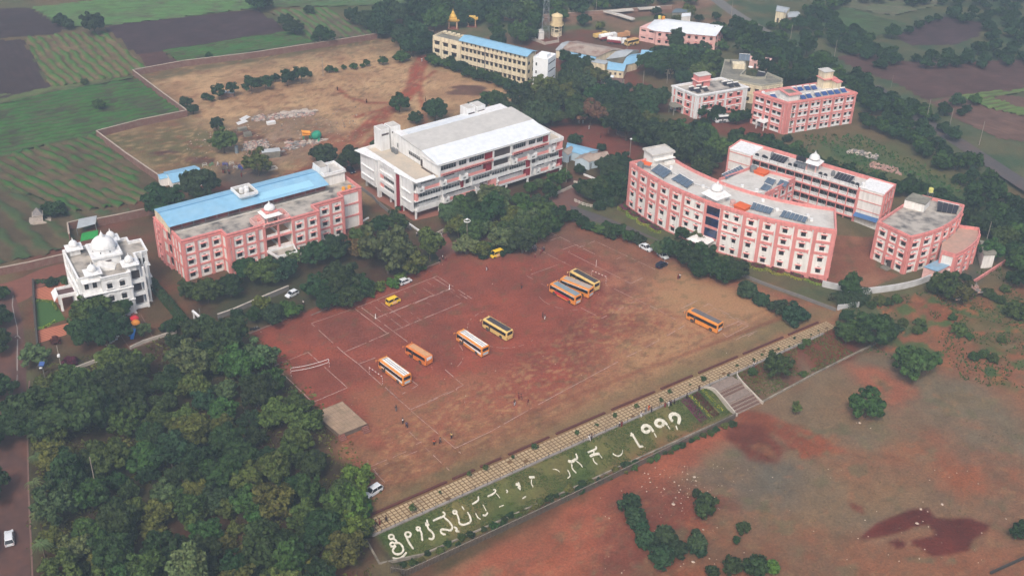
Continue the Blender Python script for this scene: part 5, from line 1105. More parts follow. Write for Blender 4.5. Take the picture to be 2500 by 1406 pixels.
q=MB();roofplane(q,[(11.2,19.6,17.72),(38.5,19.6,17.72),(38.5,25.6,16.6),(11.2,25.6,16.6)],.14);b_.part('roof_back_slope',q,WSHEET)
q=MB();q.box(8.3,8.4,15.6,49.8,24.2,17.0);q.box(8.3,19.7,15.6,11.0,25.2,17.5);q.box(38.7,19.7,15.6,49.8,24.8,17.2);b_.part('roof_core',q,BWHITE)
q=MB();q.box(7.6,-.72,15.45,50.6,-.6,15.9);q.box(7.6,-.6,15.5,7.78,8.3,15.85);b_.part('fascia',q,BWHITE)
q=MB();q.box(7.7,-.75,15.9,50.5,-.68,15.97);b_.part('gutter',q,STEEL)
Fm=lambda n_,m:b_.mb(n_,m)
for x in(8.5,28.3,35.1,50.1):Fm('fin',BWHITE).box(x-.18,-.5,11.85,x+.18,.35,15.45)
for x0,x1 in((9.3,14.8),(15.8,18.6),(19.6,25.2),(36.3,41.2),(42.4,45.0),(45.7,48.0)):b_.win((x0+x1)/2,.33,13.25,x1-x0,1.55,0,'band',max(3,int((x1-x0)/.8)))
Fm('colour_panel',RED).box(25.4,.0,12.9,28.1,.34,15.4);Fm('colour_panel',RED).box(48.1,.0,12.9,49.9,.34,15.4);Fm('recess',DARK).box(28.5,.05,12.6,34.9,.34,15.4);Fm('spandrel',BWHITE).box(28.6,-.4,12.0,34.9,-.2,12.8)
SB=mat('sign_band',srgb(238,176,170),.8,.05);RL=mat('red_letters',srgb(140,30,40),.7,.05)
for x0,x1,txt in((8.7,28.1,'ಶ್ರೀ ಚನ್ನಬಸವೇಶ್ವರ ಗುರುಕುಲ ಕಲಾ ವಿಜ್ಞಾನ ಮತ್ತು ವಾಣಿಜ್ಯ ಮಹಾವಿದ್ಯಾಲಯ'),(35.4,49.9,'SRI CHANNABASAVESHWARA COLLEGE, HOSPITAL, PG STUDIES & RESEARCH CENTER')):
 q=MB();q.box(x0,-.62,11.9,x1,-.48,12.75);sg=b_.part('sign_band',q,SB)
 signtext(sg,'sign_letters',txt,x1-x0-1.0,.52,Matrix.Translation((x0+.5,-.68,12.06)),RL)
b_.win(8.13,12.6,13.3,6.2,1.3,-math.pi/2,'band',6);b_.win(8.13,21.8,13.2,.8,1.5,-math.pi/2,'band',2)
q=MB();q.box(8.05,8.3,12.0,8.19,9.2,14.1);b_.part('door',q,FRAME)
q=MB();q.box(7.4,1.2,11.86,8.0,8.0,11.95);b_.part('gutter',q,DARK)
for y in(20.2,21.8):q=MB();q.box(6.3,y,11.9,7.2,y+1.1,13.3);b_.part('condenser',q,STEEL)
for x0,y0,x1,y1 in((3.9,24.6,7.0,28.6),(7.6,24.6,11.0,28.6),(35.6,23.2,38.6,27.4),(39.2,23.2,42.6,27.4)):
 q=MB();q.box(x0,y0,11.9,x1,y1,18.9);o=b_.part('lift_tower',q,BWHITE);q=MB();q.box(x0+.3,y0+.3,18.91,x1-.3,y1-.3,18.97);q.build('tower_roof',CONCP,o)
 q=MB();q.box(x0+.3,y0-.04,16.9,x1-.3,y0+.01,17.5);q.build('louvre',DARK,o)
q=MB();q.box(7.0,27.9,12,7.6,28.5,18.5);q.box(3.9,27.8,-1,7.0,28.6,12);b_.part('tower_link',q,BWHITE)
b_.flush()
q=MB();q.prism([loc2w(b_,-1,-.3)[:2],loc2w(b_,12.2,-2.4)[:2],loc2w(b_,12.2,6)[:2],loc2w(b_,-1,28)[:2],loc2w(b_,-2.4,20)[:2]],-.2,.06);struct(q.build('paving',mat('terracotta_paving',srgb(142,92,76),.95,.12,2)))
GW=mat('grey_wall',srgb(120,116,112),.95,.12,1)
def wall(name,label,pts,h,th,m,cat='wall',group=None,cap=None,z=None,dz=.3):
 t=tag(link(name,None),label,cat,group);t.location=(pts[0][0],pts[0][1],0)
 b=MB();b.M=Matrix.Translation((-pts[0][0],-pts[0][1],0));c=MB();c.M=b.M
 zf=(lambda x,y:z)if z is not None else zg
 for b_m,w_,z0,z1 in((b,th,-dz,h),)+(((c,th+.14,h,h+.12),)if cap else()):
  n=len(pts);L=[];R=[]
  for i in range(n):
   a=Vector(pts[max(0,i-1)][:2]);e=Vector(pts[min(n-1,i+1)][:2]);tt=(e-a).normalized();nn=Vector((-tt.y,tt.x))*w_/2;p=Vector(pts[i][:2]);L.append(p+nn);R.append(p-nn)
  v=[]
  for p,c0 in zip(L,pts):v+=[(p.x,p.y,zf(*c0[:2])+z0),(p.x,p.y,zf(*c0[:2])+z1)]
  for p,c0 in zip(R,pts):v+=[(p.x,p.y,zf(*c0[:2])+z0),(p.x,p.y,zf(*c0[:2])+z1)]
  f=[]
  for i in range(n-1):
   a0,a1,b0,b1=2*i,2*i+1,2*i+2,2*i+3;o=2*n
   f+=[(a0,a1,b1,b0),(o+b0,o+b1,o+a1,o+a0),(a1,o+a1,o+b1,b1),(a0,b0,o+b0,o+a0)]
  f+=[(0,2*n,2*n+1,1),(2*n-2,2*n-1,4*n-1,4*n-2)];b_m.add(v,f)
 b.build('wall_body',m,t)
 if cap:c.build('coping',cap,t)
 return t
PALE=mat('pale_coping',srgb(186,176,166),.95,.15,1)
wall('low_wall','low grey wall beside the pillars at the left end of the big white building',P([(880,462),(912,485),(922,498)]),1.1,.25,GW)
wall('low_wall','low grey wall from the red pillar towards the path corner',P([(925,500),(955,525),(985,550),(1003,560)]),1.1,.25,GW)
wall('low_wall','whitewashed wall piece along the brick path in front of the thick clump',P([(1062,578),(1092,562)]),1.1,.3,PALE)
wall('kerb_wall','white kerb wall curving between brick paving and garden',P([(998,548),(1015,560),(1035,572)]),.5,.4,BWHITE)
wall('kerb_wall','short white kerb by the pink building corner',P([(876,547),(900,533)]),.4,.4,BWHITE)
wall('low_wall','long pale wall in front of the big white building along the brick road',P([(1290,505),(1320,492),(1370,470),(1412,452)]),.9,.3,PALE)
wall('low_wall','grey wall along the back of the roadside planting left of the field',P([(532,778),(570,765),(640,735),(705,708)]),1.3,.3,GW,cap=PALE)
wall('low_wall','pale wall in front of the grove below the domed house',P([(141,922),(180,905),(232,885),(300,862)]),.9,.3,PALE)
wall('low_wall','pale wall between playground and grove',P([(318,853),(350,838),(400,822),(432,812)]),.9,.3,PALE)
# C: curved building
CC=Vector((102.3,352.4));RO,RI,TH0,TH1=76.0,62.6,-153.2,-101.4
c_=B('hostel_building','long curved four-storey pink and white building with a dark glass centre bay','building',(CC.x,CC.y),0)
HC,RC,Z0=14.8,13.9,-2.6
pol=lambda r,a:(r*math.cos(math.radians(a)),r*math.sin(math.radians(a)))
NS=26
wing=[(-43.1,-45.2),(-31.6,-35.4),(-20.0,-42.1),(-31.5,-53.6)]
th=[TH0,-149.6,-146.1,-142.6,-139.0,-135.4,-129.5,-125.6,-120.5,-116.9,-113.3,-109.6,-105.7,TH1];arcO=[pol(RO,a)for a in th];arcI=[pol(RI,TH1+(TH0-TH1)*i/NS)for i in range(NS+1)]
outC=arcO+arcI
c_.mb('wall',WHITE).prism(outC,Z0,RC-.2,top=False,bottom=False)
c_.mb('roof',CONCP).prism(outC,RC-.2,RC);c_.mb('parapet',PINK).ring(outC,.3,RC,HC)
co=MB();co.ring(offset(outC,-.24),.23,HC-.9,HC-.25);c_.part('cornice',co,PINK)
wq=[(-42.6,-44.4),(-31.4,-35.2),(-19.8,-42.0),(-30.6,-53.2)]
c_.mb('wing_wall',WHITE).prism(wq,Z0,RC+.1,top=False,bottom=False);c_.mb('wing_roof',CONCP).prism(wq,RC-.1,RC+.102)
co=MB()
for A0,A1 in((wq[0],wq[1]),(wq[1],wq[2]),(wq[2],wq[3])):co.strip([A0,A1],.3,RC-.4,h=1.3)
c_.part('wing_parapet',co,PINK)
th=[TH0,-149.6,-146.1,-142.6,-139.0,-135.4,-129.5,-125.6,-120.5,-116.9,-113.3,-109.6,-105.7,TH1]
for i in range(13):
 A0,A1=pol(RO,th[i]),pol(RO,th[i+1]);e=(1,1 if i==12 else 0);zb=-.4 if i<7 else-1.4
 if i==6:
  for k in range(1,4):
   q=MB();q.M=Matrix.Translation((*A0,0))@Matrix.Rotation(math.atan2(A1[1]-A0[1],A1[0]-A0[0]),4,'Z');LL=math.dist(A0,A1);q.box(.3,-.12,k*3.48+.25,LL-.3,.1,k*3.48+2.9);c_.part('glass_wall',q,mat('dark_blue_glass',srgb(30,36,58),.12,.3,.6,srgb(46,72,140),.6,.35,spec=.7))
  c_.facade(A0,A1,0,RC,4,1,pil=.8,beam=.75,ends=(1,0),corner=0,skip=[(k,0)for k in range(4)],pw=.35)
 elif i in(5,7):c_.facade(A0,A1,0,RC,4,1,pil=.8,beam=.4,ends=e,dbl=(0,),win=(1.1,1.25),corner=.4,merge_low=(i!=5),n=2)
 else:c_.facade(A0,A1,0,RC,4,1,pil=1.0,beam=.8,ends=e,corner=.5,merge_low=True,win=(1.3,1.3),pw=.3)
pb=c_.mb('plinth',PINK);pb.prism([pol(RO+.22,a)for a in th]+[pol(RO-.5,TH1+(TH0-TH1)*i/NS)for i in range(NS+1)],Z0,.35)
for A0,A1,nb in((pol(RO,TH1),pol(RI,TH1),3),(pol(RI,TH0),pol(RO,TH0),3)):c_.facade(A0,A1,0,RC,4,nb,pil=.7,corner=0,win=(1.0,1.2))
for i in range(NS):
 if i%2==0:c_.facade(arcI[i],arcI[i+1],0,RC,4,1,pil=.6,corner=0,beam=.5,win=(1.0,1.2))
 else:c_.facade(arcI[i],arcI[i+1],0,RC,4,1,pil=.6,corner=0,beam=.5,skip=[(k,0)for k in range(4)])
for A0,A1,nb in((wq[2],wq[1],3),):pass
c_.facade(wq[3],wq[2],0,RC,4,4,pil=.6,corner=.2,win=(1.0,1.2));c_.facade(wq[2],wq[1],0,RC,4,3,pil=.6,corner=.2,win=(1.0,1.2));c_.facade(wq[1],wq[0],0,RC,4,4,pil=.6,corner=.2,win=(1.0,1.2))
def c2(x,y):return(x-CC.x,y-CC.y)
ang=math.radians(27);q=MB();q.M=Matrix.Translation((*c2(43.0,321.2),0))@Matrix.Rotation(ang,4,'Z')
q.box(-3.6,-2.6,RC,3.6,2.4,17.0);o=c_.part('stair_head',q,WHITE);q=MB();q.M=Matrix.Translation((*c2(43.0,321.2),0))@Matrix.Rotation(ang,4,'Z')
q.box(-4.0,-3.0,17.0,4.0,2.8,17.2);q.ring([(-4,-3),(4,-3),(4,2.8),(-4,2.8)],.2,17.2,17.6);q.build('roof_slab',CONCP,o)
q=MB();q.M=Matrix.Translation((*c2(43.0,321.2),0))@Matrix.Rotation(ang,4,'Z');q.box(-3.2,-3.6,15.6,3.9,-2.6,15.8);q.box(.2,-3.7,RC,3.8,-2.7,14.9);q.build('porch_slab',WHITE,o)
dc=c2(57.0,295.2);ang=math.radians(38);M_=Matrix.Translation((dc[0],dc[1],0))@Matrix.Rotation(ang,4,'Z')
q=MB(M_);q.box(-1.9,-1.9,RC,1.9,1.9,15.9);c_.part('turret',q,WHITE)
q=MB(M_)
for s0,s1,z in((3.1,2.3,15.9),(2.3,1.7,16.6)):
 q.add([(-s0,-s0,z),(s0,-s0,z),(s0,s0,z),(-s0,s0,z),(-s1,-s1,z+.6),(s1,-s1,z+.6),(s1,s1,z+.6),(-s1,s1,z+.6)],[(0,1,5,4),(1,2,6,5),(2,3,7,6),(3,0,4,7),(4,5,6,7),(3,2,1,0)])
c_.part('turret_canopy',q,BWHITE);dome(c_,'dome',BWHITE,dc,17.15,1.75,24,.8,.3)
q=MB(M_);q.add([(2,-1.2,RC),(4.6,-1.2,RC),(2,-1.2,15.8),(2,1.2,RC),(4.6,1.2,RC),(2,1.2,15.8)],[(0,1,2),(3,5,4),(1,4,5,2)]);c_.part('turret_ramp',q,WHITE)
PM=(CC.x,CC.y)
for nm,lab,x,y,an in(('pump_shelter','orange box-like shelter on the roof just right of the dome',63.8,290.6,-42),('pump_shelter','orange box-like shelter on the roof near the long gallery building',73.2,314.0,-42)):
 t=thing(nm,lab,'roof shelter',(x,y,RC),math.radians(an));q=MB();q.box(-1.7,-1.5,.0,1.7,1.5,.95);q.build('body',ORANGE,t);q=MB();q.box(-1.95,-1.75,.95,1.95,1.75,1.05);q.build('lid',ORANGE,t)
t=thing('roof_sheet','small orange sheet roof by the steel tank on the left end of the curved building','roof shelter',(38.9,315.3,RC),math.radians(-30));q=MB();roofplane(q,[(-1.6,-.9,1.6),(1.6,-.9,1.6),(1.6,.9,1.9),(-1.6,.9,1.9)]);q.build('sheet',ORANGE,t)
q=MB();[q.box(x-.05,-.05,0,x+.05,.05,1.7)for x in(-1.4,1.4)];q.build('post',STEEL,t)
watertank('steel_tank','steel drum tank on the left end of the curved roof',(37.2,315.2,RC),1.0,2.1,STEEL)
watertank('steel_tank','small steel drum tank between the dome and the orange shelter',(61.4,292.4,RC),.8,1.8,mat('pale_pink_tank',srgb(200,160,155),.6))
watertank('steel_tank','steel drum tank beside the far orange shelter',(70.9,315.2,RC),1.0,2.1,STEEL)
for i,(A0,B0,C0,D0,n)in enumerate((((40.2,313.1),(43.4,307.9),(46.1,311.2),(42.8,316.1),4),((45.7,307.7),(49.7,301.9),(51.7,304.2),(48.3,309.6),4),((61.9,308.7),(68.5,315.4),(67.3,316.6),(60.7,309.9),7),((70.9,303.0),(72.7,301.2),(74.2,303.0),(72.4,304.8),2),((72.9,307.4),(75.0,305.5),(76.2,307.2),(74.1,309.1),2),((76.4,306.0),(78.6,304.4),(79.8,306.0),(77.6,307.8),2),((65.9,289.9),(71.0,286.9),(72.2,288.7),(67.1,292.3),5),((73.4,285.8),(79.8,282.3),(80.8,284.0),(74.8,287.9),6))):
 lab=('largest solar array, at the left end of the curved roof','second large solar array left of the dome','long solar array along the back edge of the roof wing','small pair of solar collectors in the middle of the roof wing','small pair of collectors beside the far orange shelter','small pair of collectors at the end of the roof wing','solar array right of the orange shelter','solar array at the right end of the curved roof')[i]
 array(lab,A0,B0,C0,D0,RC,n,'solar arrays on the curved building')
q=MB();q.M=Matrix.Translation((-PM[0],-PM[1],0))
for pts in([(42.6,317.2),(52.4,305.0)],[(67.6,293.4),(81.6,285.0)],[(61,305),(70,300.5),(76,303)],[(52.5,305),(58,301)]):
 for a,b in zip(pts[:-1],pts[1:]):q.tube((*a,RC+.35),(*b,RC+.35),.12,6)
for x,y in((46.5,316),(51.5,306.5),(54.5,303.5),(70.5,295.6),(73.5,290),(77,288.8),(82,284.5),(81.5,287),(66,304.5),(69.8,302),(74.5,310)):q.box(x-.4,y-.4,RC,x+.4,y+.4,RC+.7)
q.build('roof_pipes',BWHITE,c_.root)
q=MB();q.M=Matrix.Translation((-PM[0],-PM[1],0))@Matrix.Translation((53.0,290.8,0))@Matrix.Rotation(math.radians(-43),4,'Z')
q.add([(-3.1,-2.0,3.3),(3.1,-2.0,3.3),(3.1,3.8,3.3),(-3.1,3.8,3.3),(-2.2,-1.2,3.8),(2.2,-1.2,3.8),(2.2,3.8,3.8),(-2.2,3.8,3.8)],[(0,1,5,4),(1,2,6,5),(2,3,7,6),(3,0,4,7),(4,5,6,7),(3,2,1,0)]);c_.part('porch_roof',q,WHITE)
for x,y in((-2.5,-1.4),(2.5,-1.4)):q=MB();q.M=Matrix.Translation((-PM[0],-PM[1],0))@Matrix.Translation((53.0,290.8,0))@Matrix.Rotation(math.radians(-43),4,'Z');q.box(x-.25,y-.25,-.5,x+.25,y+.25,3.29);c_.part('porch_column',q,PALEPINK)
c_.flush()
for j,(a0,a1)in enumerate(((-153.5,-150.0),(-150.0,-146.3),(-146.3,-142.6),(-142.6,-138.8),(-121.5,-117.6),(-117.4,-113.6),(-113.4,-109.6),(-109.4,-105.6),(-105.4,-102.0))):
 am=(a0+a1)/2
 pts=[((RO+2.4+1.3*math.sin(math.pi*i/6))*math.cos(math.radians(a0+(a1-a0)*i/6))+CC.x,(RO+2.4+1.3*math.sin(math.pi*i/6))*math.sin(math.radians(a0+(a1-a0)*i/6))+CC.y)for i in range(7)]
 hedge('hedge',pts,.9,.6,'lime','scalloped yellow-green hedge, one of the row round the foot of the curved pink building',group='scalloped hedges of the curved building',dens=34,leaf=.12,seed=j)
 c0=((RO+1.9)*math.cos(math.radians(am))+CC.x,(RO+1.9)*math.sin(math.radians(am))+CC.y);u=(-math.sin(math.radians(am)),math.cos(math.radians(am)))
 hedge('flower_bed',[(c0[0]-u[0]*1.9,c0[1]-u[1]*1.9),(c0[0]+u[0]*1.9,c0[1]+u[1]*1.9)],2.4,.9,'plum','dark purple clipped bush behind a scalloped hedge of the curved pink building','hedge','purple bushes of the curved building',dens=30,leaf=.13,seed=j+20)
 hedge('flower_bed',[(c0[0]-u[0]*1.0,c0[1]-u[1]*1.0),(c0[0]+u[0]*1.0,c0[1]+u[1]*1.0)],1.0,1.1,'mid','green cushion plant on top of a purple bush of the curved pink building','plant','green cushions of the curved building',dens=30,leaf=.13,seed=j+40)
 # D: long gallery building behind
d_=B('hostel_building','long straight pink and white building with open baluster galleries behind the curved one','building',(109.3,308.3),144.2)
d_.root.rotation_euler[2]=math.radians(144.2);HD=10.9;ff=HD/3.55
w_=d_.mb('wall',WHITE);w_.box(8.2,-8,-2.5,43.5,-1.7,HD-.9);w_.box(.2,-8,-2.5,8.2,0,HD);w_.box(43.5,-8,-2.5,51.4,0,HD)
d_.mb('roof',CONCP).box(8.201,-7.99,HD-.9,43.499,.2,HD-.6)
p_=d_.mb('parapet',PINK);p_.box(-.1,-8.3,HD-.9,51.7,-8.0,HD+.5);p_.box(-.1,-8.0,HD+.001,.2,0,HD+.5);p_.box(51.4,-8.0,HD+.001,51.7,0,HD+.5)
q=MB();q.box(.2,-7.99,HD,8.1,.1,HD+.12);q.box(43.6,-7.99,HD,51.4,.1,HD+.12);d_.part('block_roof',q,BWHITE)
pf=d_.mb('pink_frame',PINK)
for k in range(4):
 z=HD-.75-k*ff
 pf.box(8.2,.02,z-.35,43.5,.3,z-.12)if z>0 else None
 if k:pf.box(8.2,-.2,z-.12,43.5,.25,z+.08)
 if k<3:pf.box(.2,.0,z-.12,8.2,.12,z+.12);pf.box(43.5,.0,z-.12,51.4,.12,z+.12)
for x in(.2,8.0,43.4,51.4):pf.box(x-.25,-.1,-2.5,x+.25,.22,HD-.002)
nb=12
for i in range(nb+1):
 x=8.4+i*(43.3-8.4)/nb;pf.box(x-.14,-.15,-2,x+.14,.12,HD-1.12)
for k in range(4):
 z=HD-.75-k*ff;q=MB();bl=MB()
 for i in range(nb):
  x0=8.54+i*(34.9)/nb;x1=x0+34.9/nb-.28;q.box(x0,-.05,z+.09,x1,.1,z+.35);q.box(x0,-.05,z+.95,x1,.1,z+1.1)
  n=6
  for j in range(n):xx=x0+(x1-x0)*(j+.5)/n;q.box(xx-.14,-.04,z+.35,xx+.14,.09,z+.95)
 if z>-1.2:d_.part('balustrade',q,BWHITE)
 if k:q=MB();q.box(8.3,-1.7,z-.12,43.4,-.2,z+.0);d_.part('gallery_floor',q,GREYC)
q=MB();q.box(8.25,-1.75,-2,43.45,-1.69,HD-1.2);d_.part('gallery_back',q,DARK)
for k in range(1,4):
 for i in range(nb):d_.win(8.4+34.9/nb*(i+.5),-1.68,HD-.75-k*ff+.5,1.5,1.5,math.pi,'white',3)
fr=d_.mb('pink_frame2',PINK)
for k in range(1,4):fr.box(-.12,-8,k*HD/3-.2,.19,0,k*HD/3+.15)
for y in(-7.8,-5.3,-2.7,-.2):fr.box(-.2,y-.25,-2.5,.19,y+.25,HD)
for k in range(3):
 for y in(-6.6,-4.0,-1.5):d_.win(.19,y,k*HD/3+1.1,.8,1.3,-math.pi/2,'white',2)
q=MB();roofplane(q,[(.5,.2,2.9),(7.8,.2,2.9),(7.8,1.9,2.3),(.5,1.9,2.3)]);d_.part('awning',q,sheetmat('deep_blue_sheet',srgb(70,110,160)))
q=MB()
for x in(23.2,26.2):
 for y in(-5.4,-2.4):q.box(x-.18,y-.18,HD-.6,x+.18,y+.18,12.9)
d_.part('turret_column',q,PALEPINK);zc=12.9;q=MB()
q.add([(22.3,-6.4,zc),(27.1,-6.4,zc),(27.1,-1.5,zc),(22.3,-1.5,zc),(23.3,-5.4,zc+.8),(26.1,-5.4,zc+.8),(26.1,-2.5,zc+.8),(23.3,-2.5,zc+.8)],[(0,1,5,4),(1,2,6,5),(2,3,7,6),(3,0,4,7),(4,5,6,7),(3,2,1,0)]);d_.part('turret_canopy',q,BWHITE)
dome(d_,'dome',BWHITE,(24.7,-3.95),zc+.8,1.6,22,.85,.3)
q=MB();q.box(26.0,-2.6,12.15,29.8,-.4,12.3);[q.box(x-.06,y-.06,HD-.6,x+.06,y+.06,12.15)for x in(26.1,27.9,29.7)for y in(-2.5,-.5)]
t=thing('tank_stand','steel stand carrying three black tanks beside the small dome of the gallery building','tank stand',d_.root.location.copy(),d_.ang);q.build('stand',STEEL,t)
for i,(x,y,z)in enumerate(((42.2,-.9,0),(40.0,-1.2,0),(39.0,-.6,0),(27.0,-1.5,2.9),(28.0,-1.5,2.9),(29.0,-1.5,2.9),(31.0,-.8,0),(29.9,-2.6,0),(20.9,-.8,0),(19.3,-.8,0),(10.6,-.9,0),(9.2,-.9,0))):
 watertank('water_tank','black ribbed water tank standing on the roof of the long gallery building',loc2w(d_,x,y,HD-.6+z),.62,1.35,BLACKP,'black tanks of the gallery building')
watertank('water_tank','white water tank at the right end of the gallery building roof',loc2w(d_,7.4,-1.2,HD+.12),.6,1.3,BWHITE)
for i,(x0,x1,y0,y1,lab)in enumerate(((33.2,38.2,-1.4,-4.6,'black solar array at the left end of the gallery building roof'),(11.6,17.0,-1.6,-4.8,'black solar array at the right end of the gallery building roof'))):
 c=[loc2w(d_,*p)[:2]for p in((x0,y0),(x1,y0),(x1,y1),(x0,y1))];array(lab,c[0],c[1],c[2],c[3],HD-.6,5,None,mat('dark_solar',srgb(52,50,56),.4,.15),.4,1.3)
watertank('steel_tank','horizontal steel drum beside the left array of the gallery roof',loc2w(d_,38.6,-4.2,HD-.6),.5,1.8,STEEL)
watertank('steel_tank','steel drum left of the right array of the gallery roof',loc2w(d_,18.0,-3.6,HD-.6),.6,1.8,STEEL)
d_.flush()
# R: round-ended pink building
r_=B('hostel_building','three-storey pink building with a curved bow front and a grey stained flat roof','building',(0,0,-1.6),0)
RH,RR=12.1,11.2
outR=[(103.2,292.4),(110.0,283.6),(113.7,285.4),(117.6,287.6),(120.8,290.0),(123.8,292.8),(126.8,296.2),(129.4,300.2),(131.4,304.4),(121.0,309.9),(117.9,309.6),(113.9,304.2)]
r_.mb('wall',WHITE).prism(outR,-1.2,RR,top=False,bottom=False);r_.mb('roof',CONC).prism(outR,RR-.2,RR);r_.mb('parapet',PINK).ring(outR,.3,RR,RH)
q=MB();q.ring(offset(outR,-.2),.19,RH-.75,RH-.25);r_.part('cornice',q,PINK)
r_.facade(outR[0],outR[1],0,RR,3,[3.8,2.9,3.2],win=(1.5,1.3),pil=.8,beam=.5,ends=(1,1),n=4)
for i in range(1,8):r_.facade(outR[i],outR[i+1],0,RR,3,1,win=(1.5,1.3)if i<3 else(1.1,1.3),pil=.95,beam=.55,n=4,pw=.35,ends=(1,0))
for a,b_2 in((8,9),(9,10),(10,11),(11,0)):r_.facade(outR[a],outR[b_2],0,RR,3,1 if a in(9,10)else 3,pil=.7,corner=0,skip=[(k,0)for k in range(3)]if a in(9,10)else())
q=MB();q.prism([(113.4,303.2),(117.1,307.6),(121.4,304.6),(118.4,300.4)],RR,13.6);o=r_.part('stair_head',q,WHITE);q=MB();q.prism([(113.2,303.3),(117.1,307.9),(121.7,304.6),(118.4,300.1)],13.6,13.75);q.build('roof_slab',GREYC,o)
q=MB();q.box(105.4,286.2,3.0,107.6,287.6,3.2);r_.part('door_hood',q,PINK);q=MB();q.M=Matrix.Translation((107.0,287.2,0))@Matrix.Rotation(math.radians(-52),4,'Z');q.box(-.6,-.25,0,.6,.1,2.4);r_.part('door',q,DARK)
q=MB();q.M=Matrix.Translation((107.0,287.2,0))@Matrix.Rotation(math.radians(-52),4,'Z');q.box(-1.2,-2.2,0,1.2,-.26,.35);r_.part('door_step',q,GREYC)
outX=[(119.5,283.9),(122.9,281.9),(126.0,284.4),(128.9,287.4),(131.6,290.8),(133.9,295.4),(134.6,298.2),(129.4,299.4),(126.6,295.4),(123.4,291.6),(121.6,289.9)]
r_.mb('annex_wall',WHITE).prism(outX,-1,7.0,top=False,bottom=False);r_.mb('annex_roof',mat('annex_roof',srgb(186,150,134),.9,.1,1,srgb(150,140,130),.5,.3)).prism(outX,6.8,7.0)
q=MB();q.strip([outX[i]for i in(0,1,2,3,4,5,6,7)],.3,7.0,h=.9);r_.part('annex_parapet',q,PINK)
for i in range(1,6):r_.facade(outX[i],outX[i+1],0,7.0,2,1,win=(1.4,1.2),pil=1.1,beam=.6,pw=.5,ends=(1,0),n=4)
r_.facade(outX[0],outX[1],0,7.0,2,1,pil=.5,skip=[(0,0),(1,0)],corner=0)
q=MB();q.prism([(125.2,281.2),(127.4,280.0),(129.0,282.4),(126.8,283.8)],-.4,.15);r_.part('annex_steps',q,mat('pinkish_steps',srgb(166,122,112),.95))
r_.flush()
x_=thing('outbuilding','plain white box-like block beyond the pink annex','building',(0,0,-1.6));q=MB();q.prism([(133.6,288.2),(137.0,288.8),(139.0,294.4),(135.4,296.8)],-.5,4.2);q.build('wall',WHITE,x_)
q=MB();q.prism([(133.4,288.0),(137.2,288.6),(139.3,294.5),(135.3,297.1)],4.2,4.5);q.build('roof',GREYC,x_)
x_=thing('shed','small cream shed with a grey blue sheet roof in front of the round-ended building','shed',(0,0,-1.6));q=MB();q.prism([(114.9,282.0),(117.9,279.7),(122.4,282.7),(119.8,285.2)],-.5,3.2);q.build('wall',PALEPINK,x_)
q=MB();roofplane(q,[(114.7,282.0,3.45),(117.9,279.4,3.45),(122.7,282.7,4.0),(119.9,285.5,4.0)]);q.build('roof_sheet',mat('weathered_blue_sheet',srgb(128,164,188),.6,.15,.8,srgb(150,150,150),.5,.5),x_)
watertank('water_tank','yellow water tank on a stand on the round-ended building',(122.6,309.0,12.0),.7,1.4,mat('pale_yellow_tank',srgb(214,208,120),.6))
t=thing('tank_stand','thin steel stand under the yellow tank of the round-ended building','tank stand',(122.6,309.0,9.6));q=MB()
for x in(-.6,.6):
 for y in(-.6,.6):q.box(x-.05,y-.05,0,x+.05,y+.05,2.35)
q.box(-.7,-.7,2.3,.7,.7,2.4);q.build('stand',STEEL,t)
array('black solar array on the round-ended building roof',(122.4,300.8),(127.6,299.2),(129.4,302.8),(124.0,305.6),9.6,4,None,mat('dark_solar',None),.4,1.2)
# hostels
h_=B('hostel_building','four-storey pink and white hostel with solar heaters and a cream roof tower','building',(93.3,377.0),24.05)
HH=12.0;HRf=11.2;outH=[(0,0),(29.2,0),(29.2,12.6),(-4.6,12.6)]
outH=[(0,0),(29.2,0),(24.2,12.6),(-5.2,12.6)]
h_.mb('wall',BWHITE).prism(outH,-2,HRf,top=False,bottom=False);h_.mb('roof',CONCP).prism(outH,HRf-.2,HRf);h_.mb('parapet',PINK).ring(outH,.3,HRf,HH);q=MB();q.ring(offset(outH,-.3),.29,HH-.9,HH-.3);h_.part('cornice',q,PINK)
h_.facade((0,0),(29.2,0),0,HRf,4,[1.4,3,5,5,5,5,4.6],win=(1.0,1.1),sill=.9,dbl=(2,3,4,5,6),corner=0,beam=.12,pil=.9,skip=[(k,0)for k in range(4)])
h_.facade((-5.2,12.6),(0,0),0,HRf,4,[4.6,2.6,4.4,1.4],win=(1.3,1.1),corner=0,beam=.4,pil=.8,dbl=(0,2),skip=[(k,3)for k in range(4)])
q=MB();q.box(.2,-.2,HRf/2-.25,29,-.02,HRf/2+.2);h_.part('band',q,PINK)
for A0,A1,nb in((outH[1],outH[2],3),(outH[2],outH[3],6)):h_.facade(A0,A1,0,HRf,4,nb,corner=0)
q=MB();q.box(2.4,-.06,1,3.0,.02,HRf-.6);h_.part('stair_grille',q,GREYC)
stairhead(h_,1.0,1.0,5.6,6.6,HRf,13.7,WHITE);q=MB();q.box(.6,.6,13.86,6.0,7.0,14.2);h_.part('stair_head_band',q,PINK);q=MB();q.box(1.6,2.2,14.2,4.6,5.6,14.25);h_.part('stair_head_top',q,GREYC)
stairhead(h_,20.6,8.2,24.4,11.8,HRf,17.3,CREAM,'roof_tower',.3);q=MB();q.box(20.2,7.4,14.6,26.0,12.2,14.85);q.box(23.6,4.6,14.2,26.2,8.0,14.55);h_.part('tower_band',q,PINK);q=MB();q.box(23.9,4.9,HRf,25.9,7.9,14.2);h_.part('tower_lobby',q,CREAM)
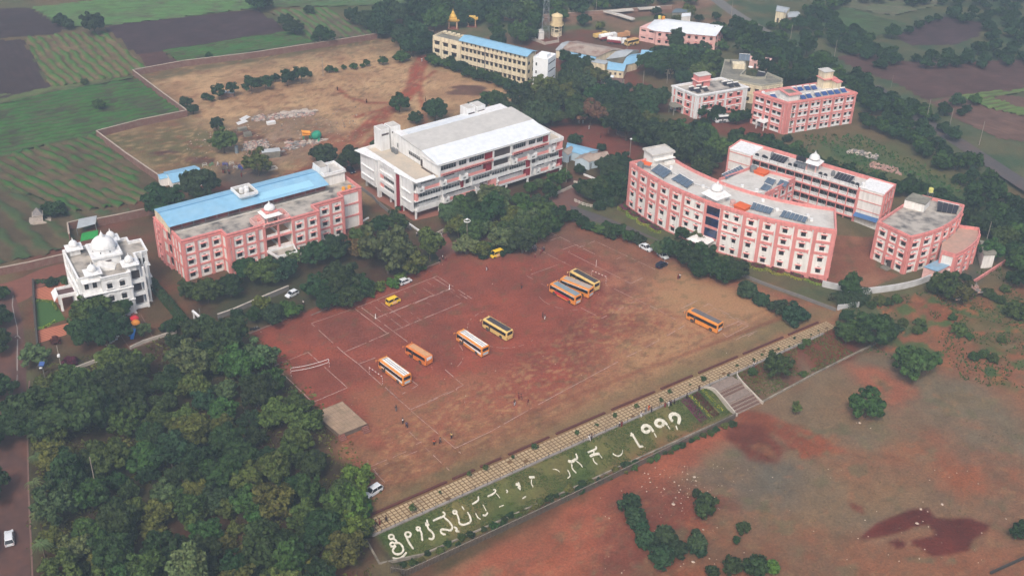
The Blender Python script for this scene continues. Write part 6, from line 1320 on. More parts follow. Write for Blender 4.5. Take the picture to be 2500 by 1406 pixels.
q=MB();q.M=Matrix.Translation((-3.0,7.4,0))@Matrix.Rotation(math.radians(-67),4,'Z');q.box(-1.8,-3.0,2.9,1.8,-.1,3.15);[q.box(x-.12,-2.8,-1,x+.12,-2.56,2.9)for x in(-1.5,1.5)];h_.part('porch',q,BWHITE)
h_.flush()
for i,(x,y)in enumerate(((9.4,9.6),(12,9.6),(14.9,9.3),(17.5,9.0),(8.2,2.6),(10.9,2.8),(14.6,2.8),(17.6,3.0),(20.3,3.0),(22.9,2.9),(25.9,3.1),(-1.2,6.8))):
 heater('blue solar water heater in the rows on the four-storey hostel roof',loc2w(h_,x,y,HRf),h_.ang,'solar heaters on the four-storey hostel')
watertank('water_tank','white water tank at the left corner of the four-storey hostel roof',loc2w(h_,-3.0,10.6,HRf),.6,1.3,BWHITE)
g_=B('hostel_building','three-storey hostel with white frame and pink walls and a pink roof room','building',(63.9,388.9),27.0)
outG=[(0,0),(21.6,0),(18.2,11.4),(-3.0,11.4)];GH=9.0;GR_=8.3;P2=mat('rose_wall',srgb(222,140,136),.85,.06)
g_.mb('wall',P2).prism(outG,-1,GR_,top=False,bottom=False);g_.mb('roof',CONC).prism(outG,GR_-.2,GR_);g_.mb('parapet',BWHITE).ring(outG,.3,GR_,GH);q=MB();q.ring(offset(outG,-.45),.44,GH-.55,GH-.05);g_.part('cornice',q,BWHITE)
for A0,A1,by,sk,db in(((0,0),(21.6,0),[1.6,5.2,3.6,6.6,1.2],(0,4),(1,3)),((-3,11.4),(0,0),[2,3.4,4,1.6],(0,3),(1,)),((21.6,0),(18.2,11.4),[1,3,3],(),()),((18.2,11.4),(-3,11.4),5,(),())):
 g_.facade(A0,A1,0,GR_,3,by,mat_=BWHITE,pil=.8,beam=.35,corner=0,win=(1.1,1.2),sill=.8,style='whites',skip=[(k,i)for k in range(3)for i in sk],dbl=db,name='white_frame',pw=.4)
stairhead(g_,5.0,7.2,10.2,10.6,GR_,12.6,P2,'roof_room',.2);q=MB();q.box(4.4,6.6,10.6,10.8,11.0,10.8);g_.part('roof_room_band',q,PALEPINK);q=MB();q.box(6.6,7.15,GR_,7.3,7.21,GR_+2);g_.part('door',q,DARK)
q=MB();q.prism([(-6.2,5.0),(-2.2,4.6),(-2.8,9.0),(-5.2,9.6),(-6.6,7.6)],3.1,3.35);[q.box(x-.15,y-.15,-1,x+.15,y+.15,3.1)for x,y in((-5.6,5.6),(-5.6,8.6))];g_.part('porch',q,GREYC);g_.flush()
for x,y in((1.6,5.8),(5.0,5.9),(2.6,3.6),(6.0,3.6),(16.0,5.6),(18.4,5.4),(16.8,3.4),(19.4,3.3)):heater('dark solar water heater with a white drum on the three-storey hostel roof',loc2w(g_,x,y,GR_),g_.ang,'solar heaters on the three-storey hostel',mat('dark_solar',None))
e_=B('grey_building','low grey flat-roofed building with a scooped courtyard behind the hostels','building',(0,0),0)
o1=[(79.6,430.5),(87.6,429.3),(86.4,420.4),(83.5,414.5),(88.6,411.8),(92.0,412.5),(93.8,417.5),(98.4,411.0),(97.8,407.4),(89.5,403.6),(75.0,410.6)]
e_.mb('wall',CREAM).prism(o1,-1,7.2,top=False,bottom=False);e_.mb('roof',GREYC).prism(o1,7.0,7.2);e_.mb('parapet',mat('old_parapet',srgb(168,164,148),.9,.12)).ring(o1,.35,7.2,7.9)
e_.facade((89.5,403.6),(97.8,407.4),0,7.2,2,3,mat_=CREAM,pil=.5,corner=0,style='cream',name='trim',beam=.3);e_.facade((75,410.6),(89.5,403.6),0,7.2,2,5,mat_=CREAM,pil=.4,corner=0,style='cream',name='trim',beam=.3)
q=MB();q.box(81.5,421.5,7.2,86.0,424.5,9.2);e_.part('roof_room',q,CREAM);q=MB();q.box(81.3,425.5,7.2,86.8,428.5,8.6);e_.part('roof_room',q,GREYC);e_.flush()
array('dark solar array on the back of the grey building',(84.5,427.6),(88.6,427.0),(88.9,429.0),(84.8,429.6),7.9,4,None,SOLAR,.8,2.6)
array('dark panels above the scooped courtyard of the grey building',(88.8,413.8),(91.5,412.6),(92.6,415.4),(90.2,416.6),7.2,4,None,mat('dark_solar',None),.4,1.2)
t=thing('satellite_dish','white satellite dish in the courtyard of the grey building','satellite dish',(87.8,420.0,7.0));q=MB();q.tube((0,0,0),(0,0,1.4),.06,6);q.build('mast',STEEL,t);q=MB();q.rev([(.05,1.3),(.6,1.45),(1.0,1.8),(.95,1.85),(.1,1.4)],14);q.build('bowl',BWHITE,t)
# cream building
k_=B('school_building','long three-storey cream building with a blue sheet roof','building',(3.0,417.3),148.6)
KH=9.6
w_=k_.mb('wall',CREAM);w_.box(0,-6.6,-1,30.2,0,KH);w_.box(30.2,-6.6,-1,43.4,0,KH+.2)
k_.mb('roof',GREYC).box(30.5,-6.3,KH+.2,43.1,-.3,KH+.25);q=MB();q.ring([(30.2,-6.6),(43.4,-6.6),(43.4,0),(30.2,0)],.3,KH+.2,KH+1.0)
for i in range(6):q.tube((31.5+i*2.1,-6.45,KH+1.0),(31.5+i*2.1,-6.45,KH+1.35),.75,10)
k_.part('parapet',q,CREAM)
q=MB();q.box(.05,-6.55,KH,30.1,-.05,11.4);k_.part('attic_wall',q,CREAM)
q=MB();roofplane(q,[(-.5,.7,11.35),(30.8,.7,11.35),(30.8,-3.2,12.5),(-.5,-3.2,12.5)]);roofplane(q,[(-.5,-3.2,12.5),(30.8,-3.2,12.5),(30.8,-7.2,11.35),(-.5,-7.2,11.35)]);k_.part('roof_sheet',q,BLUE)
fx=lambda a,b,n,**k:k_.facade((b,0),(a,0),0,KH,3,n,mat_=CREAM,corner=0,name='trim',pil=.25,beam=.28,style='cream',win=(1.2,1.3),**k)
fx(0.2,18.8,9,pw=.12);fx(18.8,30.0,6,pw=.12);k_.facade((43.4,0),(31.2,0),0,KH,3,3,mat_=CREAM,corner=0,name='trim',pil=.3,beam=.3,style='cream',win=(2.2,1.3),pw=.15)
for x in[1.2+i*2.0 for i in range(15)]:k_.win(x,.06,KH+.4,.6,.9,math.pi,'plain',1)
q=MB();q.box(30.0,0,-1,31.2,.5,KH);k_.part('stair_bay',q,CREAM)
q=MB();q.box(18.6,.01,-1,19.0,.2,KH+1);k_.part('pier',q,mat('grey_band',srgb(140,132,126),.9))
k_.facade((0,-6.6),(0,0),0,KH,3,2,mat_=CREAM,corner=0,name='trim',pil=.3,beam=.3,style='cream');k_.flush()
t_=B('stair_tower','bright white square stair tower at the right end of the cream building','building',loc2w(k_,-5.6,-2.6),148.6+6)
w_=t_.mb('wall',mat('brilliant_white',srgb(248,250,252),.7,.03,.7));w_.box(-3.4,-4.2,-1,2.6,3.2,11.6);t_.mb('roof',BWHITE).box(-3.2,-4,11.6,2.4,3,11.65);q=MB();q.ring([(-3.4,-4.2),(2.6,-4.2),(2.6,3.2),(-3.4,3.2)],.25,11.65,12.1);q.box(-2,-2,11.65,1.4,1.2,12.9);t_.part('parapet',q,mat('brilliant_white',None))
for z in(2.6,5.8,8.9):
 t_.win(1.3,3.2,z,.6,1.1,math.pi,'plain',1);q=MB();q.box(-3.45,-3.4,z+1,-3.38,2.6,z+1.35);t_.part('slit',q,DARKG)
t_.flush()
# pink hall with white roof
f_=B('hall','pale pink two-storey hall with a broad white sheet roof and yellow roof tanks','building',(50.3,472.2),-8.3)
w_=f_.mb('wall',PALEPINK);w_.prism([(0,0),(6.6,-2.2),(7,-3.4),(31.3,-4),(34.6,9),(7,12.5),(2,4)],-1,6.0)
q=MB();roofplane(q,[(6.6,-3.9,6.0),(31.6,-4.6,6.0),(34.4,3.4,8.2),(9.2,4.6,8.2)]);roofplane(q,[(9.2,4.6,8.2),(34.4,3.4,8.2),(35.2,9.4,6.4),(9,12.6,6.4)]);roofplane(q,[(2.5,-.5,5.9),(6.6,-3.9,6.0),(9.2,4.6,8.2),(5.5,9.5,6.6)]);f_.part('roof_sheet',q,WSHEET)
f_.facade((7,-3.4),(31.3,-4),0,6.0,2,[3,3,3,3,3,3,3,3],mat_=PALEPINK,pil=.3,beam=.25,corner=0,style='pink',win=(1.1,1.2),name='trim');f_.facade((0,0),(6.6,-2.2),0,6,2,2,mat_=PALEPINK,pil=.3,beam=.2,corner=0,name='trim',win=(2,.6),sill=1.5,style='plain')
f_.facade((31.3,-4),(34.6,9),0,6,2,3,mat_=PALEPINK,pil=.3,corner=0,name='trim');f_.flush()
for x,y,z,m,l in((7.6,8.6,7.4,'pale_yellow_tank','pale yellow tank at the peak of the pink hall roof'),(9.2,8.8,7.2,'yellow_tank','orange yellow tank right of the pale tank on the pink hall')):watertank('water_tank',l,loc2w(f_,x,y,z),.7,1.4,mat(m,None))
# temple-like white house
T_=B('domed_house','white three-storey domed house with four small corner cupolas and balconies','building',(-106.32,244.23),29.37)
TH,TR=11.9,11.1
outT=[(-.6,1.2),(4.4,1.2),(4.4,-.9),(11.5,-.9),(11.5,2.6),(14.6,2.6),(14.6,8.3),(17.9,8.3),(17.9,15.2),(14.8,15.2),(14.8,17.6),(-1.2,17.6)]
T_.mb('wall',BWHITE).prism(outT,-.8,TR,top=False,bottom=False);T_.mb('roof',CONC).prism(outT,TR-.2,TR);T_.mb('parapet',BWHITE).ring(outT,.25,TR,TH)
for z in(TH-.05,7.6,4.0):
 q=MB();q.ring(offset(outT,-.35),.36,z,z+.16)if z<TH-1 else q.ring(offset(outT,-.2),.5,z,z+.14);T_.part('cornice',q,BWHITE)
for z in(.4,4.2,7.85):
 T_.win(6.2,-.92,z+.75,1.25,1.35,0,'arch',2);T_.win(9.3,-.92,z+.75,1.25,1.35,0,'arch',2);T_.win(16.2,8.28,z+.7,1.6,1.5,0,'plain',2);T_.win(17.92,11.8,z+.7,1.4,1.6,math.pi/2,'plain',2)
 for x in(1.0,3.0):T_.win(x,1.18,z+.6,1.0,1.5,0,'plain',2)
 for y in(4,7,14):T_.win(-.62,y,z+.6,1.1,1.5,-math.pi/2,'arch',2)
 q=MB();q.box(11.5,.3,z-.25,15.2,2.6,z-.05);q.box(14.6,2.6,z-.25,16.4,8.3,z-.05);q.box(11.5,.3,z-.05,15.2,.45,z+.75);q.box(15.05,.45,z-.05,15.2,2.6,z+.75);q.box(16.25,2.6,z-.05,16.4,8.3,z+.75);T_.part('balcony',q,BWHITE)
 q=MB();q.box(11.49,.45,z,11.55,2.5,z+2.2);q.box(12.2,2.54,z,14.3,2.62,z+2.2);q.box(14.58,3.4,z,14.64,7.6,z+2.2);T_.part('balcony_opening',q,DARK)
 q=MB();q.box(-.2,-.8,z+3.2,4.3,1.2,z+3.35);T_.part('sunshade',q,BWHITE)if z>1 else None
q=MB()
for x,y in((11.7,.5),(15.0,.5),(16.2,2.8),(16.2,8.0),(-.5,1.3),(4.2,1.3),(-1.3,17.4),(-.8,9),(-1.0,13)):q.box(x-.25,y-.25,-.5,x+.25,y+.25,TH-.1)
T_.part('column',q,BWHITE)
q=MB();q.box(4.4,6.2,TR,11.0,13.8,13.6);T_.part('upper_block',q,BWHITE);q=MB();q.box(3.9,5.7,13.6,11.5,14.3,13.8);q.ring([(3.9,5.7),(11.5,5.7),(11.5,14.3),(3.9,14.3)],.55,13.8,14.1);T_.part('upper_cornice',q,BWHITE)
q=MB();q.box(7.2,6.12,12.2,8.6,6.22,12.6);T_.part('vent',q,DARK)
q=MB();q.rev([(3.0,13.8),(3.0,14.8),(3.08,14.8),(3.08,14.9),(2.95,14.9)],32,(7.7,10.0));T_.part('drum',q,BWHITE)
q=MB()
for k in range(8):a=math.pi/4*k+.35;q.M=Matrix.Translation((7.7,10,0))@Matrix.Rotation(a,4,'Z');q.box(2.95,-.12,14.1,3.04,.12,14.6)
T_.part('drum_window',q,DARKG)
q=MB();q.rev([(3.0*math.cos(a)**.9,14.9+2.75*math.sin(a))for a in[i*math.pi/2*.97/12 for i in range(13)]],36,(7.7,10.0));T_.part('dome',q,BWHITE,smooth=True)
q=MB();q.rev([(.75,17.4),(.85,17.65),(.5,17.9),(.55,18.1),(.3,18.45),(.28,18.6),(.08,18.95),(.03,19.35)],16,(7.7,10.0));T_.part('finial',q,BWHITE,smooth=True)
for i,(x,y)in enumerate(((3.0,1.6),(12.2,2.2),(1.3,16.4),(10.8,17.2))):
 q=MB();q.box(x-1.3,y-1.3,TR,x+1.3,y+1.3,TR+1.1);[q.box(x+a-.18,y+b-.18,TR+1.1,x+a+.18,y+b+.18,12.7)for a in(-1.1,1.1)for b in(-1.1,1.1)];q.box(x-2.1,y-2.0,12.7,x+2.1,y+2.0,12.9);q.box(x-1.4,y-1.4,12.9,x+1.4,y+1.4,13.15);o=T_.part('cupola',q,BWHITE)
 q=MB();q.rev([(1.0,13.15),(1.12,13.5),(1.15,13.8),(1.0,14.25),(.7,14.6),(.4,14.8),(.2,14.9),(.16,15.1),(.05,15.5),(.02,15.8)],20,(x,y));q.build('cupola_dome',BWHITE,o,smooth=True)
q=MB();q.add([(4.6,4.2,TR+1.6),(8.6,3.2,TR+.2),(9.6,5.9,TR+.2),(5.6,6.2,TR+2.2),(4.6,4.2,TR),(8.6,3.2,TR),(9.6,5.9,TR),(5.6,6.2,TR)],[(0,1,2,3),(0,4,5,1),(1,5,6,2),(3,7,4,0)]);T_.part('stair_cover',q,WHITE)
q=MB();q.box(-5.6,7.6,3.9,-.62,12.0,4.1);q.ring([(-5.6,7.6),(-.65,7.6),(-.65,12.0),(-5.6,12.0)],.3,4.1,4.8);q.add([(-5.6,7.6,4.7),(-5.6,12,4.7),(-6.6,12.4,3.5),(-6.6,7.2,3.5)],[(0,1,2,3),(3,2,1,0)]);T_.part('porch_roof',q,BWHITE)
q=MB();q.box(-5.25,7.95,4.1,-1.0,11.65,4.14);T_.part('porch_floor',q,mat('porch_floor',srgb(92,68,66),.9));q=MB();[q.box(x-.3,y-.3,-.5,x+.3,y+.3,3.9)for x,y in((-5,8),(-5,11.6),(-1.4,8),(-1.4,11.6))];T_.part('porch_column',q,BWHITE)
T_.flush()
# the tiled walk, its edges, letters, steps, fence
TILE=mat('walk_tiles',srgb(182,160,126),.9,.16,2.2,srgb(128,108,88),.6,.25)
JOINT=mat('mossy_joint',srgb(112,84,52),.98,.2,3)
LW=136.0
q=MB();q.prism([WT(-2,-4.9),WT(LW,-3.6),WT(LW,0),WT(-.5,0)],-.4,.05);struct(q.build('path',JOINT))
q=MB();rs=random.Random(2)
wt=lambda t:4.75-.95*max(0,(t-60))/76
t=-.4
while t<LW-.6:
 W_=wt(t);nr=5;d0=.25;cw=(W_-.5)/nr
 for k in range(nr):
  a=-(d0+k*cw)-.11;b=-(d0+(k+1)*cw)+.11
  if rs.random()>.015:
   dz=rs.uniform(-.01,.012);p=[WT(t+.12,a),WT(t+.9,a),WT(t+.9,b),WT(t+.12,b)]
   q.add([(x,y,.052)for x,y in p]+[(x,y,.085+dz)for x,y in p],[(0,1,5,4),(1,2,6,5),(2,3,7,6),(3,0,4,7),(4,5,6,7),(7,6,5,4)])
 t+=1.02
o=q.build('paving_tiles',TILE);tag(o,'square cream paving slabs laid in five rows along the walk beside the field','paving slabs');o['kind']='stuff'
wall('parapet_kerb','low grey kerb wall along the outer edge of the tiled walk',[WT(t,.15)for t in range(-1,137,6)],.35,.45,mat('kerb_grey',srgb(150,142,136),.95,.12,1.5,srgb(96,88,80),.5,.4),cat='kerb')
edge=mat('laterite_edge',srgb(92,50,42),.95,.15,2)
for i,(a,b)in enumerate(((-2,20),(21.5,27),(28.6,34),(36,47),(49,63),(65,78),(80,90),(92,105),(107,121),(123,134))):
 q=MB();p=[WT(t,-wt(t)-.55)for t in(a,(a+b)/2,b)]
 t_=wall('border_wall',('dark red laterite border, length %s of the inner edge of the walk'%('nearest the grove','second from the grove','third from the grove','fourth from the grove','fifth from the grove','sixth from the grove','seventh from the grove','eighth from the grove','ninth from the grove','farthest from the grove')[i]),p,.3,.55,edge,cat='border',group='laterite borders of the walk')
q=MB()
wall('low_wall','weathered wall at the foot of the grassy bank with the letters',[WT(-3.5,7.6),WT(6,7.9),WT(20,8.4),WT(40,8.9),WT(60,9.2),WT(80,9.6),WT(90.5,9.9)],.35,.35,mat('weathered_wall',srgb(150,140,126),.95,.2,.8,srgb(70,64,54),.8,.5))
wall('low_wall','weathered retaining wall at the foot of the slope right of the steps',[WT(98.6,9.9),WT(108,9.4),WT(118,8.9),WT(130,8.6),WT(142,8.4)],.45,.35,mat('weathered_wall',None))
wall('low_wall','low wall at the left end of the grassy bank beside the grove',[WT(-2.5,.4),WT(-3.6,7.6)],.4,.35,mat('weathered_wall',None))
t_=thing('palisade_fence','long weathered palisade fence with a thin top rail below the grassy bank','fence',(*WT(-3,10.8),0));q=MB();rl=MB();O_=WT(-3,10.8)
FP=mat('fence_grey',srgb(96,88,80),.95,.2,2)
for i in range(0,280):
 t=-3+i*.33;x,y=WT(t,10.9+.5*math.sin(t*.04));z=zg(x,y);h=1.75+.1*math.sin(i*2.1)
 q.box(x-O_[0]-.07,y-O_[1]-.07,z-.2,x-O_[0]+.07,y-O_[1]+.07,z+h)
 if i%14==0 and i:pass
q.build('pales',FP,t_)
for zz in(1.55,):
 pts=[(*WT(t,10.9+.5*math.sin(t*.04)),)for t in[-3+i*3.3 for i in range(29)]]
 for a,b in zip(pts[:-1],pts[1:]):rl.tube((a[0]-O_[0],a[1]-O_[1],zg(*a)+zz),(b[0]-O_[0],b[1]-O_[1],zg(*b)+zz),.06,5)
rl.build('rail',mat('pale_rail',srgb(170,162,150),.9),t_)
t_=thing('railing','thin post-and-wire railing along the outer kerb of the tiled walk','railing',(*WT(0,.3),0));q=MB();O_=WT(0,.3)
for i in range(42):
 x,y=WT(1+i*3.2,.3);q.box(x-O_[0]-.04,y-O_[1]-.04,.1,x-O_[0]+.04,y-O_[1]+.04,1.5)
q.build('posts',mat('dark_steel',srgb(84,78,74),.8),t_);q=MB()
for z in(.85,1.4):a=WT(1,.3);b=WT(132.2,.3);q.tube((a[0]-O_[0],a[1]-O_[1],z),(b[0]-O_[0],b[1]-O_[1],z),.015,4)
q.build('wire',mat('dark_steel',None),t_)
st=thing('steps','wide two-flight steps with reddish treads and curved pale side walls','steps',(*WT(94.4,0),0));O_=Vector((*WT(94.4,0),0))
def wtl(t,d):p=WT(t,d);return(p[0]-O_.x,p[1]-O_.y)
TR_=mat('step_tread',srgb(112,84,74),.95,.12,2);LD=mat('stone_landing',srgb(132,116,106),.95,.2,1.2,srgb(170,150,138),.5,1.5)
q=MB();q.prism([wtl(90.8,.3),wtl(98.0,.3),wtl(98.2,3.2),wtl(90.6,3.2)],-3,-.02);q.build('upper_landing',LD,st)
q=MB();q.prism([wtl(90.6,5.0),wtl(98.2,5.0),wtl(98.4,7.0),wtl(90.4,7.0)],-3.4,-1.02);q.build('middle_landing',LD,st)
z=-.02;d=3.2
for k in range(5):
 z-=.2;q=MB();q.prism([wtl(90.6,d+k*.36),wtl(98.2,d+k*.36),wtl(98.2,d+(k+1)*.36-.003),wtl(90.6,d+(k+1)*.36-.003)],-3.2,z);q.build('step',TR_ if k%2 else mat('step_edge',srgb(140,122,110),.95),st)
z=-1.02;d=7.0
for k in range(8):
 z-=.19;q=MB();q.prism([wtl(90.4,d+k*.42),wtl(98.6,d+k*.42),wtl(98.6,d+(k+1)*.42-.003),wtl(90.4,d+(k+1)*.42-.003)],-3.6,z);q.build('step',TR_ if k%2 else mat('step_edge',None),st)
for sg,lab in((-1,'left'),(1,'right')):
 c0=94.4;pts=[(c0+sg*5.6,.3),(c0+sg*4.6,1.0),(c0+sg*4.0,2.4),(c0+sg*4.0,5.2),(c0+sg*4.1,7.2),(c0+sg*4.3,10.4)];pts=smooth(pts,2);q=MB();v=[];n=len(pts)
 for j,(t,d)in enumerate(pts):
  zt=.55-2.35*max(0,min(1,(d-2.2)/7.6));
  for tt in(t-.17,t+.17):p=wtl(tt,d);v+=[(p[0],p[1],-3.4),(p[0],p[1],zt)]
 f=[]
 for j in range(n-1):a=4*j;b=a+4;f+=[(a,a+1,b+1,b),(a+2,b+2,b+3,a+3),(a+1,a+3,b+3,b+1)]
 f+=[(0,2,3,1),(4*n-4,4*n-3,4*n-1,4*n-2)];q.add(v,f);q.build('side_wall',mat('pale_render',srgb(190,180,168),.9,.1,1,srgb(120,110,100),.4,.6),st)
LET=mat('whitewashed_stone',srgb(214,208,192),.95,.14,3,srgb(140,138,110),.5,1.2)
def onbank(x,y):return tuple(onG(x,y,5))[:2]
def letter(name,label,strokes,scale,ox,oy,w=.55):
 t=None
 for s in strokes:
  wd=w
  if isinstance(s,tuple):s,wd=s[0],s[1]*w
  if isinstance(s,dict):pass
  pts=[onbank(ox+x*scale,oy+y*scale)for x,y in smooth([tuple(p)for p in s],2)]
  if t is None:t=tag(link(name,None,None,(pts[0][0],pts[0][1],0)),label,'letter','white letters on the grassy bank');O=pts[0]
  b=MB();n=len(pts);L=[];R=[]
  for i in range(n):
   a=Vector(pts[max(0,i-1)]);e=Vector(pts[min(n-1,i+1)]);tt=(e-a);tt=tt.normalized()if tt.length>1e-6 else Vector((1,0));nn=Vector((-tt.y,tt.x))*wd*.37*(1-.35*abs(2*i/(n-1)-1)**4)*rs.uniform(.88,1.12);p=Vector(pts[i]);L.append(p+nn);R.append(p-nn)
  v=[(p.x-O[0],p.y-O[1],zg(p.x,p.y)+.16)for p in L]+[(p.x-O[0],p.y-O[1],zg(p.x,p.y)+.16)for p in R]+[(p.x-O[0],p.y-O[1],zg(p.x,p.y)-.1)for p in L]+[(p.x-O[0],p.y-O[1],zg(p.x,p.y)-.1)for p in R]
  f=[]
  for i in range(n-1):j=i+1;f+=[(n+i,n+j,j,i),(i,j,2*n+j,2*n+i),(n+j,n+i,3*n+i,3*n+j)]
  f+=[(0,2*n,3*n,n),(n-1,2*n-1,4*n-1,3*n-1)];b.add(v,f);b.build('stroke',LET,t)
 return t
circ=lambda cx,cy,r,a0=0,a1=330,k=30:[(cx+r*math.cos(math.radians(a)),cy+r*.9*math.sin(math.radians(a)))for a in range(a0,a1+1,k)]
c1=(500/1758,900,1000)
def L1_(lab,st,w=.5):letter('letter',lab,st,c1[0],c1[1],c1[2],w)
L1_('first and largest Kannada letter, with loops and a long curved stroke beneath',[circ(195,1092,22,-60,300),[(215,1110),(245,1130),(228,1150)],circ(205,1158,20,0,330),[(225,1150),(265,1140),(295,1180),(300,1215),(270,1242),(225,1240),(205,1215),(212,1195),(235,1170)],[(205,1272),(245,1284),(290,1268),(325,1225)]])
L1_('second Kannada sign, a loop with a straight tail',[circ(338,1072,25,-90,270),[(320,1090),(350,1150),(372,1180),(385,1195)]])
L1_('third Kannada sign, a small loop with a leaning tail',[circ(427,1022,16,-60,300),[(440,1035),(455,1060),(457,1100),(462,1125)]])
L1_('fourth Kannada letter with a crossed top and hooked foot',[[(487,970),(505,1000),(512,1025),(550,1055),(562,1090),(548,1115),(515,1105)],[(485,990),(520,985)],[(500,945),(505,975)]])
L1_('fifth Kannada letter with a bar on top and a wide curl',[[(552,955),(600,932),(650,915),(655,890),(635,878)],[(640,920),(680,950),(715,990),(720,1020),(700,1040),(660,1030),(625,1025),(615,1050),(640,1072),(662,1070)],[(735,1005),(762,1025),(745,1042),(780,1046)]])
L1_('sixth Kannada letter, a rounded bowl with a loop at upper left',[circ(740,880,16,-60,300),[(755,890),(775,940),(775,975),(805,992),(850,980),(880,960),(872,920),(848,880)],([(800,830),(820,860)],.6)])
L1_('seventh Kannada letter, broken strokes over a curved foot',[[(888,812),(920,795),(945,775),(940,745)],([(918,890),(935,925),(960,942)],.6),[(978,905),(1005,912),(1022,885)],([(980,815),(1010,870)],.5)],.45)
L1_('eighth, half overgrown Kannada letter shaped like a hook',[[(1020,745),(1060,730),(1092,705),(1085,685),(1070,690)],([(1095,720),(1128,760)],.4),([(1120,835),(1160,820)],.4)],.42)
L1_('tiny faint curl between the eighth and ninth letters',[[(1180,690),(1195,700),(1185,715)]],.3)
L1_('ninth Kannada letter, a compact white blotch',[([(1262,640),(1295,650),(1290,680)],1.6),[(1285,625),(1300,690)],([(1320,765),(1350,745)],.5)],.5)
L1_('tenth Kannada letter, a forked head over a thin stem',[([(1375,580),(1400,582),(1425,580)],1.3),([(1398,600),(1395,635),(1412,665)],.5)],.5)
c2_=(500/2343,1200,950)
def L2_(lab,st,w=.5):letter('letter',lab,st,c2_[0],c2_[1],c2_[2],w)
L2_('faint hooked stroke between the forked letter and the horned letter',[([(870,925),(895,970),(900,1000),(870,1020)],.8),([(700,915),(750,920),(780,950)],.3)],.35)
L2_('horned Kannada letter with a blotch and two thin legs',[([(875,820),(920,835),(965,800)],1.5),[(955,815),(985,790),(965,740)],([(970,825),(1020,860),(1040,895)],.5),([(918,850),(918,910),(970,960)],.6)])
L2_('Kannada letter shaped like a leaning H',[[(1100,725),(1165,700),(1205,680),(1190,655)],[(1165,705),(1175,745)],([(1125,770),(1180,745),(1235,740)],1.4),([(1160,790),(1170,830),(1210,862)],.6),([(1235,750),(1265,790)],.4)])
L2_('faint bowl-shaped stroke left of the date',[([(1385,738),(1430,768),(1470,765),(1495,735)],.8),([(1500,700),(1495,735)],.4)],.4)
L2_('first figure of the date, a slanting stroke with a foot',[([(1595,500),(1625,545),(1650,590),(1680,640),(1700,670)],1.0),[(1690,660),(1735,655)],[(1588,535),(1625,520)]],.6)
L2_('second figure of the date, a thick round loop with a tail',[(circ(1768,455,44,20,390,25),1.3),([(1800,420),(1830,455),(1850,490)],1.2),([(1860,505),(1885,550)],.5)],.75)
L2_('third figure of the date, a thick loop like the one on its left but higher',[(circ(1922,392,44,60,420,25),1.3),([(1950,352),(1985,385),(2010,412)],1.2),([(2015,420),(2040,460)],.4)],.75)
L2_('last figure of the date, a thick open arch',[([(2075,372),(2048,345),(2040,310),(2065,285),(2110,285),(2145,310),(2152,350),(2135,400)],1.4),([(2110,420),(2125,465)],.5)],.75)
# stage
sg_=thing('stage','raised square concrete stage with a tiled top at the left edge of the field','stage',(-37.4,206,0));z=1.1
cn=[(-43.6+37.4,1.6),(-37.9+37.4,6.2),(-31.4+37.4,-1.6),(-36.8+37.4,-5.7)];SM=mat('stage_concrete',srgb(166,140,116),.95,.15,1.2,srgb(110,100,78),.6,.6)
q=MB();q.prism(cn,-.3,z);q.build('platform',mat('stage_side',srgb(112,98,86),.95,.2,1),sg_)
q=MB();q.prism([(c[0]*1.03,c[1]*1.03)for c in cn],z,z+.1);q.build('top_slab',mat('stage_joint',srgb(134,112,94),.95),sg_)
q=MB()
for i in range(8):
 for j in range(8):
  f=lambda a,b:tuple((1-b)*((1-a)*cn[0][k]+a*cn[1][k])+b*((1-a)*cn[3][k]+a*cn[2][k])for k in(0,1))
  u0,u1,v0,v1=(i+.04)/8,(i+.96)/8,(j+.04)/8,(j+.96)/8;p=[f(u0,v0),f(u1,v0),f(u1,v1),f(u0,v1)];q.prism(p,z+.101,z+.12+rs.uniform(0,.015))
q.build('tiles',SM,sg_)
for(bx,by)in((cn[3][0]-.2,cn[3][1]),(cn[2][0]+.1,cn[2][1]-.4)):
 for k in range(4):q=MB();q.M=Matrix.Translation((bx,by,0))@Matrix.Rotation(math.radians(38 if bx<3 else 38),4,'Z');q.box(-.2+(0 if bx<3 else-1.2),-.35*(k+1),-.2,1.3+(0 if bx<3 else-1.2),-.35*k-.003,z-.25*(k+1)+.2);q.build('step',mat('brick_step',srgb(134,88,76),.95),sg_)
 # compound walls
BC=mat('wall_coping',srgb(176,160,146),.95,.15,1)
def pw(name,label,pts,h=2.4,m=BRICK,cap=BC,th=.35):return wall(name,label,P(pts),h,th,m,cap=cap)
pw('brick_wall','long brick compound wall along the ploughed fields',[(921,96),(780,118),(609,144),(450,163),(326,186)])
pw('brick_wall','brick compound wall with a pale top running down from the wall corner',[(326,186),(390,235),(458,285)])
pw('brick_wall','brick compound wall along the big striped field',[(458,285),(345,308),(238,336)])
pw('brick_wall','brick compound wall running down to the blue shed',[(238,336),(310,390),(390,445)])
pw('brick_wall','brick wall stretch behind the white domed house on the left',[(-20,676),(80,656),(165,636)],2.2)
pw('brick_wall','brick wall stretch between the domed house and the pink building',[(240,552),(300,540),(365,526),(400,515)],2.4)
pw('brick_wall','brick wall between the field track and the cream building',[(1000,70),(1030,78),(1058,84)],1.4)
pw('brick_wall','far wall along the yard at the top of the view',[(1230,52),(1310,46),(1480,34),(1640,22)],1.6,mat('far_wall',srgb(150,120,108),.95,.1))
pw('kennel_wall','dark brick side wall of the green-floored enclosure',[(172,590),(168,562),(196,555)],2.4)
pw('boundary_wall','long curved white wall in front of the round-ended pink building',smooth([(2008,690),(2060,697),(2100,707),(2160,701),(2215,692),(2262,678),(2300,658)]),1.9,mat('white_wall',srgb(206,206,208),.9,.1,1,srgb(130,124,120),.5,.5),None)
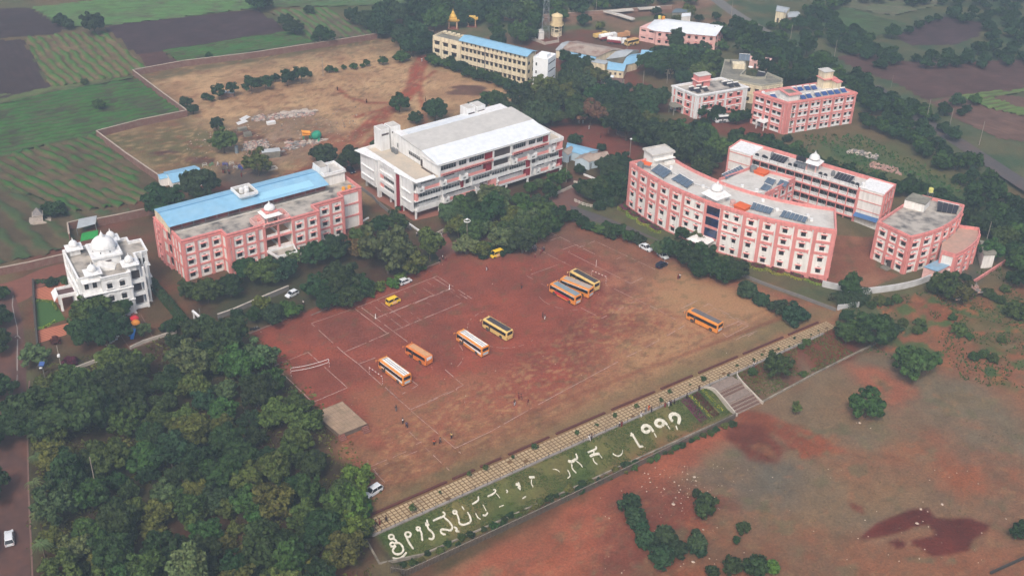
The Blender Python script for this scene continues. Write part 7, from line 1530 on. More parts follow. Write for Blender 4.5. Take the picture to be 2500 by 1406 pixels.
pw('boundary_wall','short white wall below the tall hedge corner',[(2044,757),(2098,740)],1.6,mat('white_wall',None),None)
pw('boundary_wall','low grey garden wall below the round bushes row',[(1800,670),(1870,698),(1950,726),(2040,760)],.9,GW,None)
pw('boundary_wall','pink-topped low wall at the far right beyond the annex',[(2372,684),(2456,630)],1.0,PINK,None)
pw('boundary_wall','dark low wall at the lower right corner of the view',[(2425,1378),(2520,1335)],.6,mat('dark_wall',srgb(64,62,58),.95),None)
pw('boundary_wall','low wall of the yard in front of the iron-roofed houses',[(1400,446),(1440,450),(1462,438)],.6,PALE,None)
pw('boundary_wall','white kerb wall in the front yard of the iron-roofed houses',[(1425,428),(1455,440)],.6,BWHITE,None)
pw('boundary_wall','tall dark boundary wall along the left edge of the lawn',[(82,690),(85,760),(93,850),(98,905)],1.3,mat('mossy_wall',srgb(74,70,66),.95,.2,1),None,.5)
q=pw('boundary_wall','dry stone wall behind the field bushes far right',[(1600,470),(1640,452)],1,GW,None)
t_=thing('balustrade','low pale concrete balustrade curving round the corner garden','balustrade',G(1403,492));q=MB();q.M=Matrix.Translation(-G(1403,492));pts=P(smooth([(1403,492),(1420,500),(1440,506),(1458,506)]))
for a,b in zip(pts[:-1],pts[1:]):
 q.tube((*a,.75),(*b,.75),.13,4);q.tube((*a,.25),(*b,.25),.12,4)
for p in pts[::2]:q.box(p[0]-.16,p[1]-.16,0,p[0]+.16,p[1]+.16,.9)
q.build('rails',PALE,t_)
for i,(x,y,l)in enumerate(((1449,486,'white seated statue behind the balustrade'),(1477,482,'small white animal statue in the corner garden'),(1489,478,'white pair-like statue in the corner garden'),(1497,474,'tall white standing statue in the corner garden'))):
 p=G(x,y);t_=thing('statue',l,'statue',p);q=MB();q.box(-.5,-.5,-.1,.5,.5,.5);q.build('pedestal',GREYC,t_);q=MB()
 q.rev([(.35,.5),(.4,.9),(.28,1.3),(.32,1.7),(.14,1.95),(.12,2.0),(.2,2.15),(.17,2.35),(.04,2.45)]if i!=1 else[(.3,.5),(.45,.8),(.35,1.1),(.1,1.3)],10);q.build('figure',BWHITE,t_,smooth=True)
p=G(1528,327);t_=thing('tree_ring','round stone ring round the foot of the big dark tree in the red yard','tree ring',p);q=MB();q.rev([(3.4,-.2),(3.4,.45),(2.6,.5),(2.6,.3)],28,caps=False);q.rev([(2.6,.3),(.1,.35)],28,caps=False);q.build('ring',mat('earthy_stone',srgb(132,100,86),.95,.15),t_)
# small houses and sheds
def gable(name,label,cat,poly,h,rh,wm,rm,z=0,over=.35,flip=False,windows=0,ridge_cap=None):
 """four-cornered house, ridge parallel to the first side (0-1) unless flip"""
 cx=sum(p[0]for p in poly)/4;cy=sum(p[1]for p in poly)/4;pl=[(p[0]-cx,p[1]-cy)for p in poly]
 if flip:pl=pl[1:]+pl[:1]
 t=thing(name,label,cat,(cx,cy,z));m1=((pl[1][0]+pl[2][0])/2,(pl[1][1]+pl[2][1])/2);m0=((pl[0][0]+pl[3][0])/2,(pl[0][1]+pl[3][1])/2)
 q=MB();v=[(*p,-.5)for p in pl]+[(*p,h)for p in pl]+[(*m0,h+rh-.05),(*m1,h+rh-.05)]
 q.add(v,[(0,1,5,4),(1,2,6,9,5),(2,3,7,6),(3,0,4,8,7)]);q.build('wall',wm,t)
 s=lambda p,f:(p[0]*f,p[1]*f);f=1+over/6;q=MB();dz=rh/6*.35
 A0,B0,C0,D0=[s(p,f)for p in pl];M0,M1=s(m0,f),s(m1,f)
 roofplane(q,[(*A0,h-dz+.08),(*B0,h-dz+.08),(*M1,h+rh+.08),(*M0,h+rh+.08)]);roofplane(q,[(*M0,h+rh+.08),(*M1,h+rh+.08),(*C0,h-dz+.08),(*D0,h-dz+.08)]);q.build('roof_sheet',rm,t)
 if windows:
  for i in range(windows):
   ff=(i+.7)/(windows+.4);x=pl[0][0]*(1-ff)+pl[1][0]*ff;y=pl[0][1]*(1-ff)+pl[1][1]*ff;a=math.atan2(pl[1][1]-pl[0][1],pl[1][0]-pl[0][0])
   w_=MB();w_.box(-.4,-.04,1.1,.4,.02,2.0)if i else w_.box(-.45,-.04,0,.45,.02,2.0);w_.build('window' if i else 'door',DARK,t,(x,y,0),a)
 return t
LB_=mat('light_blue_wall',srgb(196,214,226),.85,.1,1,srgb(150,150,150),.4,.5)
gable('shed','blue-roofed open shed beside the dark round trees at the left','shed',[(-104.6,318.2),(-96.4,323.4),(-101.3,330.6),(-109.2,325.4)],3.0,1.0,WHITE,BLUE,windows=2)
gable('shed','low blue annexe roof on the left of the open shed','shed',[(-109.4,321.0),(-106.2,323.2),(-107.8,326.6),(-111.0,324.2)],2.6,.4,WHITE,BLUE)
gable('shed','small tin-roofed hut in the rubble of the dry compound','shed',[(-82.4,343.6),(-77.0,345.4),(-78.2,348.0),(-83.4,346.0)],2.2,.6,GREYC,GALV)
gable('house','small house with a rust-striped roof and white gable beside the big white building','house',[(17.0,347.6),(19.6,351.8),(16.8,353.6),(14.2,349.4)],2.9,.9,LB_,RUST,windows=2)
gable('house','house with a long rusty roof in front of the blue shed','house',[(19.3,344.6),(23.8,342.6),(26.6,346.6),(21.9,349.0)],2.9,.9,LB_,RUST,flip=True,windows=2)
gable('house','rusty-roofed house row with white coped gables behind the tree','house',[(24.4,343.6),(30.8,347.0),(28.8,351.4),(22.6,348.2)],2.8,1.0,LB_,RUST)
q=gable('shed','wide low shed with a bright blue roof behind the rusty houses','shed',[(16.6,351.2),(21.9,347.8),(27.0,352.0),(17.2,357.2)],3.0,.5,LB_,BLUE)
gable('shed','long shed with rusty sheets behind the roof of the big white building','shed',[(-1.0,372.0),(8.2,377.6),(4.4,384.6),(-3,380)],3.0,1.0,WHITE,RUST)
gable('workshop','large workshop with a rust-streaked grey roof','workshop',[(17.6,447.4),(31.0,440.6),(42.4,449.4),(23.6,458.0)],3.8,1.3,CREAM,RUST,flip=False,windows=4)
gable('workshop','pale blue roofed left end of the workshop','workshop',[(14.8,448.2),(19.6,445.8),(25.4,456.6),(19.8,458.8)],3.4,1.0,CREAM,GALV)
q=MB();roofplane(q,[(17.0,444.6,2.9),(29.6,438.4,2.9),(31.0,441.0,3.6),(18.4,447.4,3.6)]);t_=thing('veranda','blue sheet veranda roof along the front of the workshop','veranda',(0,0,0));q.build('roof_sheet',BLUE,t_);q=MB();[q.box(x-.1,y-.1,0,x+.1,y+.1,2.9)for x,y in((17.4,444.8),(21.4,442.8),(25.5,440.8),(29.2,438.9))];q.build('post',CREAM,t_)
gable('shed','grey double roof shed between workshop and blue roofs','shed',[(34.6,438.4),(42.4,442.2),(48.4,449.6),(43.0,450.4)],3.6,1.2,GREYC,GALV)
gable('shed','flat grey roofed porch block below the workshop','shed',[(27.0,436.8),(33.8,434.2),(36.0,437.6),(29.0,440.2)],3.0,.3,CREAM,GALV)
gable('house','blue-roofed octagonal-looking house end under the umbrella tree','house',[(34.4,428.6),(40.6,427.2),(42.6,434.4),(35.6,437.2)],3.0,1.3,CREAM,BLUE,windows=3)
gable('house','blue-roofed middle wing beside the umbrella tree','house',[(40.4,432.4),(46.6,437.2),(50.4,448.0),(44.6,445.6)],3.2,1.1,CREAM,BLUE)
gable('house','blue-roofed far wing at the back of the umbrella tree','house',[(48.4,443.4),(54.0,444.0),(55.0,449.6),(49.8,450.6)],3.2,1.6,CREAM,BLUE)
gable('house','small cream house with a dark tiled roof among trees','house',[(32.6,415.4),(38.8,413.8),(40.4,419.0),(34.2,420.4)],2.8,1.0,CREAM,mat('dark_tiles',srgb(104,82,76),.95,.2,1.5),windows=3)
gable('house','white sheet-roofed lean-to behind the small cream house','house',[(31.6,420.6),(36.0,420.0),(36.8,423.6),(32.6,424.6)],2.4,.5,WHITE,WSHEET)
gable('house','far blue roof right of the umbrella tree','house',[(57.4,434.0),(60.8,433.2),(61.6,437.4),(58.0,438.4)],3,.8,CREAM,BLUE)
gable('shop','small yellow kiosk with a pale roof at the edge of the red yard','kiosk',P([(1482,310),(1498,312),(1496,300),(1480,298)]),2.2,.4,mat('ochre_wall',srgb(196,160,110),.9),GALV)
gable('house','low pale pink house among trees behind the grey building','house',[(92.0,443.4),(100.0,441.8),(101.2,446.6),(93.2,448.6)],3.0,.4,PALEPINK,PALEPINK,windows=2)
gable('house','yellow farmhouse with a dark brick shed at the top right','house',[(113,503),(117,501),(120,508),(115,511)],5.0,.5,CREAM,GALV,windows=2)
gable('shed','dark brick shed beside the yellow farmhouse','shed',[(118,500),(124,502),(124,509),(119,508)],3.2,.5,BRICK,GALV)
gable('shed','grey sheet roof far behind the pink hall','shed',P([(1640,48),(1690,46),(1694,36),(1650,38)]),3,.5,GREYC,mat('slate_sheet',srgb(96,110,120),.8,.1))
gable('shed','small white shed behind the pink hall roof','shed',P([(1662,58),(1684,56),(1684,48),(1664,50)]),3,.3,WHITE,WSHEET)
q=MB()
for pts in([(50.4,509.8),(37.7,505.0),(43.3,502.0),(49.7,495.8)],[(53,511.5),(63.1,514.0)]):q.strip(pts,2.2,1.6,h=.3)
o=q.build('ruined_wall',mat('pale_ruin',srgb(206,200,192),.95,.15));tag(o,'pale roofless wall strips of an unfinished building at the top','ruin')
p=P([(196,590),(238,580),(240,562),(200,570)]);q=MB();q.prism(p,-.1,.12);o=q.build('green_net',mat('green_floor',srgb(44,150,70),.9,.2,2));tag(o,'bright green netting floor of the tin-roofed enclosure','netting')
q=P([(190,575),(236,563),(240,547),(196,556)]);t_=thing('pen_roof','tin roof on posts over the green-floored enclosure','shed',(q[0][0],q[0][1],0));m_=MB();roofplane(m_,[(a-q[0][0],b-q[0][1],z)for(a,b),z in zip(q,(2.2,2.2,2.8,2.8))]);m_.build('roof_sheet',GALV,t_);m_=MB();[m_.box(a-q[0][0]-.08,b-q[0][1]-.08,0,a-q[0][0]+.08,b-q[0][1]+.08,2.2)for a,b in q];m_.build('post',STEEL,t_)
t_=thing('field_shrine','tiny square stone shrine with a pointed roof on a platform in the green field','shrine',G(95,540));q=MB();q.M=Matrix.Rotation(.35,4,'Z');q.box(-2.6,-2.2,-.1,3.4,2.4,.35);q.build('platform',mat('shrine_stone',srgb(168,156,144),.95,.2,1),t_)
q=MB();q.M=Matrix.Rotation(.35,4,'Z');q.box(-1.2,-1.2,.35,1.2,1.2,2.3);[q.box(-1.25+k*.48,-1.27,.35,-1.1+k*.48,-1.2,2.3)for k in range(6)];q.box(-1.5,-1.5,2.3,1.5,1.5,2.5);q.build('cell',mat('shrine_white',srgb(198,186,176),.9,.1,1,srgb(110,100,92),.5,.8),t_)
q=MB();q.M=Matrix.Rotation(.35,4,'Z');q.add([(-1.4,-1.4,2.5),(1.4,-1.4,2.5),(1.4,1.4,2.5),(-1.4,1.4,2.5),(-.15,-.15,4.3),(.15,-.15,4.3),(.15,.15,4.3),(-.15,.15,4.3)],[(0,1,5,4),(1,2,6,5),(2,3,7,6),(3,0,4,7),(4,5,6,7)]);q.build('spire',mat('weathered_spire',srgb(132,126,124),.95,.25,1.5),t_)
YL=mat('golden_yellow',srgb(226,184,92),.8,.1,1)
def gopura(x,y,l,s=1.0,spire=True):
 t=thing('shrine_gateway',l,'shrine',G(x,y));t.scale=(s,)*3;q=MB()
 for a in(-2.1,2.1):
  for b in(-1.5,1.5):q.box(a-.3,b-.3,-.1,a+.3,b+.3,4.2)
 q.build('column',mat('pale_column',srgb(210,170,140),.9),t);q=MB();q.box(-3,-2.2,-.2,3,2.2,.5);q.build('plinth',mat('red_plinth',srgb(140,80,70),.9),t)
 q=MB();q.box(-2.8,-2.0,4.2,2.8,2.0,4.9);q.box(-3.6,-2.6,4.9,3.6,2.6,5.2)
 for i in range(9):a=-3.2+i*.8;q.add([(a-.35,-2.65,5.2),(a+.35,-2.65,5.2),(a,-2.75,6.0),(a-.35,-2.3,5.2),(a+.35,-2.3,5.2),(a,-2.4,6.0)],[(0,1,2),(3,5,4),(0,2,5,3),(1,4,5,2)])
 q.box(-2.2,-1.6,5.2,2.2,1.6,6.2);q.build('cornice',YL,t)
 if spire:q=MB();q.rev([(1.7,6.2),(1.8,6.8),(1.4,7.4),(1.1,8.0),(.9,8.1),(.8,8.8),(.4,9.4),(.2,9.6),(.25,9.9),(.05,10.6),(.03,11.2)],12);q.build('spire',YL,t)
gopura(1106,70,'golden yellow shrine gateway with a spire among the trees',.8);gopura(1152,65,'flat-topped golden yellow gateway half hidden by a tree',.72,False)
t_=thing('water_tower','cream overhead water tank on a ring of columns','water tower',G(1358,88));q=MB()
for k in range(6):a=k*math.pi/3;q.tube((2.0*math.cos(a),2.0*math.sin(a),-.3),(2.0*math.cos(a),2.0*math.sin(a),4.8),.25,6)
q.build('column',CREAM,t_);q=MB();q.rev([(2.1,1.6),(2.1,1.9),(1.7,1.9),(1.7,1.6)],18,caps=False);q.rev([(2.1,3.2),(2.1,3.5),(1.7,3.5),(1.7,3.2)],18,caps=False);q.rev([(1.9,-.2),(1.9,1.3)],18);q.build('brace_ring',CREAM,t_)
q=MB();q.rev([(2.9,4.8),(2.9,5.1),(2.3,5.1),(2.3,8.6),(2.45,8.7),(2.2,9.0),(.4,9.8),(.3,10.0)],24);q.rev([(2.85,5.1),(2.85,5.8)],24,caps=False);q.build('tank',mat('cream_tank',srgb(232,210,164),.8,.08,1,srgb(170,140,110),.4,.6),t_,smooth=False)
t_=thing('lattice_mast','tall thin steel lattice mast behind the cream building','mast',G(1331,92));q=MB();Hh=34;lvls=[0,4,8,12,16,20,24,28,31,34];wdt=lambda z:3.0*(1-z/Hh)+.35
for i in range(len(lvls)-1):
 z0,z1_=lvls[i],lvls[i+1];a,b=wdt(z0)/2,wdt(z1_)/2;c0=[(-a,-a),(a,-a),(a,a),(-a,a)];c1_=[(-b,-b),(b,-b),(b,b),(-b,b)]
 for k in range(4):j=(k+1)%4;q.tube((*c0[k],z0),(*c1_[k],z1_),.10,4);q.tube((*c0[k],z0),(*c1_[j],z1_),.05,4);q.tube((*c0[j],z0),(*c1_[k],z1_),.05,4);q.tube((*c1_[k],z1_),(*c1_[j],z1_),.05,4)
q.build('lattice',mat('mast_steel',srgb(150,156,162),.6,.05,metal=.3),t_)
wall('yard_wall','low pale wall round the equipment yard under the mast',P([(1298,98),(1330,110),(1364,104),(1362,96)]),1.2,.3,PALE)
gable('shed','small flat-roofed equipment cabin under the mast','shed',P([(1314,98),(1328,97),(1324,88),(1312,89)]),3.0,.2,WHITE,CONCP);t_=thing('equipment_box','white equipment box beside the cabin under the mast','box',G(1303,96));q=MB();q.box(-.9,-.7,0,.9,.7,1.9);q.box(-1,-.8,1.9,1,.8,2.0);q.build('cabinet',BWHITE,t_)
# gate, playground, solar lamp
t_=thing('entrance_gate','white arched concrete gate frame leaning sideways on the path left of the field','gate',G(482,790));t_.rotation_euler[2]=math.radians(-48);t_.scale=(.62,)*3
q=MB();q.box(-2.6,-.3,0,-2.1,.3,4.2);q.box(2.1,-.3,0,2.6,.3,4.2);q.build('pillar',BWHITE,t_);q=MB();q.box(-3.0,-.4,4.2,3.0,.4,5.0);q.build('lintel',BWHITE,t_)
t_=thing('play_tower','playground tower with red and orange umbrella roofs and a blue slide','playground slide',G(330,810));t_.scale=(.85,)*3
q=MB()
for x,y in((-.8,1.0),(.8,1.0),(-.8,2.6),(.8,2.6),(-.8,-.8),(.8,-.8)):q.box(x-.08,y-.08,0,x+.08,y+.08,3.2 if y>-0.5 else 2.9)
q.build('post',mat('dark_red_post',srgb(110,40,44),.6),t_);q=MB();q.box(-.9,.9,1.5,.9,2.7,1.62);q.box(-.9,-.9,1.5,.9,.9,1.62);q.build('deck',STEEL,t_)
for(x,y,z,m,nm)in((-.5,2.4,3.1,mat('red_plastic',srgb(196,40,52),.5),'umbrella_roof'),(.4,.4,2.9,mat('orange_plastic',srgb(224,140,50),.5),'umbrella_roof')):q=MB();q.rev([(1.35,z),(1.2,z+.35),(.8,z+.7),(.3,z+.92),(.05,z+1.0)],12,(x,y),.04,8);q.build(nm,m,t_)
BL=mat('blue_plastic',srgb(40,130,214),.4,.06);q=MB();pr=[]
for i in range(9):
 f=i/8;y=-.9-3.2*f;z=1.6*(1-f)**1.2+.12;pr.append((y,z))
for(y0,z0),(y1,z1_)in zip(pr[:-1],pr[1:]):q.add([(-.15,y0,z0),(.75,y0,z0),(.75,y1,z1_),(-.15,y1,z1_),(-.25,y0,z0+.35),(.85,y0,z0+.35),(.85,y1,z1_+.35),(-.25,y1,z1_+.35)],[(0,1,2,3),(3,2,1,0),(0,3,7,4),(4,7,3,0),(1,5,6,2),(2,6,5,1)])
q.build('slide',BL,t_);q=MB();q.rev([(.5,.1),(.5,1.0),(.35,1.3)],10,(-.8,-2.2));q.build('play_barrel',BL,t_)
q=MB();q.strip(P([(318,853),(282,800)]),.2,0,h=.15);q.strip(P([(318,853),(378,832)]),.2,0,h=.15);q.strip(P([(378,832),(345,770)]),.2,0,h=.15);struct(q.build('kerb',KERB))
TD=mat('drive_tiles',srgb(190,120,92),.9,.08,2);n_=TD.node_tree.nodes;L_=TD.node_tree.links
wv=n_.new('ShaderNodeTexWave');wv.inputs['Scale'].default_value=.42;wv.inputs['Distortion'].default_value=1.5;wv.inputs['Detail'].default_value=1;tc=n_.new('ShaderNodeTexCoord');mp=n_.new('ShaderNodeMapping');mp.inputs['Rotation'].default_value=(0,0,math.radians(55));L_.new(tc.outputs['Object'],mp.inputs[0]);L_.new(mp.outputs[0],wv.inputs[0])
mx=n_.new('ShaderNodeMix');mx.data_type='RGBA';mx.inputs[7].default_value=srgb(140,72,56);bs_=n_['Principled BSDF'];L_.new(bs_.inputs['Base Color'].links[0].from_socket,mx.inputs[6]);mr_=n_.new('ShaderNodeMapRange');mr_.inputs[1].default_value=.55;mr_.inputs[2].default_value=.8;L_.new(wv.outputs[1],mr_.inputs[0]);L_.new(mr_.outputs[0],mx.inputs[0]);L_.new(mx.outputs[2],bs_.inputs['Base Color'])
for pts in([(86,706),(168,684),(150,740),(134,736),(86,728)],[(90,808),(180,785),(176,800),(160,818),(94,838)]):
 q=MB();q.prism(P(pts),-.2,.05);struct(q.build('drive',TD))
q=MB();q.prism(P([(87,730),(115,728),(136,740),(160,780),(92,803)]),-.2,.04);struct(q.build('lawn',mat('lawn_grass',srgb(60,92,42),.98,.18,3)))
q=MB();pts=P([(310,770),(330,766),(326,752),(342,748),(338,735),(352,728),(346,716)]);q.strip(pts,.9,0,h=.12);struct(q.build('paving',mat('planter_edge',srgb(170,96,70),.9,.1,2)))
for i,(x,y)in enumerate(((300,774),(316,770),(332,765),(343,748),(352,742),(357,730),(362,724),(232,885),(240,882),(248,880),(256,878),(262,843),(270,838),(276,834),(284,829),(288,822))):
 t_=thing('painted_stone','black and white painted border stone in the garden of the domed house','border stone',G(x,y),.5,'painted border stones');q=MB();q.box(-.35,-.14,-.05,.35,.14,.28);q.build('stone',BWHITE,t_)
t_=thing('solar_lamp','short solar-panel lamp by the wall next to the dirt road','solar lamp',G(110,925));q=MB();q.tube((0,0,0),(0,0,4.2),.08,6);q.build('pole',STEEL,t_);q=MB();roofplane(q,[(-.6,-.5,4.1),(.6,-.5,4.1),(.6,.5,4.6),(-.6,.5,4.6)]);q.build('panel',SOLARB,t_);q=MB();q.box(-.3,-1.1,3.7,.3,-.7,3.85);q.build('lamp_head',BWHITE,t_)
# poles
POL=mat('pole_concrete',srgb(150,140,130),.95,.1,2)
def pole(x,y,h,label,arm=0,r=.13,m=None,g=None,x2=None):
 p=onG(x,y);t=thing('utility_pole',label,'pole',(p.x,p.y,p.z),(x%7),g);q=MB();q.tube((0,0,-.4),(0,0,h),r,6,r*.7);q.build('shaft',m or POL,t)
 if arm:q=MB();q.box(-arm,-.05,h-.5,arm,.05,h-.38);[q.tube((a,0,h-.38),(a,0,h-.15),.05,5)for a in(-arm*.9,0,arm*.9)];q.build('crossarm',STEEL,t)
 return t
for x,y,h,a,l in((242,1228,12,0,'tall grey pole standing in the clearing of the grove'),(152,908,7.5,0,'street pole with a small box beside the dirt road'),(492,795,5,.6,'short pole with a crossarm by the white gate'),(789,187,8,0,'pale pole standing alone in the dry compound'),(1004,130,6,0,'pole at the far end of the earth track'),(1140,607,9,0,'lamp pole at the edge of the thick clump of trees'),(1215,495,7,.8,'street lamp pole in front of the big white building'),(1382,446,7,0,'pole at the right end of the big white building'),(1396,210,6.5,0,'pole in the wooded belt'),(1530,110+22,6,0,'pole by the blue veranda'),(1375,150,6,0,'pole in front of the workshop'),(1569,216,7,0,'pole left of the umbrella tree by the hostel'),(1627,186,7,0,'pole behind the umbrella tree by the hostel'),(1748,136,6,0,'pole behind the pink hall trees'),(1537,383,6,0,'lamp pole on the red yard near the curved building'),(1628,205,6,0,'second pole behind the umbrella tree'),(2315,322,9,0,'first pole on the brown field by the right road'),(2260,300,9,.0,'pole at the scrub edge of the right road'),(2390,355,9,.0,'pole farther down the right road'),(2089,212,6,0,'pole behind the four-storey hostel'),(2035,150,9,0,'pole at the left tip of the brown field'),(1911,62,7,.0,'pole beside the yellow farmhouse'),(1930,95,6,0,'pole right of the yellow farmhouse'),(2405,600,8,0,'pole in the trees behind the round-ended building'),(2238,476,5,0,'thin rod beside the round-ended building roof'),(862,1165,3,0,'thin post by the bright trees'),(900,1163,4.5,0,'thin net post near the parked van'),(1785,40,7,0,'far pole by the top road'),(1455,30,6,0,'far pole at the top of the view'),(2175,215,5,0,'far thin pole in the scrub')):
 t_=pole(x,y,h,l,a,.13 if h>5 else .06)
 if 'lamp pole' in l:
  q=MB();q.rev([(.05,h+.1),(.35,h+.25),(.4,h+.5),(.15,h+.65)],10);q.build('lamp_head',BWHITE,t_)
  if 'thick clump' in l:
   q=MB();q.rev([(.9,h-.25),(1.0,h-.1),(.9,h+.05)],12,caps=False);q.build('lamp_ring',BWHITE,t_)
 if 'small box' in l:q=MB();q.box(.1,-.3,4.6,.6,.3,5.2);q.build('meter_box',BWHITE,t_)
for i in range(7):pole(1935+i*8+(i%2)*3,192+((i*5)%7),5.5,'bare pale pole in the line behind the four-storey hostel',0,.09,None,'pale poles behind the hostel')
# sport gear
RW=[mat('pole_white',srgb(225,215,210),.7),mat('pole_red',srgb(150,40,44),.7)]
def banded(t,a,b,r=.06,n=6,name='post'):
 a=Vector(a);b=Vector(b);q=MB()
 for i in range(n):q.cur=i%2;q.tube(a+(b-a)*i/n,a+(b-a)*(i+1)/n,r,6)
 q.build(name,RW,t)
def goal(label,p0,p1,h=2.1):
 a=G(*p0);b=G(*p1);t=thing('goal',label,'goal',a);v=b-a
 banded(t,(0,0,0),(0,0,h));banded(t,v,v+Vector((0,0,h)));banded(t,(0,0,h),v+Vector((0,0,h)),.08,9,'crossbar');return t
goal('red and white goal beside the nearest bus',(902,914),(934,937));goal('red and white goal behind the three parked buses',(1444,677),(1479,692))
a=G(711,918);b=G(803,896);t_=thing('volleyball_net','sagging white-taped volleyball net with red and white posts','volleyball net',a);v=b-a
banded(t_,(0,0,0),(0,0,2.6));banded(t_,v+Vector((.1,.1,0)),v+Vector((.1,.1,2.7)));q=MB()
for k,(z0,sag,r_)in enumerate(((2.35,.35,.05),(1.45,.4,.05))):
 pr=[Vector((v.x*f,v.y*f,z0-sag*4*f*(1-f)))for f in[i/12 for i in range(13)]]
 for p0,p1 in zip(pr[:-1],pr[1:]):q.tube(p0,p1,r_,5)
q.tube((0,0,1.45),(0,0,2.35),.05,5);q.tube(v+Vector((0,0,1.45)),v+Vector((0,0,2.35)),.05,5);q.build('net_tape',BWHITE,t_)
for x,y,l in((917,777,'left white post of the striped kho-kho court'),(1097,706,'right white post of the striped kho-kho court')):
 t_=thing('court_post',l,'post',G(x,y));q=MB();q.tube((0,0,0),(0,0,1.3),.09,8);q.tube((0,0,0),(0,0,.06),.2,8);q.build('shaft',BWHITE,t_)
for x,y in((1455,652),(903,1163)):t_=thing('court_post','thin net post near the top court' if x>1000 else 'thin short post by the van','post',G(x,y));q=MB();q.tube((0,0,0),(0,0,2.2),.05,6);q.build('shaft',BWHITE,t_)
# rubble and things of the dry compound
CH=[mat('rubble_pale',srgb(186,172,160),.95,.2,1),mat('rubble_pink',srgb(176,140,128),.95,.2,1),mat('rubble_grey',srgb(134,128,124),.95,.2,1)]
def rubble(name,label,quad,n,smax,seed,h=.3,mi=(0,1,2)):
 r=random.Random(seed);p=P(quad);q=MB()
 for i in range(n):
  u,v_=r.random(),r.random();x=(1-v_)*((1-u)*p[0][0]+u*p[1][0])+v_*((1-u)*p[3][0]+u*p[2][0]);y=(1-v_)*((1-u)*p[0][1]+u*p[1][1])+v_*((1-u)*p[3][1]+u*p[2][1])
  a=r.uniform(0,3.14);l,w_=r.uniform(.25,1)*smax,r.uniform(.2,.6)*smax;q.cur=r.choice(mi);q.M=Matrix.Translation((x,y,r.uniform(0,.25)))@Matrix.Rotation(a,4,'Z')@Matrix.Rotation(r.uniform(-.3,.3),4,'X');q.box(-l/2,-w_/2,-.1,l/2,w_/2,h*r.uniform(.2,1))
 q.M=None;o=q.build(name,CH,None);tag(o,label,'rubble');o['kind']='stuff'
rubble('rubble','band of broken pale slabs across the dry compound',[(612,298),(765,283),(770,272),(620,284)],220,1.7,1)
rubble('rubble','big pale concrete slabs at the right half of the rubble band',[(680,288),(770,278),(772,268),(690,276)],30,3.6,2,.25,(0,))
rubble('rubble','heap of bricks and broken stone left of the tin hut',[(590,372),(660,362),(650,342),(600,348)],240,1.2,3,.5)
rubble('rubble','scattered debris right of the tin hut',[(690,372),(770,352),(800,342),(700,348)],110,1.8,4,.35)
rubble('rubble','pinkish rubble pile right of the gallery building',[(2120,408),(2200,428),(2190,412),(2130,396)],140,1.2,5,.3,(1,))
rubble('rubble','grey and blue scrap behind the gallery building',[(2065,374),(2140,392),(2140,378),(2080,366)],60,1.8,6,.3,(0,2))
rubble('rubble','stony spoil heap right of the pink annex',[(2330,735),(2400,715),(2380,690),(2350,700)],160,.9,7,.3,(2,1))
rubble('rubble','loose stones scattered over the dry compound',[(480,430),(900,340),(880,260),(440,330)],220,.5,8,.2)
for i,(x,y,a,l)in enumerate(((590,300,.9,'stack of long white boards left of the rubble band'),(597,290,1.1,'stack of white boards leaning above the other stack'))):
 t_=thing('board_stack',l,'boards',G(x,y),a)
 for k in range(6):q=MB();q.box(-2.2+k*.1,-.9+k*.32,.02+k*.03,2.2,-.65+k*.32,.14+k*.03);q.build('board',BWHITE,t_)
for x,y,l in((592,318,'grey concrete bench-like slab stack by the rubble'),(605,332,'upright grey frames stacked in the dry compound'),(662,303,'pale slab lying in the dry compound')):
 t_=thing('slab_stack',l,'slabs',G(x,y),.5)
 for k in range(4):q=MB();q.box(-1.3,-.9+k*.5,0,1.3,-.75+k*.5,1.3)if 'upright' in l else q.box(-1.5,-.8,k*.25,1.5,.8,k*.25+.18);q.build('slab',GREYC if 'pale' not in l else BWHITE,t_)
t_=thing('standing_tank','grey cylindrical tank standing left of the brick heap','tank',G(578,374));q=MB();q.rev([(.55,0),(.6,.1),(.6,2.4),(.4,2.7),(.1,2.8)],14);q.build('tank_body',mat('blue_grey_tank',srgb(130,142,150),.7),t_)
GN=mat('green_machine',srgb(36,140,112),.6,.1,1)
t_=thing('mixer_machine','green and orange concrete mixing machine with a big drum in the dry compound','machine',G(762,340));t_.rotation_euler[2]=.3
q=MB();q.M=Matrix.Translation((1.6,-.6,1.7))@Matrix.Rotation(1.15,4,'Y');q.rev([(.6,-1.9),(1.3,-1.2),(1.5,-.2),(1.45,.5),(.9,1.4),(.6,1.5)],18);q.build('drum',GN,t_,smooth=True)
q=MB();q.box(-3.2,-1.0,1.9,-.6,1.0,2.2);q.add([(-3.4,-1.1,3.2),(-.4,-1.1,2.6),(-.4,1.1,2.6),(-3.4,1.1,3.2),(-2.8,-.7,2.1),(-1,-.7,2.1),(-1,.7,2.1),(-2.8,.7,2.1)],[(0,4,5,1),(1,5,6,2),(2,6,7,3),(3,7,4,0),(4,7,6,5)]);q.build('hopper',mat('orange_machine',srgb(226,156,58),.6),t_)
q=MB();[q.tube((x,y,0),(x*.9,y*.8,2.0),.12,5)for x,y in((-3,-1),(-3,1),(-.8,-1),(-.8,1))];q.tube((-.8,0,.6),(1.6,-.6,.8),.2,6);q.build('frame',GN,t_)
q=MB();[q.tube((x,-.6,0),(x,-.6,.9),.12,6)for x in(.8,2.4)];q.build('wheel',BLACKP,t_);q=MB();q.add([(1.9,-2.0,1.1),(2.5,-1.6,1.1),(1.2,-3.4,.1),(1.8,-3.6,.1),(1.9,-2.0,.95),(2.5,-1.6,.95),(1.2,-3.4,-.05),(1.8,-3.6,-.05)],[(0,2,3,1),(4,5,7,6),(0,4,6,2),(1,3,7,5)]);q.build('chute',GN,t_)
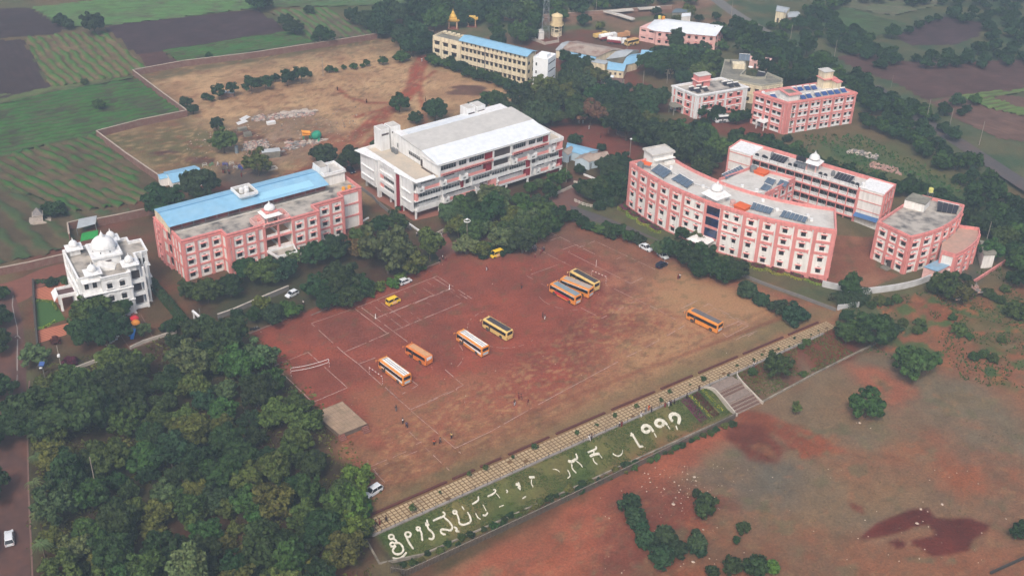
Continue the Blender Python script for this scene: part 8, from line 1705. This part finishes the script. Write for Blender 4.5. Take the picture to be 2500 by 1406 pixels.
t_=thing('cistern','small open square cistern with pale rim near the thin-crowned tree','cistern',G(664,413));q=MB();q.M=Matrix.Rotation(.6,4,'Z');q.ring([(-1.6,-1.1),(1.6,-1.1),(1.6,1.1),(-1.6,1.1)],.25,-.1,.5);q.build('rim',PALE,t_)
q=MB();q.M=Matrix.Rotation(.6,4,'Z');q.box(-1.35,-.85,-.1,1.35,.85,.03);q.build('water',mat('dark_water',srgb(60,56,54),.3),t_)
for i,(x,y)in enumerate(((550,404),(565,402),(584,410),(590,414),(576,412),(500,406),(516,405),(532,404))):
 t_=thing('climbing_toy',('blue','white','blue','blue','white','white','green','white')[i]+' low play frame in the sand yard, '+('leftmost blue one','beside the leftmost blue','upper of the right pair','lower of the right pair','between the blue frames','at the left end of the yard','near the blue shed','between green and blue')[i],'climbing toy',G(x,y),i*.7)
 q=MB();m_=mat('play_'+('blue','white','blue','blue','white','white','green','white')[i],srgb(*((60,80,170),(200,196,190),(60,80,170),(60,80,170),(200,196,190),(200,196,190),(60,150,110),(200,196,190))[i]),.6)
 for a in(-.7,.7):q.tube((a,-.4,0),(a,0,1.0),.07,5);q.tube((a,.4,0),(a,0,1.0),.07,5)
 q.tube((-.7,0,1.0),(.7,0,1.0),.07,5);q.box(-.5,-.15,.4,.5,.15,.5);q.build('frame',m_,t_)
t_=thing('scarecrow_pile','low dark shed ruin between the tree row of the dry compound','shed',G(556,235));q=MB();q.box(-2.4,-1,0,2.4,1,1.5);q.build('wall',BRICK,t_);q=MB();q.box(-2.6,-1.2,1.5,-.2,1.2,1.62);q.box(.2,-1.2,1.5,2.6,1.2,1.62);q.build('roof_slab',GALV,t_)
t_.name='brick_hut'
# vehicles
TY=mat('tyre',srgb(38,36,38),.9,.1);RIM=mat('wheel_rim',srgb(110,106,104),.5,.1,metal=.4);GLS=mat('vehicle_glass',srgb(24,28,34),.15,.2,1,spec=.6)
def wheel(t,x,y,r,w=.24):
 q=MB();q.M=Matrix.Translation((x,y,r))@Matrix.Rotation(math.pi/2,4,'X');q.rev([(r*.6,-w/2),(r*.95,-w/2),(r,-w/2+.04),(r,w/2-.04),(r*.95,w/2),(r*.6,w/2)],18);o=q.build('wheel',TY,t)
 q=MB();q.M=Matrix.Translation((x,y,r))@Matrix.Rotation(math.pi/2,4,'X');s=.02;q.rev([(r*.58,-w/2-s),(r*.3,-w/2-s-.02),(r*.3,w/2+s+.02),(r*.58,w/2+s)],12);q.build('rim',RIM,o)
def loft(q,secs):
 """secs: list of closed profiles (same count)"""
 n=len(secs[0]);v=[p for s in secs for p in s];f=[]
 for i in range(len(secs)-1):
  for k in range(n):j=(k+1)%n;f.append((i*n+k,(i+1)*n+k,(i+1)*n+j,i*n+j))
 f.append(tuple(range(n)));m=(len(secs)-1)*n;f.append(tuple(range(m+n-1,m-1,-1)));q.add(v,f);return q
def bus(label,pf,pr_,L,body,roof,stripe=None,variant='',W=2.5,H=3.0):
 """pf: photo point of the near front bottom corner region, pr_: near rear; front towards pf"""
 a=G(*pf);b=G(*pr_);u=(a-b).normalized();left=Vector((-u.y,u.x,0));ang=math.atan2(u.y,u.x)
 c=b+u*(L/2)-left*(W/2)if(left.y<0)else b+u*(L/2)+left*(W/2)
 t=thing('bus',label,'bus',(c.x,c.y,0),ang,None);r_w=.47;q=MB();z0=.38;cap=.14
 def sec(x,w,zb,zt,cr=.22):hw=w/2;return[(x,-hw,zb),(x,hw,zb),(x,hw,zt-cr),(x,hw-cr*.6,zt-cr*.25),(x,hw-cr*1.6,zt),(x,-hw+cr*1.6,zt),(x,-hw+cr*.6,zt-cr*.25),(x,-hw,zt-cr)]
 h2=L/2;loft(q,[sec(-h2,W*.96,z0+.1,H-.1),sec(-h2+.15,W,z0,H),sec(h2-.7,W,z0,H),sec(h2-.22,W*.98,z0,H-.12,.3),sec(h2,W*.92,z0+.15,H*.62,.3)]);q.build('body',body,t)
 q=MB();q.box(-h2+.25,-W/2+.38,H-.02,h2-1.0,W/2-.38,H+.05);
 if variant=='ribs':[q.box(-h2+.3,y-.05,H+.05,h2-1.1,y+.05,H+.08)for y in(-.8,.8)]
 q.build('roof_panel',roof,t)
 if variant=='ribs':
  q=MB();[q.box(-h2+.3,y-.04,H+.05,h2-1.1,y+.04,H+.09)for y in(-.28,.28)];q.box(h2-1.3,-.9,H+.05,h2-1.2,.9,H+.09);q.build('roof_rail',FRAME,t)
 for s in(-1,1):
  y=s*(W/2+.012);q=MB();q.box(-h2+.35,y-.02,1.55,h2-.9,y+.02,2.45);q.box(h2-.88,y-.02,1.3,h2-.35,y+.02,2.4);q.build('side_window',GLS,t)
  q=MB();q.box(-h2+.4,y-.03*1,2.46,h2-1.0,y+.03,2.58);q.build('curtain_rail',BWHITE if variant in('ribs','curtain')else body,t)
  if stripe:
   q=MB();q.add([(-h2+.35,y+s*.004,.85),(-h2+.35,y+s*.004,1.5),(h2-1.6,y+s*.004,1.5),(h2-1.0,y+s*.004,1.2),(h2-2.2,y+s*.004,1.3)],[(0,1,2,3,4),(4,3,2,1,0)]);q.build('stripe',stripe,t)
  for x in(-h2+2.1,h2-1.9):
   wheel(t,x,s*(W/2-.16),r_w,.3);q=MB();q.M=Matrix.Translation((x,s*(W/2+.002),r_w))@Matrix.Rotation(math.pi/2,4,'X');pts=[(r_w*1.25*math.cos(k*math.pi/10),r_w*1.25*math.sin(k*math.pi/10))for k in range(11)];q.add([(px_,pz,-.012)for px_,pz in pts]+[(px_,pz,.012)for px_,pz in pts],[tuple(range(11)),tuple(range(21,10,-1))]);q.build('wheel_arch',TY,t)
  q=MB();q.tube((h2-.1,s*(W/2-.1),2.35),(h2+.35,s*(W/2+.3),2.45),.04,5);q.tube((h2+.35,s*(W/2+.3),2.45),(h2+.35,s*(W/2+.3),1.95),.09,6);q.build('mirror',body,t)
 q=MB();q.box(h2-2.95 if L>8 else h2-2.6,-W/2-.03,.45,h2-2.55 if L>8 else h2-2.2,-W/2-.012,2.35);q.box(h2-2.95,W/2+.014,.45,h2-2.45,W/2+.035,2.35);q.build('door',FRAME,t)
 q=MB();q.box(-h2-.02,-W/2+.3,1.75,-h2+.01,W/2-.3,2.6);q.build('rear_window',GLS if variant!='pale' else BWHITE,t)
 q=MB();q.add([(h2-.16,-W/2+.15,2.5),(h2-.16,W/2-.15,2.5),(h2+.03,W/2-.2,1.35),(h2+.03,-W/2+.2,1.35)],[(0,1,2,3),(3,2,1,0)]);q.build('windscreen',GLS,t)
 q=MB();q.box(-h2-.03,-.8,.7,-h2+.01,.8,1.3);q.build('rear_board',mat('pale_board',srgb(176,196,206),.6),t)if variant in('ribs','curtain','white')else None
 for y in(-W/2+.25,W/2-.25):q=MB();q.box(-h2-.03,y-.12,.75,-h2+.01,y+.12,1.0);q.build('tail_lamp',RED,t);q=MB();q.box(h2-.02,y-.15,.75,h2+.03,y+.15,.98);q.build('headlight',BWHITE,t)
 return t
OR=mat('bus_orange',srgb(232,148,62),.45,.05,1,srgb(170,90,50),.3,.8);YB=mat('bus_yellow',srgb(228,196,122),.45,.05,1,srgb(170,130,80),.3,.8);OD=mat('bus_deep_orange',srgb(218,124,56),.45,.05)
RWH=mat('bus_white_roof',srgb(232,230,226),.5,.04);RGR=mat('bus_grey_roof',srgb(110,104,104),.8,.15,1.5);RDK=mat('bus_dark_roof',srgb(74,68,70),.85,.15,1.5);RTN=mat('bus_tan_roof',srgb(206,156,112),.7,.08,1.5);RBL=mat('bus_bluegrey_roof',srgb(130,146,154),.7,.15,1.5);RTG=mat('bus_taupe_roof',srgb(172,160,150),.7,.12,1.5)
nx=lambda x,y:(900+x*.144,780+y*.144)
bus('orange and white bus with a white ribbed roof, nearest the camera beside the goal',nx(165,835),nx(585,1150),9.9,OR,RWH,BWHITE,'ribs')
bus('orange and white bus with a white ribbed roof in the middle of the field',nx(1485,370),nx(1915,660),9.9,OR,RWH,BWHITE,'ribs')
bus('short orange bus with a tan roof and a pale rear window',nx(635,605),nx(970,812),7.6,OD,RTN,None,'pale',2.3,2.75)
bus('yellow bus with a dark roof right of the middle bus',nx(1930,145),nx(2335,385),8.9,YB,RDK,None,'',2.35,2.9)
bx=lambda x,y:(1340+x*.08533,640+y*.08533)
b1=bus('orange bus with blue-grey roof and red side banner, first of the three',bx(-5,860),bx(740,1270),9.6,OR,RBL,None,'curtain')
bus('orange bus with a taupe roof, middle of the three parked side by side',(1364.5,702),(1436.5,731),9.6,OR,RTG,None,'curtain')
bus('yellow bus with a dark roof, rear of the three parked side by side',(1391,684),(1449,716),9.4,YB,RDK,None,'',2.4)
bus('orange bus with a grey roof standing alone on the dry grass',(1672,779),(1750,817),9.9,OR,RGR,None,'white')
q=MB();q.box(-2.6,1.275,.75,2.6,1.30,1.5);
o=q.build('banner',mat('red_banner',srgb(206,50,52),.7),b1)
q=MB();q.box(-2.6,-1.30,.75,2.6,-1.275,1.5);q.build('banner',mat('red_banner',None),b1)
def car(label,p,ang,L,W,H,paint,kind='hatch',name='parked_car',cat='car',z=None,under=None):
 """p photo point of ground centre; ang heading in degrees in the world"""
 g=onG(*p);t=thing(name,label,cat,(g.x,g.y,g.z),math.radians(ang));h=L/2;van=kind in('van','minivan')
 def sec(x,w,zb,zt,tw=None):hw=w/2;tw=(tw or w*.94)/2;return[(x,-hw*.96,zb),(x,hw*.96,zb),(x,hw,zb+.25),(x,hw*.98,zt-.08),(x,tw,zt),(x,-tw,zt),(x,-hw*.98,zt-.08),(x,-hw,zb+.25)]
 belt=H*.60;q=MB()
 if van:loft(q,[sec(-h,W*.94,.35,belt),sec(-h+.15,W,.25,belt+.02),sec(h-.6,W,.25,belt),sec(h-.15,W*.96,.28,belt*.85),sec(h,W*.88,.38,belt*.72)])
 else:loft(q,[sec(-h,W*.88,.38,belt*.93),sec(-h+.2,W*.97,.25,belt),sec(-h*.2,W,.22,belt),sec(h*.42,W,.22,belt*.98),sec(h-.25,W*.95,.25,belt*.80),sec(h,W*.8,.36,belt*.62)])
 q.build('body',paint,t)
 if van:x0,x1,x2,x3=-h+.02,-h+.18,h-1.05,h-.35
 elif kind=='mpv':x0,x1,x2,x3=-h+.05,-h+.45,h*.22,h*.52
 elif kind=='sedan':x0,x1,x2,x3=-h*.82,-h*.45,h*.12,h*.46
 else:x0,x1,x2,x3=-h+.06,-h+.55,h*.16,h*.48
 wb,wt_=W*.95/2,W*.76/2 if not van else W*.86/2;q=MB();zb=belt-.03;zt=H
 v=[(x0,-wb,zb),(x0,wb,zb),(x3,wb,zb),(x3,-wb,zb),(x1,-wt_,zt-.05),(x1,wt_,zt-.05),(x2,wt_,zt-.03),(x2,-wt_,zt-.03)]
 q.add(v,[(0,3,7,4),(1,5,6,2),(0,4,5,1),(3,2,6,7),(4,7,6,5)]);q.build('cabin',GLS,t)
 q=MB();q.add([(x1-.04,-wt_-.03,zt-.07),(x1-.04,wt_+.03,zt-.07),(x2+.05,wt_+.03,zt-.05),(x2+.05,-wt_-.03,zt-.05),(x1+.12,-wt_+.08,zt+.02),(x1+.12,wt_-.08,zt+.02),(x2-.15,wt_-.08,zt+.02),(x2-.15,-wt_+.08,zt+.02)],[(0,1,5,4),(1,2,6,5),(2,3,7,6),(3,0,4,7),(4,5,6,7)]);q.build('roof',paint,t)
 q=MB()
 for s in(-1,1):
  for(xa,za,xb,zb_)in((x3,belt,x2,zt-.04),(x0,belt,x1,zt-.06),((x1+x2)/2,belt,(x1+x2)/2,zt-.05))+(((x1*.35+x2*.65),belt,(x1*.35+x2*.65),zt-.05),)*(1 if van else 0):
   ya,yb=s*wb,s*wt_;q.tube((xa,ya,za),(xb,yb,zb_),.045,4)
 q.build('window_pillars',paint,t)
 for x in(-h*.60,h*.62):
  for s in(-1,1):wheel(t,x,s*(W/2-.1),.31,.2)
 for s in(-1,1):
  q=MB();q.box(h-.2,s*W*.33-.16,belt*.62,h-.03,s*W*.33+.16,belt*.76);q.build('headlight',BWHITE,t);q=MB();q.box(-h-.01,s*W*.36-.12,belt*.7,-h+.12,s*W*.36+.12,belt*.9);q.build('tail_lamp',RED,t)
 return t
CW=mat('car_white',srgb(224,228,232),.3,.03,1,spec=.5);CK=mat('car_black',srgb(22,24,30),.25,.1,1,spec=.5);CN=mat('car_navy',srgb(26,28,52),.25,.1,1,spec=.5);CY=mat('van_yellow',srgb(240,198,52),.4,.04);CS=mat('car_silver',srgb(200,206,210),.3,.03,1,spec=.5)
def head(p,q_):a=G(*p);b=G(*q_);return math.degrees(math.atan2(b.y-a.y,b.x-a.x))
car('white estate car driving on the dirt road at the left edge',(24,1318),head((26,1345),(22,1285)),4.4,1.8,1.6,CW,'mpv')
car('white people carrier parked at the lower left corner of the field',(911,1204),head((925,1195),(893,1215)),4.3,1.75,1.75,CW,'mpv')
car('white hatchback parked on the verge above the striped court',(989,691),head((975,695),(1003,684)),3.9,1.7,1.5,CW,'hatch')
car('white hatchback half under the trees left of the field',(713,722),head((722,717),(702,727)),3.8,1.65,1.5,CW,'hatch')
car('black saloon parked by the thick clump of trees',(1260,594),head((1250,597),(1270,591)),4.5,1.8,1.5,CK,'sedan')
car('white and dark taxi-like car by the row of trees before the curved building',(1577,609),head((1570,604),(1590,614)),4.3,1.75,1.6,CW,'sedan')
car('silver car almost hidden by the tree row before the curved building',(1618,628),head((1610,622),(1626,633)),3.9,1.7,1.5,CS,'hatch')
car('dark blue hatchback at the end of the tree row on the field edge',(1615,651),head((1605,656),(1625,646)),3.9,1.7,1.6,CN,'hatch')
v1=car('yellow school van with a pale side patch, parked on the striped court',(960,741),head((948,745),(972,735)),4.0,1.6,2.0,CY,'van','school_van','van')
v2=car('yellow school van at the field entrance beside the people',(1212,626),head((1224,622),(1198,631)),4.0,1.6,2.0,CY,'van','school_van','van')
for v_ in(v1,v2):
 for s in(-1,1):q=MB();q.box(-.7,s*.812-.008,.55,.5,s*.812+.008,1.0);q.build('side_patch',PALEPINK,v_)
car('dark car in the shade between the two pink and white buildings',(857,420),head((850,415),(866,428)),4,1.7,1.5,CN,'hatch')
t_=bus('small white bus parked between the two hostels',(1756,302),(1782,300),5.6,CW,RWH,None,'white',2.1,2.4)
for x,y,a,l in((1505,108,-12,'red and white tanker lorry in the far yard'),(1483,98,28,'grey tanker lorry behind the red and white one')):
 t_=thing('tanker_lorry',l,'lorry',G(x,y),math.radians(a));q=MB();q.M=Matrix.Translation((-.8,0,1.9))@Matrix.Rotation(math.pi/2,4,'Y');q.rev([(.9,-3.2),(1.1,-3.0),(1.1,2.6),(.9,2.8)],16);q.build('tank',BWHITE if 'red' in l else STEEL,t_,smooth=False)
 q=MB();q.box(-4.0,-1.12,.9,1.9,1.12,1.35);q.box(-3.9,-1.16,1.5,1.8,-1.1,1.9);q.box(-3.9,1.1,1.5,1.8,1.16,1.9);q.build('chassis',RED if 'red' in l else FRAME,t_)
 q=MB();q.box(2.2,-1.1,.7,4.0,1.1,2.7);q.build('cab',BWHITE,t_);q=MB();q.box(3.98,-.95,1.6,4.05,.95,2.5);q.build('windscreen',GLS,t_)
 for xx in(-3,-1.8,3):[wheel(t_,xx,s*1.0,.5,.3)for s in(-1,1)]
for x,y,l in((1551,107,'yellow bus at the far yard below the pink hall'),(1520,93,'tan open lorry in the far yard'),(1465,94,'yellow digger in the far yard')):
 if 'bus' in l:bus(l,(x-9,y+6),(x+9,y+2),6.5,YB,RTN,None,'',2.3,2.6)
 else:
  t_=thing('lorry' if 'lorry' in l else 'digger',l,'lorry' if 'lorry' in l else 'digger',G(x,y),.5);m_=YB if 'digger' in l else RTN
  q=MB();q.box(-3,-1.1,.8,1.2,1.1,1.1);q.ring([(-3,-1.1),(1.2,-1.1),(1.2,1.1),(-3,1.1)],.12,1.1,2.1);q.build('body',m_,t_);q=MB();q.box(1.4,-1.05,.7,3.0,1.05,2.6);q.build('cab',m_,t_);q=MB();q.box(2.98,-.9,1.5,3.05,.9,2.4);q.build('windscreen',GLS,t_)
  for xx in(-2,2.2):[wheel(t_,xx,s*1.0,.5,.3)for s in(-1,1)]
  if 'digger' in l:q=MB();q.tube((3,0,1.2),(4.6,0,2.2),.16,6);q.tube((4.6,0,2.2),(5.4,0,.6),.14,6);q.box(5.0,-.7,.1,5.8,.7,.7);q.build('loader_arm',m_,t_)
def bike(label,x,y,a,col):
 t=thing('motorbike',label,'motorbike',G(x,y),a);
 for xx in(-.62,.62):q=MB();q.M=Matrix.Translation((xx,0,.3))@Matrix.Rotation(math.pi/2,4,'X');q.rev([(.3,-.05),(.3,.05)],14);q.build('wheel',TY,t)
 q=MB();q.box(-.6,-.13,.45,.3,.13,.62);q.add([(-.7,-.14,.85),(.0,-.14,.8),(0,.14,.8),(-.7,.14,.85),(-.6,-.1,.6),(.1,-.1,.6),(.1,.1,.6),(-.6,.1,.6)],[(0,1,2,3),(0,4,5,1),(1,5,6,2),(2,6,7,3),(3,7,4,0)]);q.build('seat',BLACKP,t)
 q=MB();q.rev([(.05,.55),(.2,.65),(.2,.85),(.08,.95)],8,(.2,0));q.build('fuel_tank',col,t);q=MB();q.tube((.62,0,.3),(.4,0,1.0),.05,5);q.tube((.4,-.35,1.0),(.4,.35,1.0),.035,5);q.build('handlebar',STEEL,t)
for x,y,a,c,l in((1012,666,.3,BLACKP,'left motorbike of the pair on the verge'),(1019,668,1.2,BWHITE,'right motorbike of the pair on the verge, white helmet on it'),(834,741,.8,BLACKP,'left motorbike under the dark trees'),(852,743,2.0,BLACKP,'right motorbike under the dark trees'),(618,807,.2,BLACKP,'dark motorbike on the kerb at the field corner'),(626,805,.5,STEEL,'second motorbike on the kerb at the field corner'),(1715,676,.5,BLACKP,'motorbike under the tree row near the curved building')):bike(l,x,y,a,c)
# people
SK=mat('skin',srgb(120,80,60),.7);HR=mat('hair',srgb(26,22,22),.8)
def skinned(name,verts,edges,rad,mats_of=None):
 me=bpy.data.meshes.new(name);me.from_pydata(verts,edges,[]);o=bpy.data.objects.new('tmp',me);COL.objects.link(o)
 m=o.modifiers.new('skin','SKIN');m.use_smooth_shade=True
 for i,r in enumerate(rad):me.skin_vertices[0].data[i].radius=r if hasattr(r,'__len__')else(r,r)
 me.skin_vertices[0].data[0].use_root=True;o.modifiers.new('sub','SUBSURF').levels=1
 bpy.context.view_layer.update();r_=bpy.data.meshes.new_from_object(o.evaluated_get(bpy.context.evaluated_depsgraph_get()));bpy.data.objects.remove(o);r_.name=name;return r_
def make_person(pose):
 st=dict(stand=(.0,.0,.12),walk=(.26,-.24,.25),sit=None)[pose];V=[(0,0,.95)];E_=[];R_=[(.15,.12)]
 def add(p,r,par):V.append(p);R_.append(r);E_.append((par,len(V)-1));return len(V)-1
 ch=add((0,0,1.2),(.15,.11),0);up=add((0,.0,1.4),(.16,.1),ch);nk=add((0,.01,1.5),.055,up);hd=add((0,.03,1.6),(.09,.1),nk);tp=add((0,.02,1.7),(.08,.09),hd);ns=None
 for s,sw in((-1,1),(1,-1)):
  a=st[0]if s<0 else st[1];hip=add((.1*s,0,.9),.1,0);kn=add((.11*s,a*.6+.03,.5),.07,hip);an=add((.11*s,a,.08),.045,kn);add((.12*s,a+.17,.03),.04,an)
  sh=add((.2*s,0,1.4),.065,up);el=add((.27*s,-a*.4,1.14),.05,sh);wr=add((.27*s,-a*.8+.12,.9),.035,el);hnd=add((.27*s,-a*.9+.15,.82),.035,wr)
  for k,(dx,dl)in enumerate(((-.03,.07),(-.01,.085),(.01,.08),(.03,.065))):add((.27*s+dx,-a*.95+.16,.82-dl),.011,hnd)
  add((.27*s-.04*s,-a*.9+.2,.80),.012,hnd)
 if pose=='sit':
  pass
 body=skinned('body',V,E_,R_)
 Vs=[(0,0,.93),(0,0,1.2),(0,0,1.41)];Es=[(0,1),(1,2)];Rs=[(.175,.14),(.175,.135),(.18,.12)]
 for s in(-1,1):
  a=st[0]if s<0 else st[1];i=len(Vs);Vs+=[(.2*s,0,1.41),(.265*s,-a*.35,1.18)];Es+=[(2,i),(i,i+1)];Rs+=[.085,.07]
 shirt=skinned('shirt',Vs,Es,Rs)
 Vt=[(0,0,.95)];Et=[];Rt=[(.165,.135)]
 for s in(-1,1):
  a=st[0]if s<0 else st[1];i=len(Vt);Vt+=[(.1*s,0,.88),(.11*s,a*.6+.03,.5),(.11*s,a,.13)];Et+=[(0,i),(i,i+1),(i+1,i+2)];Rt+=[.115,.088,.07]
 tro=skinned('trousers',Vt,Et,Rt);q=MB();q.M=Matrix.Translation((0,.01,1.665))@Matrix.Scale(1.08,4,(0,1,0));q.rev([(.098,-.06),(.11,.0),(.1,.06),(.06,.1),(.01,.115)],12);hr=q.build('hair',HR);hm=hr.data;bpy.data.objects.remove(hr)
 for me,m in((body,SK),(shirt,BWHITE),(tro,HR)):me.materials.clear();me.materials.append(m)
 return body,shirt,tro,hm
PM_={k:make_person(k)for k in('stand','walk')}
CL=dict(white=BWHITE,black=mat('cloth_black',srgb(34,32,36),.9),red=mat('cloth_maroon',srgb(130,36,44),.9),blue=mat('cloth_blue',srgb(60,70,110),.9),grey=mat('cloth_grey',srgb(120,116,118),.9),orange=mat('cloth_orange',srgb(230,100,50),.9),tan=mat('cloth_tan',srgb(150,110,90),.9),pale=mat('cloth_pale',srgb(190,190,196),.9),navy=mat('cloth_navy',srgb(36,40,60),.9),yellow=mat('cloth_yellow',srgb(206,180,110),.9))
def person(x,y,top,bot,label,pose='stand',group=None,s=1.0,z=None):
 g=onG(x,y);t=thing('person',label,'person',(g.x,g.y,g.z+(z or 0)),(x*1.7+y)%6.28,group);t.scale=(s*1.04,)*3;b,sh,tr_,hm=PM_[pose]
 o=link('body',b,t)
 for n_,me,c in(('shirt',sh,top),('trousers',tr_,bot)):k=link(n_,me,t);k.material_slots[0].link='OBJECT';k.material_slots[0].material=CL[c]
 link('hair',hm,t);return t
PL=[(967,1004,'navy','grey','standing figure in dark clothes left of the pitch corner line','stand'),(984,1035,'white','black','figure in white shirt and dark trousers near the pitch corner','stand'),(993,1044,'blue','navy','crouched-looking figure in blue just below the white-shirted one','walk'),(1060,1087,'orange','black','figure in a bright orange shirt near the bottom corner flag','stand'),(1075,1082,'grey','black','figure in dark clothes right of the orange-shirted one','walk'),(1102,1071,'yellow','black','figure in a pale yellow shirt walking right of the group','walk'),(1266,974,'red','red','left of two figures in maroon near the bottom of the pitch','stand'),(1272,976,'red','tan','right of two figures in maroon near the bottom of the pitch','stand'),(1256,990,'black','pale','figure in black top and pale trousers below the maroon pair','stand'),(1289,990,'red','tan','single figure in maroon and tan right of the others','walk'),(1325,776,'black','black','left figure of the pair near the centre circle, all in black','stand'),(1330,780,'black','white','right figure of the pair near the centre circle, with white trousers','stand'),(1273,705,'red','black','lone figure in dark maroon left of the three buses','walk'),(1188,661,'red','pale','lone figure in a red top walking below the yellow van','walk'),(1192,632,'black','black','figure in black at the nose of the yellow entrance van','stand'),(1073,640,'grey','navy','left figure of three at the kerb near the egg-shaped tree','stand'),(1081,635,'white','black','white-shirted figure of three at the kerb near the egg-shaped tree','stand'),(1088,638,'tan','red','right figure of three at the kerb near the egg-shaped tree','stand'),(741,746,'white','black','figure in a white shirt at the kerb end left of the field','stand'),(1078,580,'white','pale','figure in white on the brick path','walk'),(1018,578,'pale','navy','left figure of the couple on the brick paving','stand'),(1025,574,'navy','black','right figure of the couple on the brick paving','stand'),(1655,682,'red','red','left figure in red at the right edge of the field','stand'),(1659,681,'white','black','right figure in white beside the one in red at the field edge','stand'),(1284,616,'white','white','figure in all white left of the crowd','stand'),(1306,630,'tan','red','figure standing in front of the crowd','stand'),(1320,621,'tan','red','figure at the lower right of the crowd','stand'),(1328,613,'grey','black','figure at the right end of the crowd','stand'),(1324,616,'blue','red','figure second from the right end of the crowd','stand'),(918,1283,'red','black','left figure in red on the near end of the tiled walk','walk'),(927,1281,'tan','red','middle figure in dull red on the near end of the tiled walk','stand'),(943,1274,'black','black','figure in black, rightmost on the near end of the tiled walk','walk'),(1512,1042,'white','navy','figure in a tall white top on the kerb of the walk','stand'),(1584,1002,'orange','orange','seated figure in orange on the kerb of the walk','stand'),(1438,1076,'white','white','figure in white on the kerb left of the date figures','walk'),(1443,1074,'grey','black','figure in grey and black beside the white one on the kerb','stand'),(1517,1042,'red','red','figure in red beside the tall white top','stand'),(1623,996,'red','red','figure in red at the right group on the kerb','stand'),(1632,992,'white','white','figure in white at the right group on the kerb','stand'),(1637,991,'navy','black','figure in navy at the right group on the kerb','stand'),(1646,987,'black','black','rightmost dark figure on the kerb by the flower bed','stand'),(1565,1019,'pale','white','figure in pale clothes left of the orange one on the kerb','stand'),(1576,1008,'pale','grey','figure in grey-white just left of the orange one','stand'),(1590,1007,'black','navy','dark figure just right of the orange one on the kerb','stand'),(1840,897,'white','grey','figure in white on the kerb of the walk right of the steps','stand'),(1676,974,'black','black','dark figure sitting by the red flower bed','stand'),(1706,955,'black','black','dark figure on the kerb at the top of the steps','stand'),(824,222,'navy','black','small dark figure in the far dry compound','stand'),(895,252,'red','black','small dark figure on the far curved track','stand'),(1039,248,'red','black','small figure right of the lone tree in the dry compound','stand'),(545,424,'black','red','leftmost figure in the sand yard','stand'),(549,424,'navy','black','second figure in the sand yard','stand'),(557,425,'black','grey','third figure in the sand yard','stand'),(560,426,'red','black','fourth figure in the sand yard','stand'),(590,433,'red','red','rightmost figure in the sand yard','stand'),(1413,304,'white','pale','white figure in the red yard, upper left','stand'),(1423,303,'white','pale','white figure in the red yard, upper right','stand'),(1438,317,'white','pale','white figure in the middle of the red yard','walk'),(1485,327,'tan','tan','figure in tan in the red yard near the kiosk','walk'),(1466,338,'red','black','dark figure in the lower part of the red yard','stand'),(1027,132,'black','black','dark figure at the far end of the earth track','stand'),(1033,133,'navy','black','second dark figure at the far end of the earth track','stand'),(1030,152,'white','pale','white figure on the earth track below the dark pair','stand')]
for x,y,tp_,bt,l,ps_ in PL:person(x,y,tp_,bt,l,ps_,s=.98)
cr=random.Random(12)
for i in range(16):
 person(1291+cr.uniform(0,18),604+cr.uniform(0,13),cr.choice(('pale','blue','white','navy','blue')),cr.choice(('navy','black')),'person in blue or white clothes in the tight crowd at the top of the field','stand','tight crowd at the top of the field')
 # haze
me=bpy.data.meshes.new('haze');hz=MB();hz.box(-1560,-420,-6,1560,2700,172);me.from_pydata(hz.v,[],hz.f)
hm=bpy.data.materials.new('haze');hm.use_nodes=True;n=hm.node_tree.nodes;n.remove(n['Principled BSDF']);pv=n.new('ShaderNodeVolumePrincipled')
pv.inputs['Color'].default_value=(.64,.82,1,1);pv.inputs['Density'].default_value=.00064;pv.inputs['Anisotropy'].default_value=.2
hm.node_tree.links.new(pv.outputs[0],n['Material Output'].inputs['Volume']);me.materials.append(hm);hz_o=link('haze',me);tag(hz_o,'pale bluish air haze over the whole countryside','haze');hz_o['kind']='stuff'
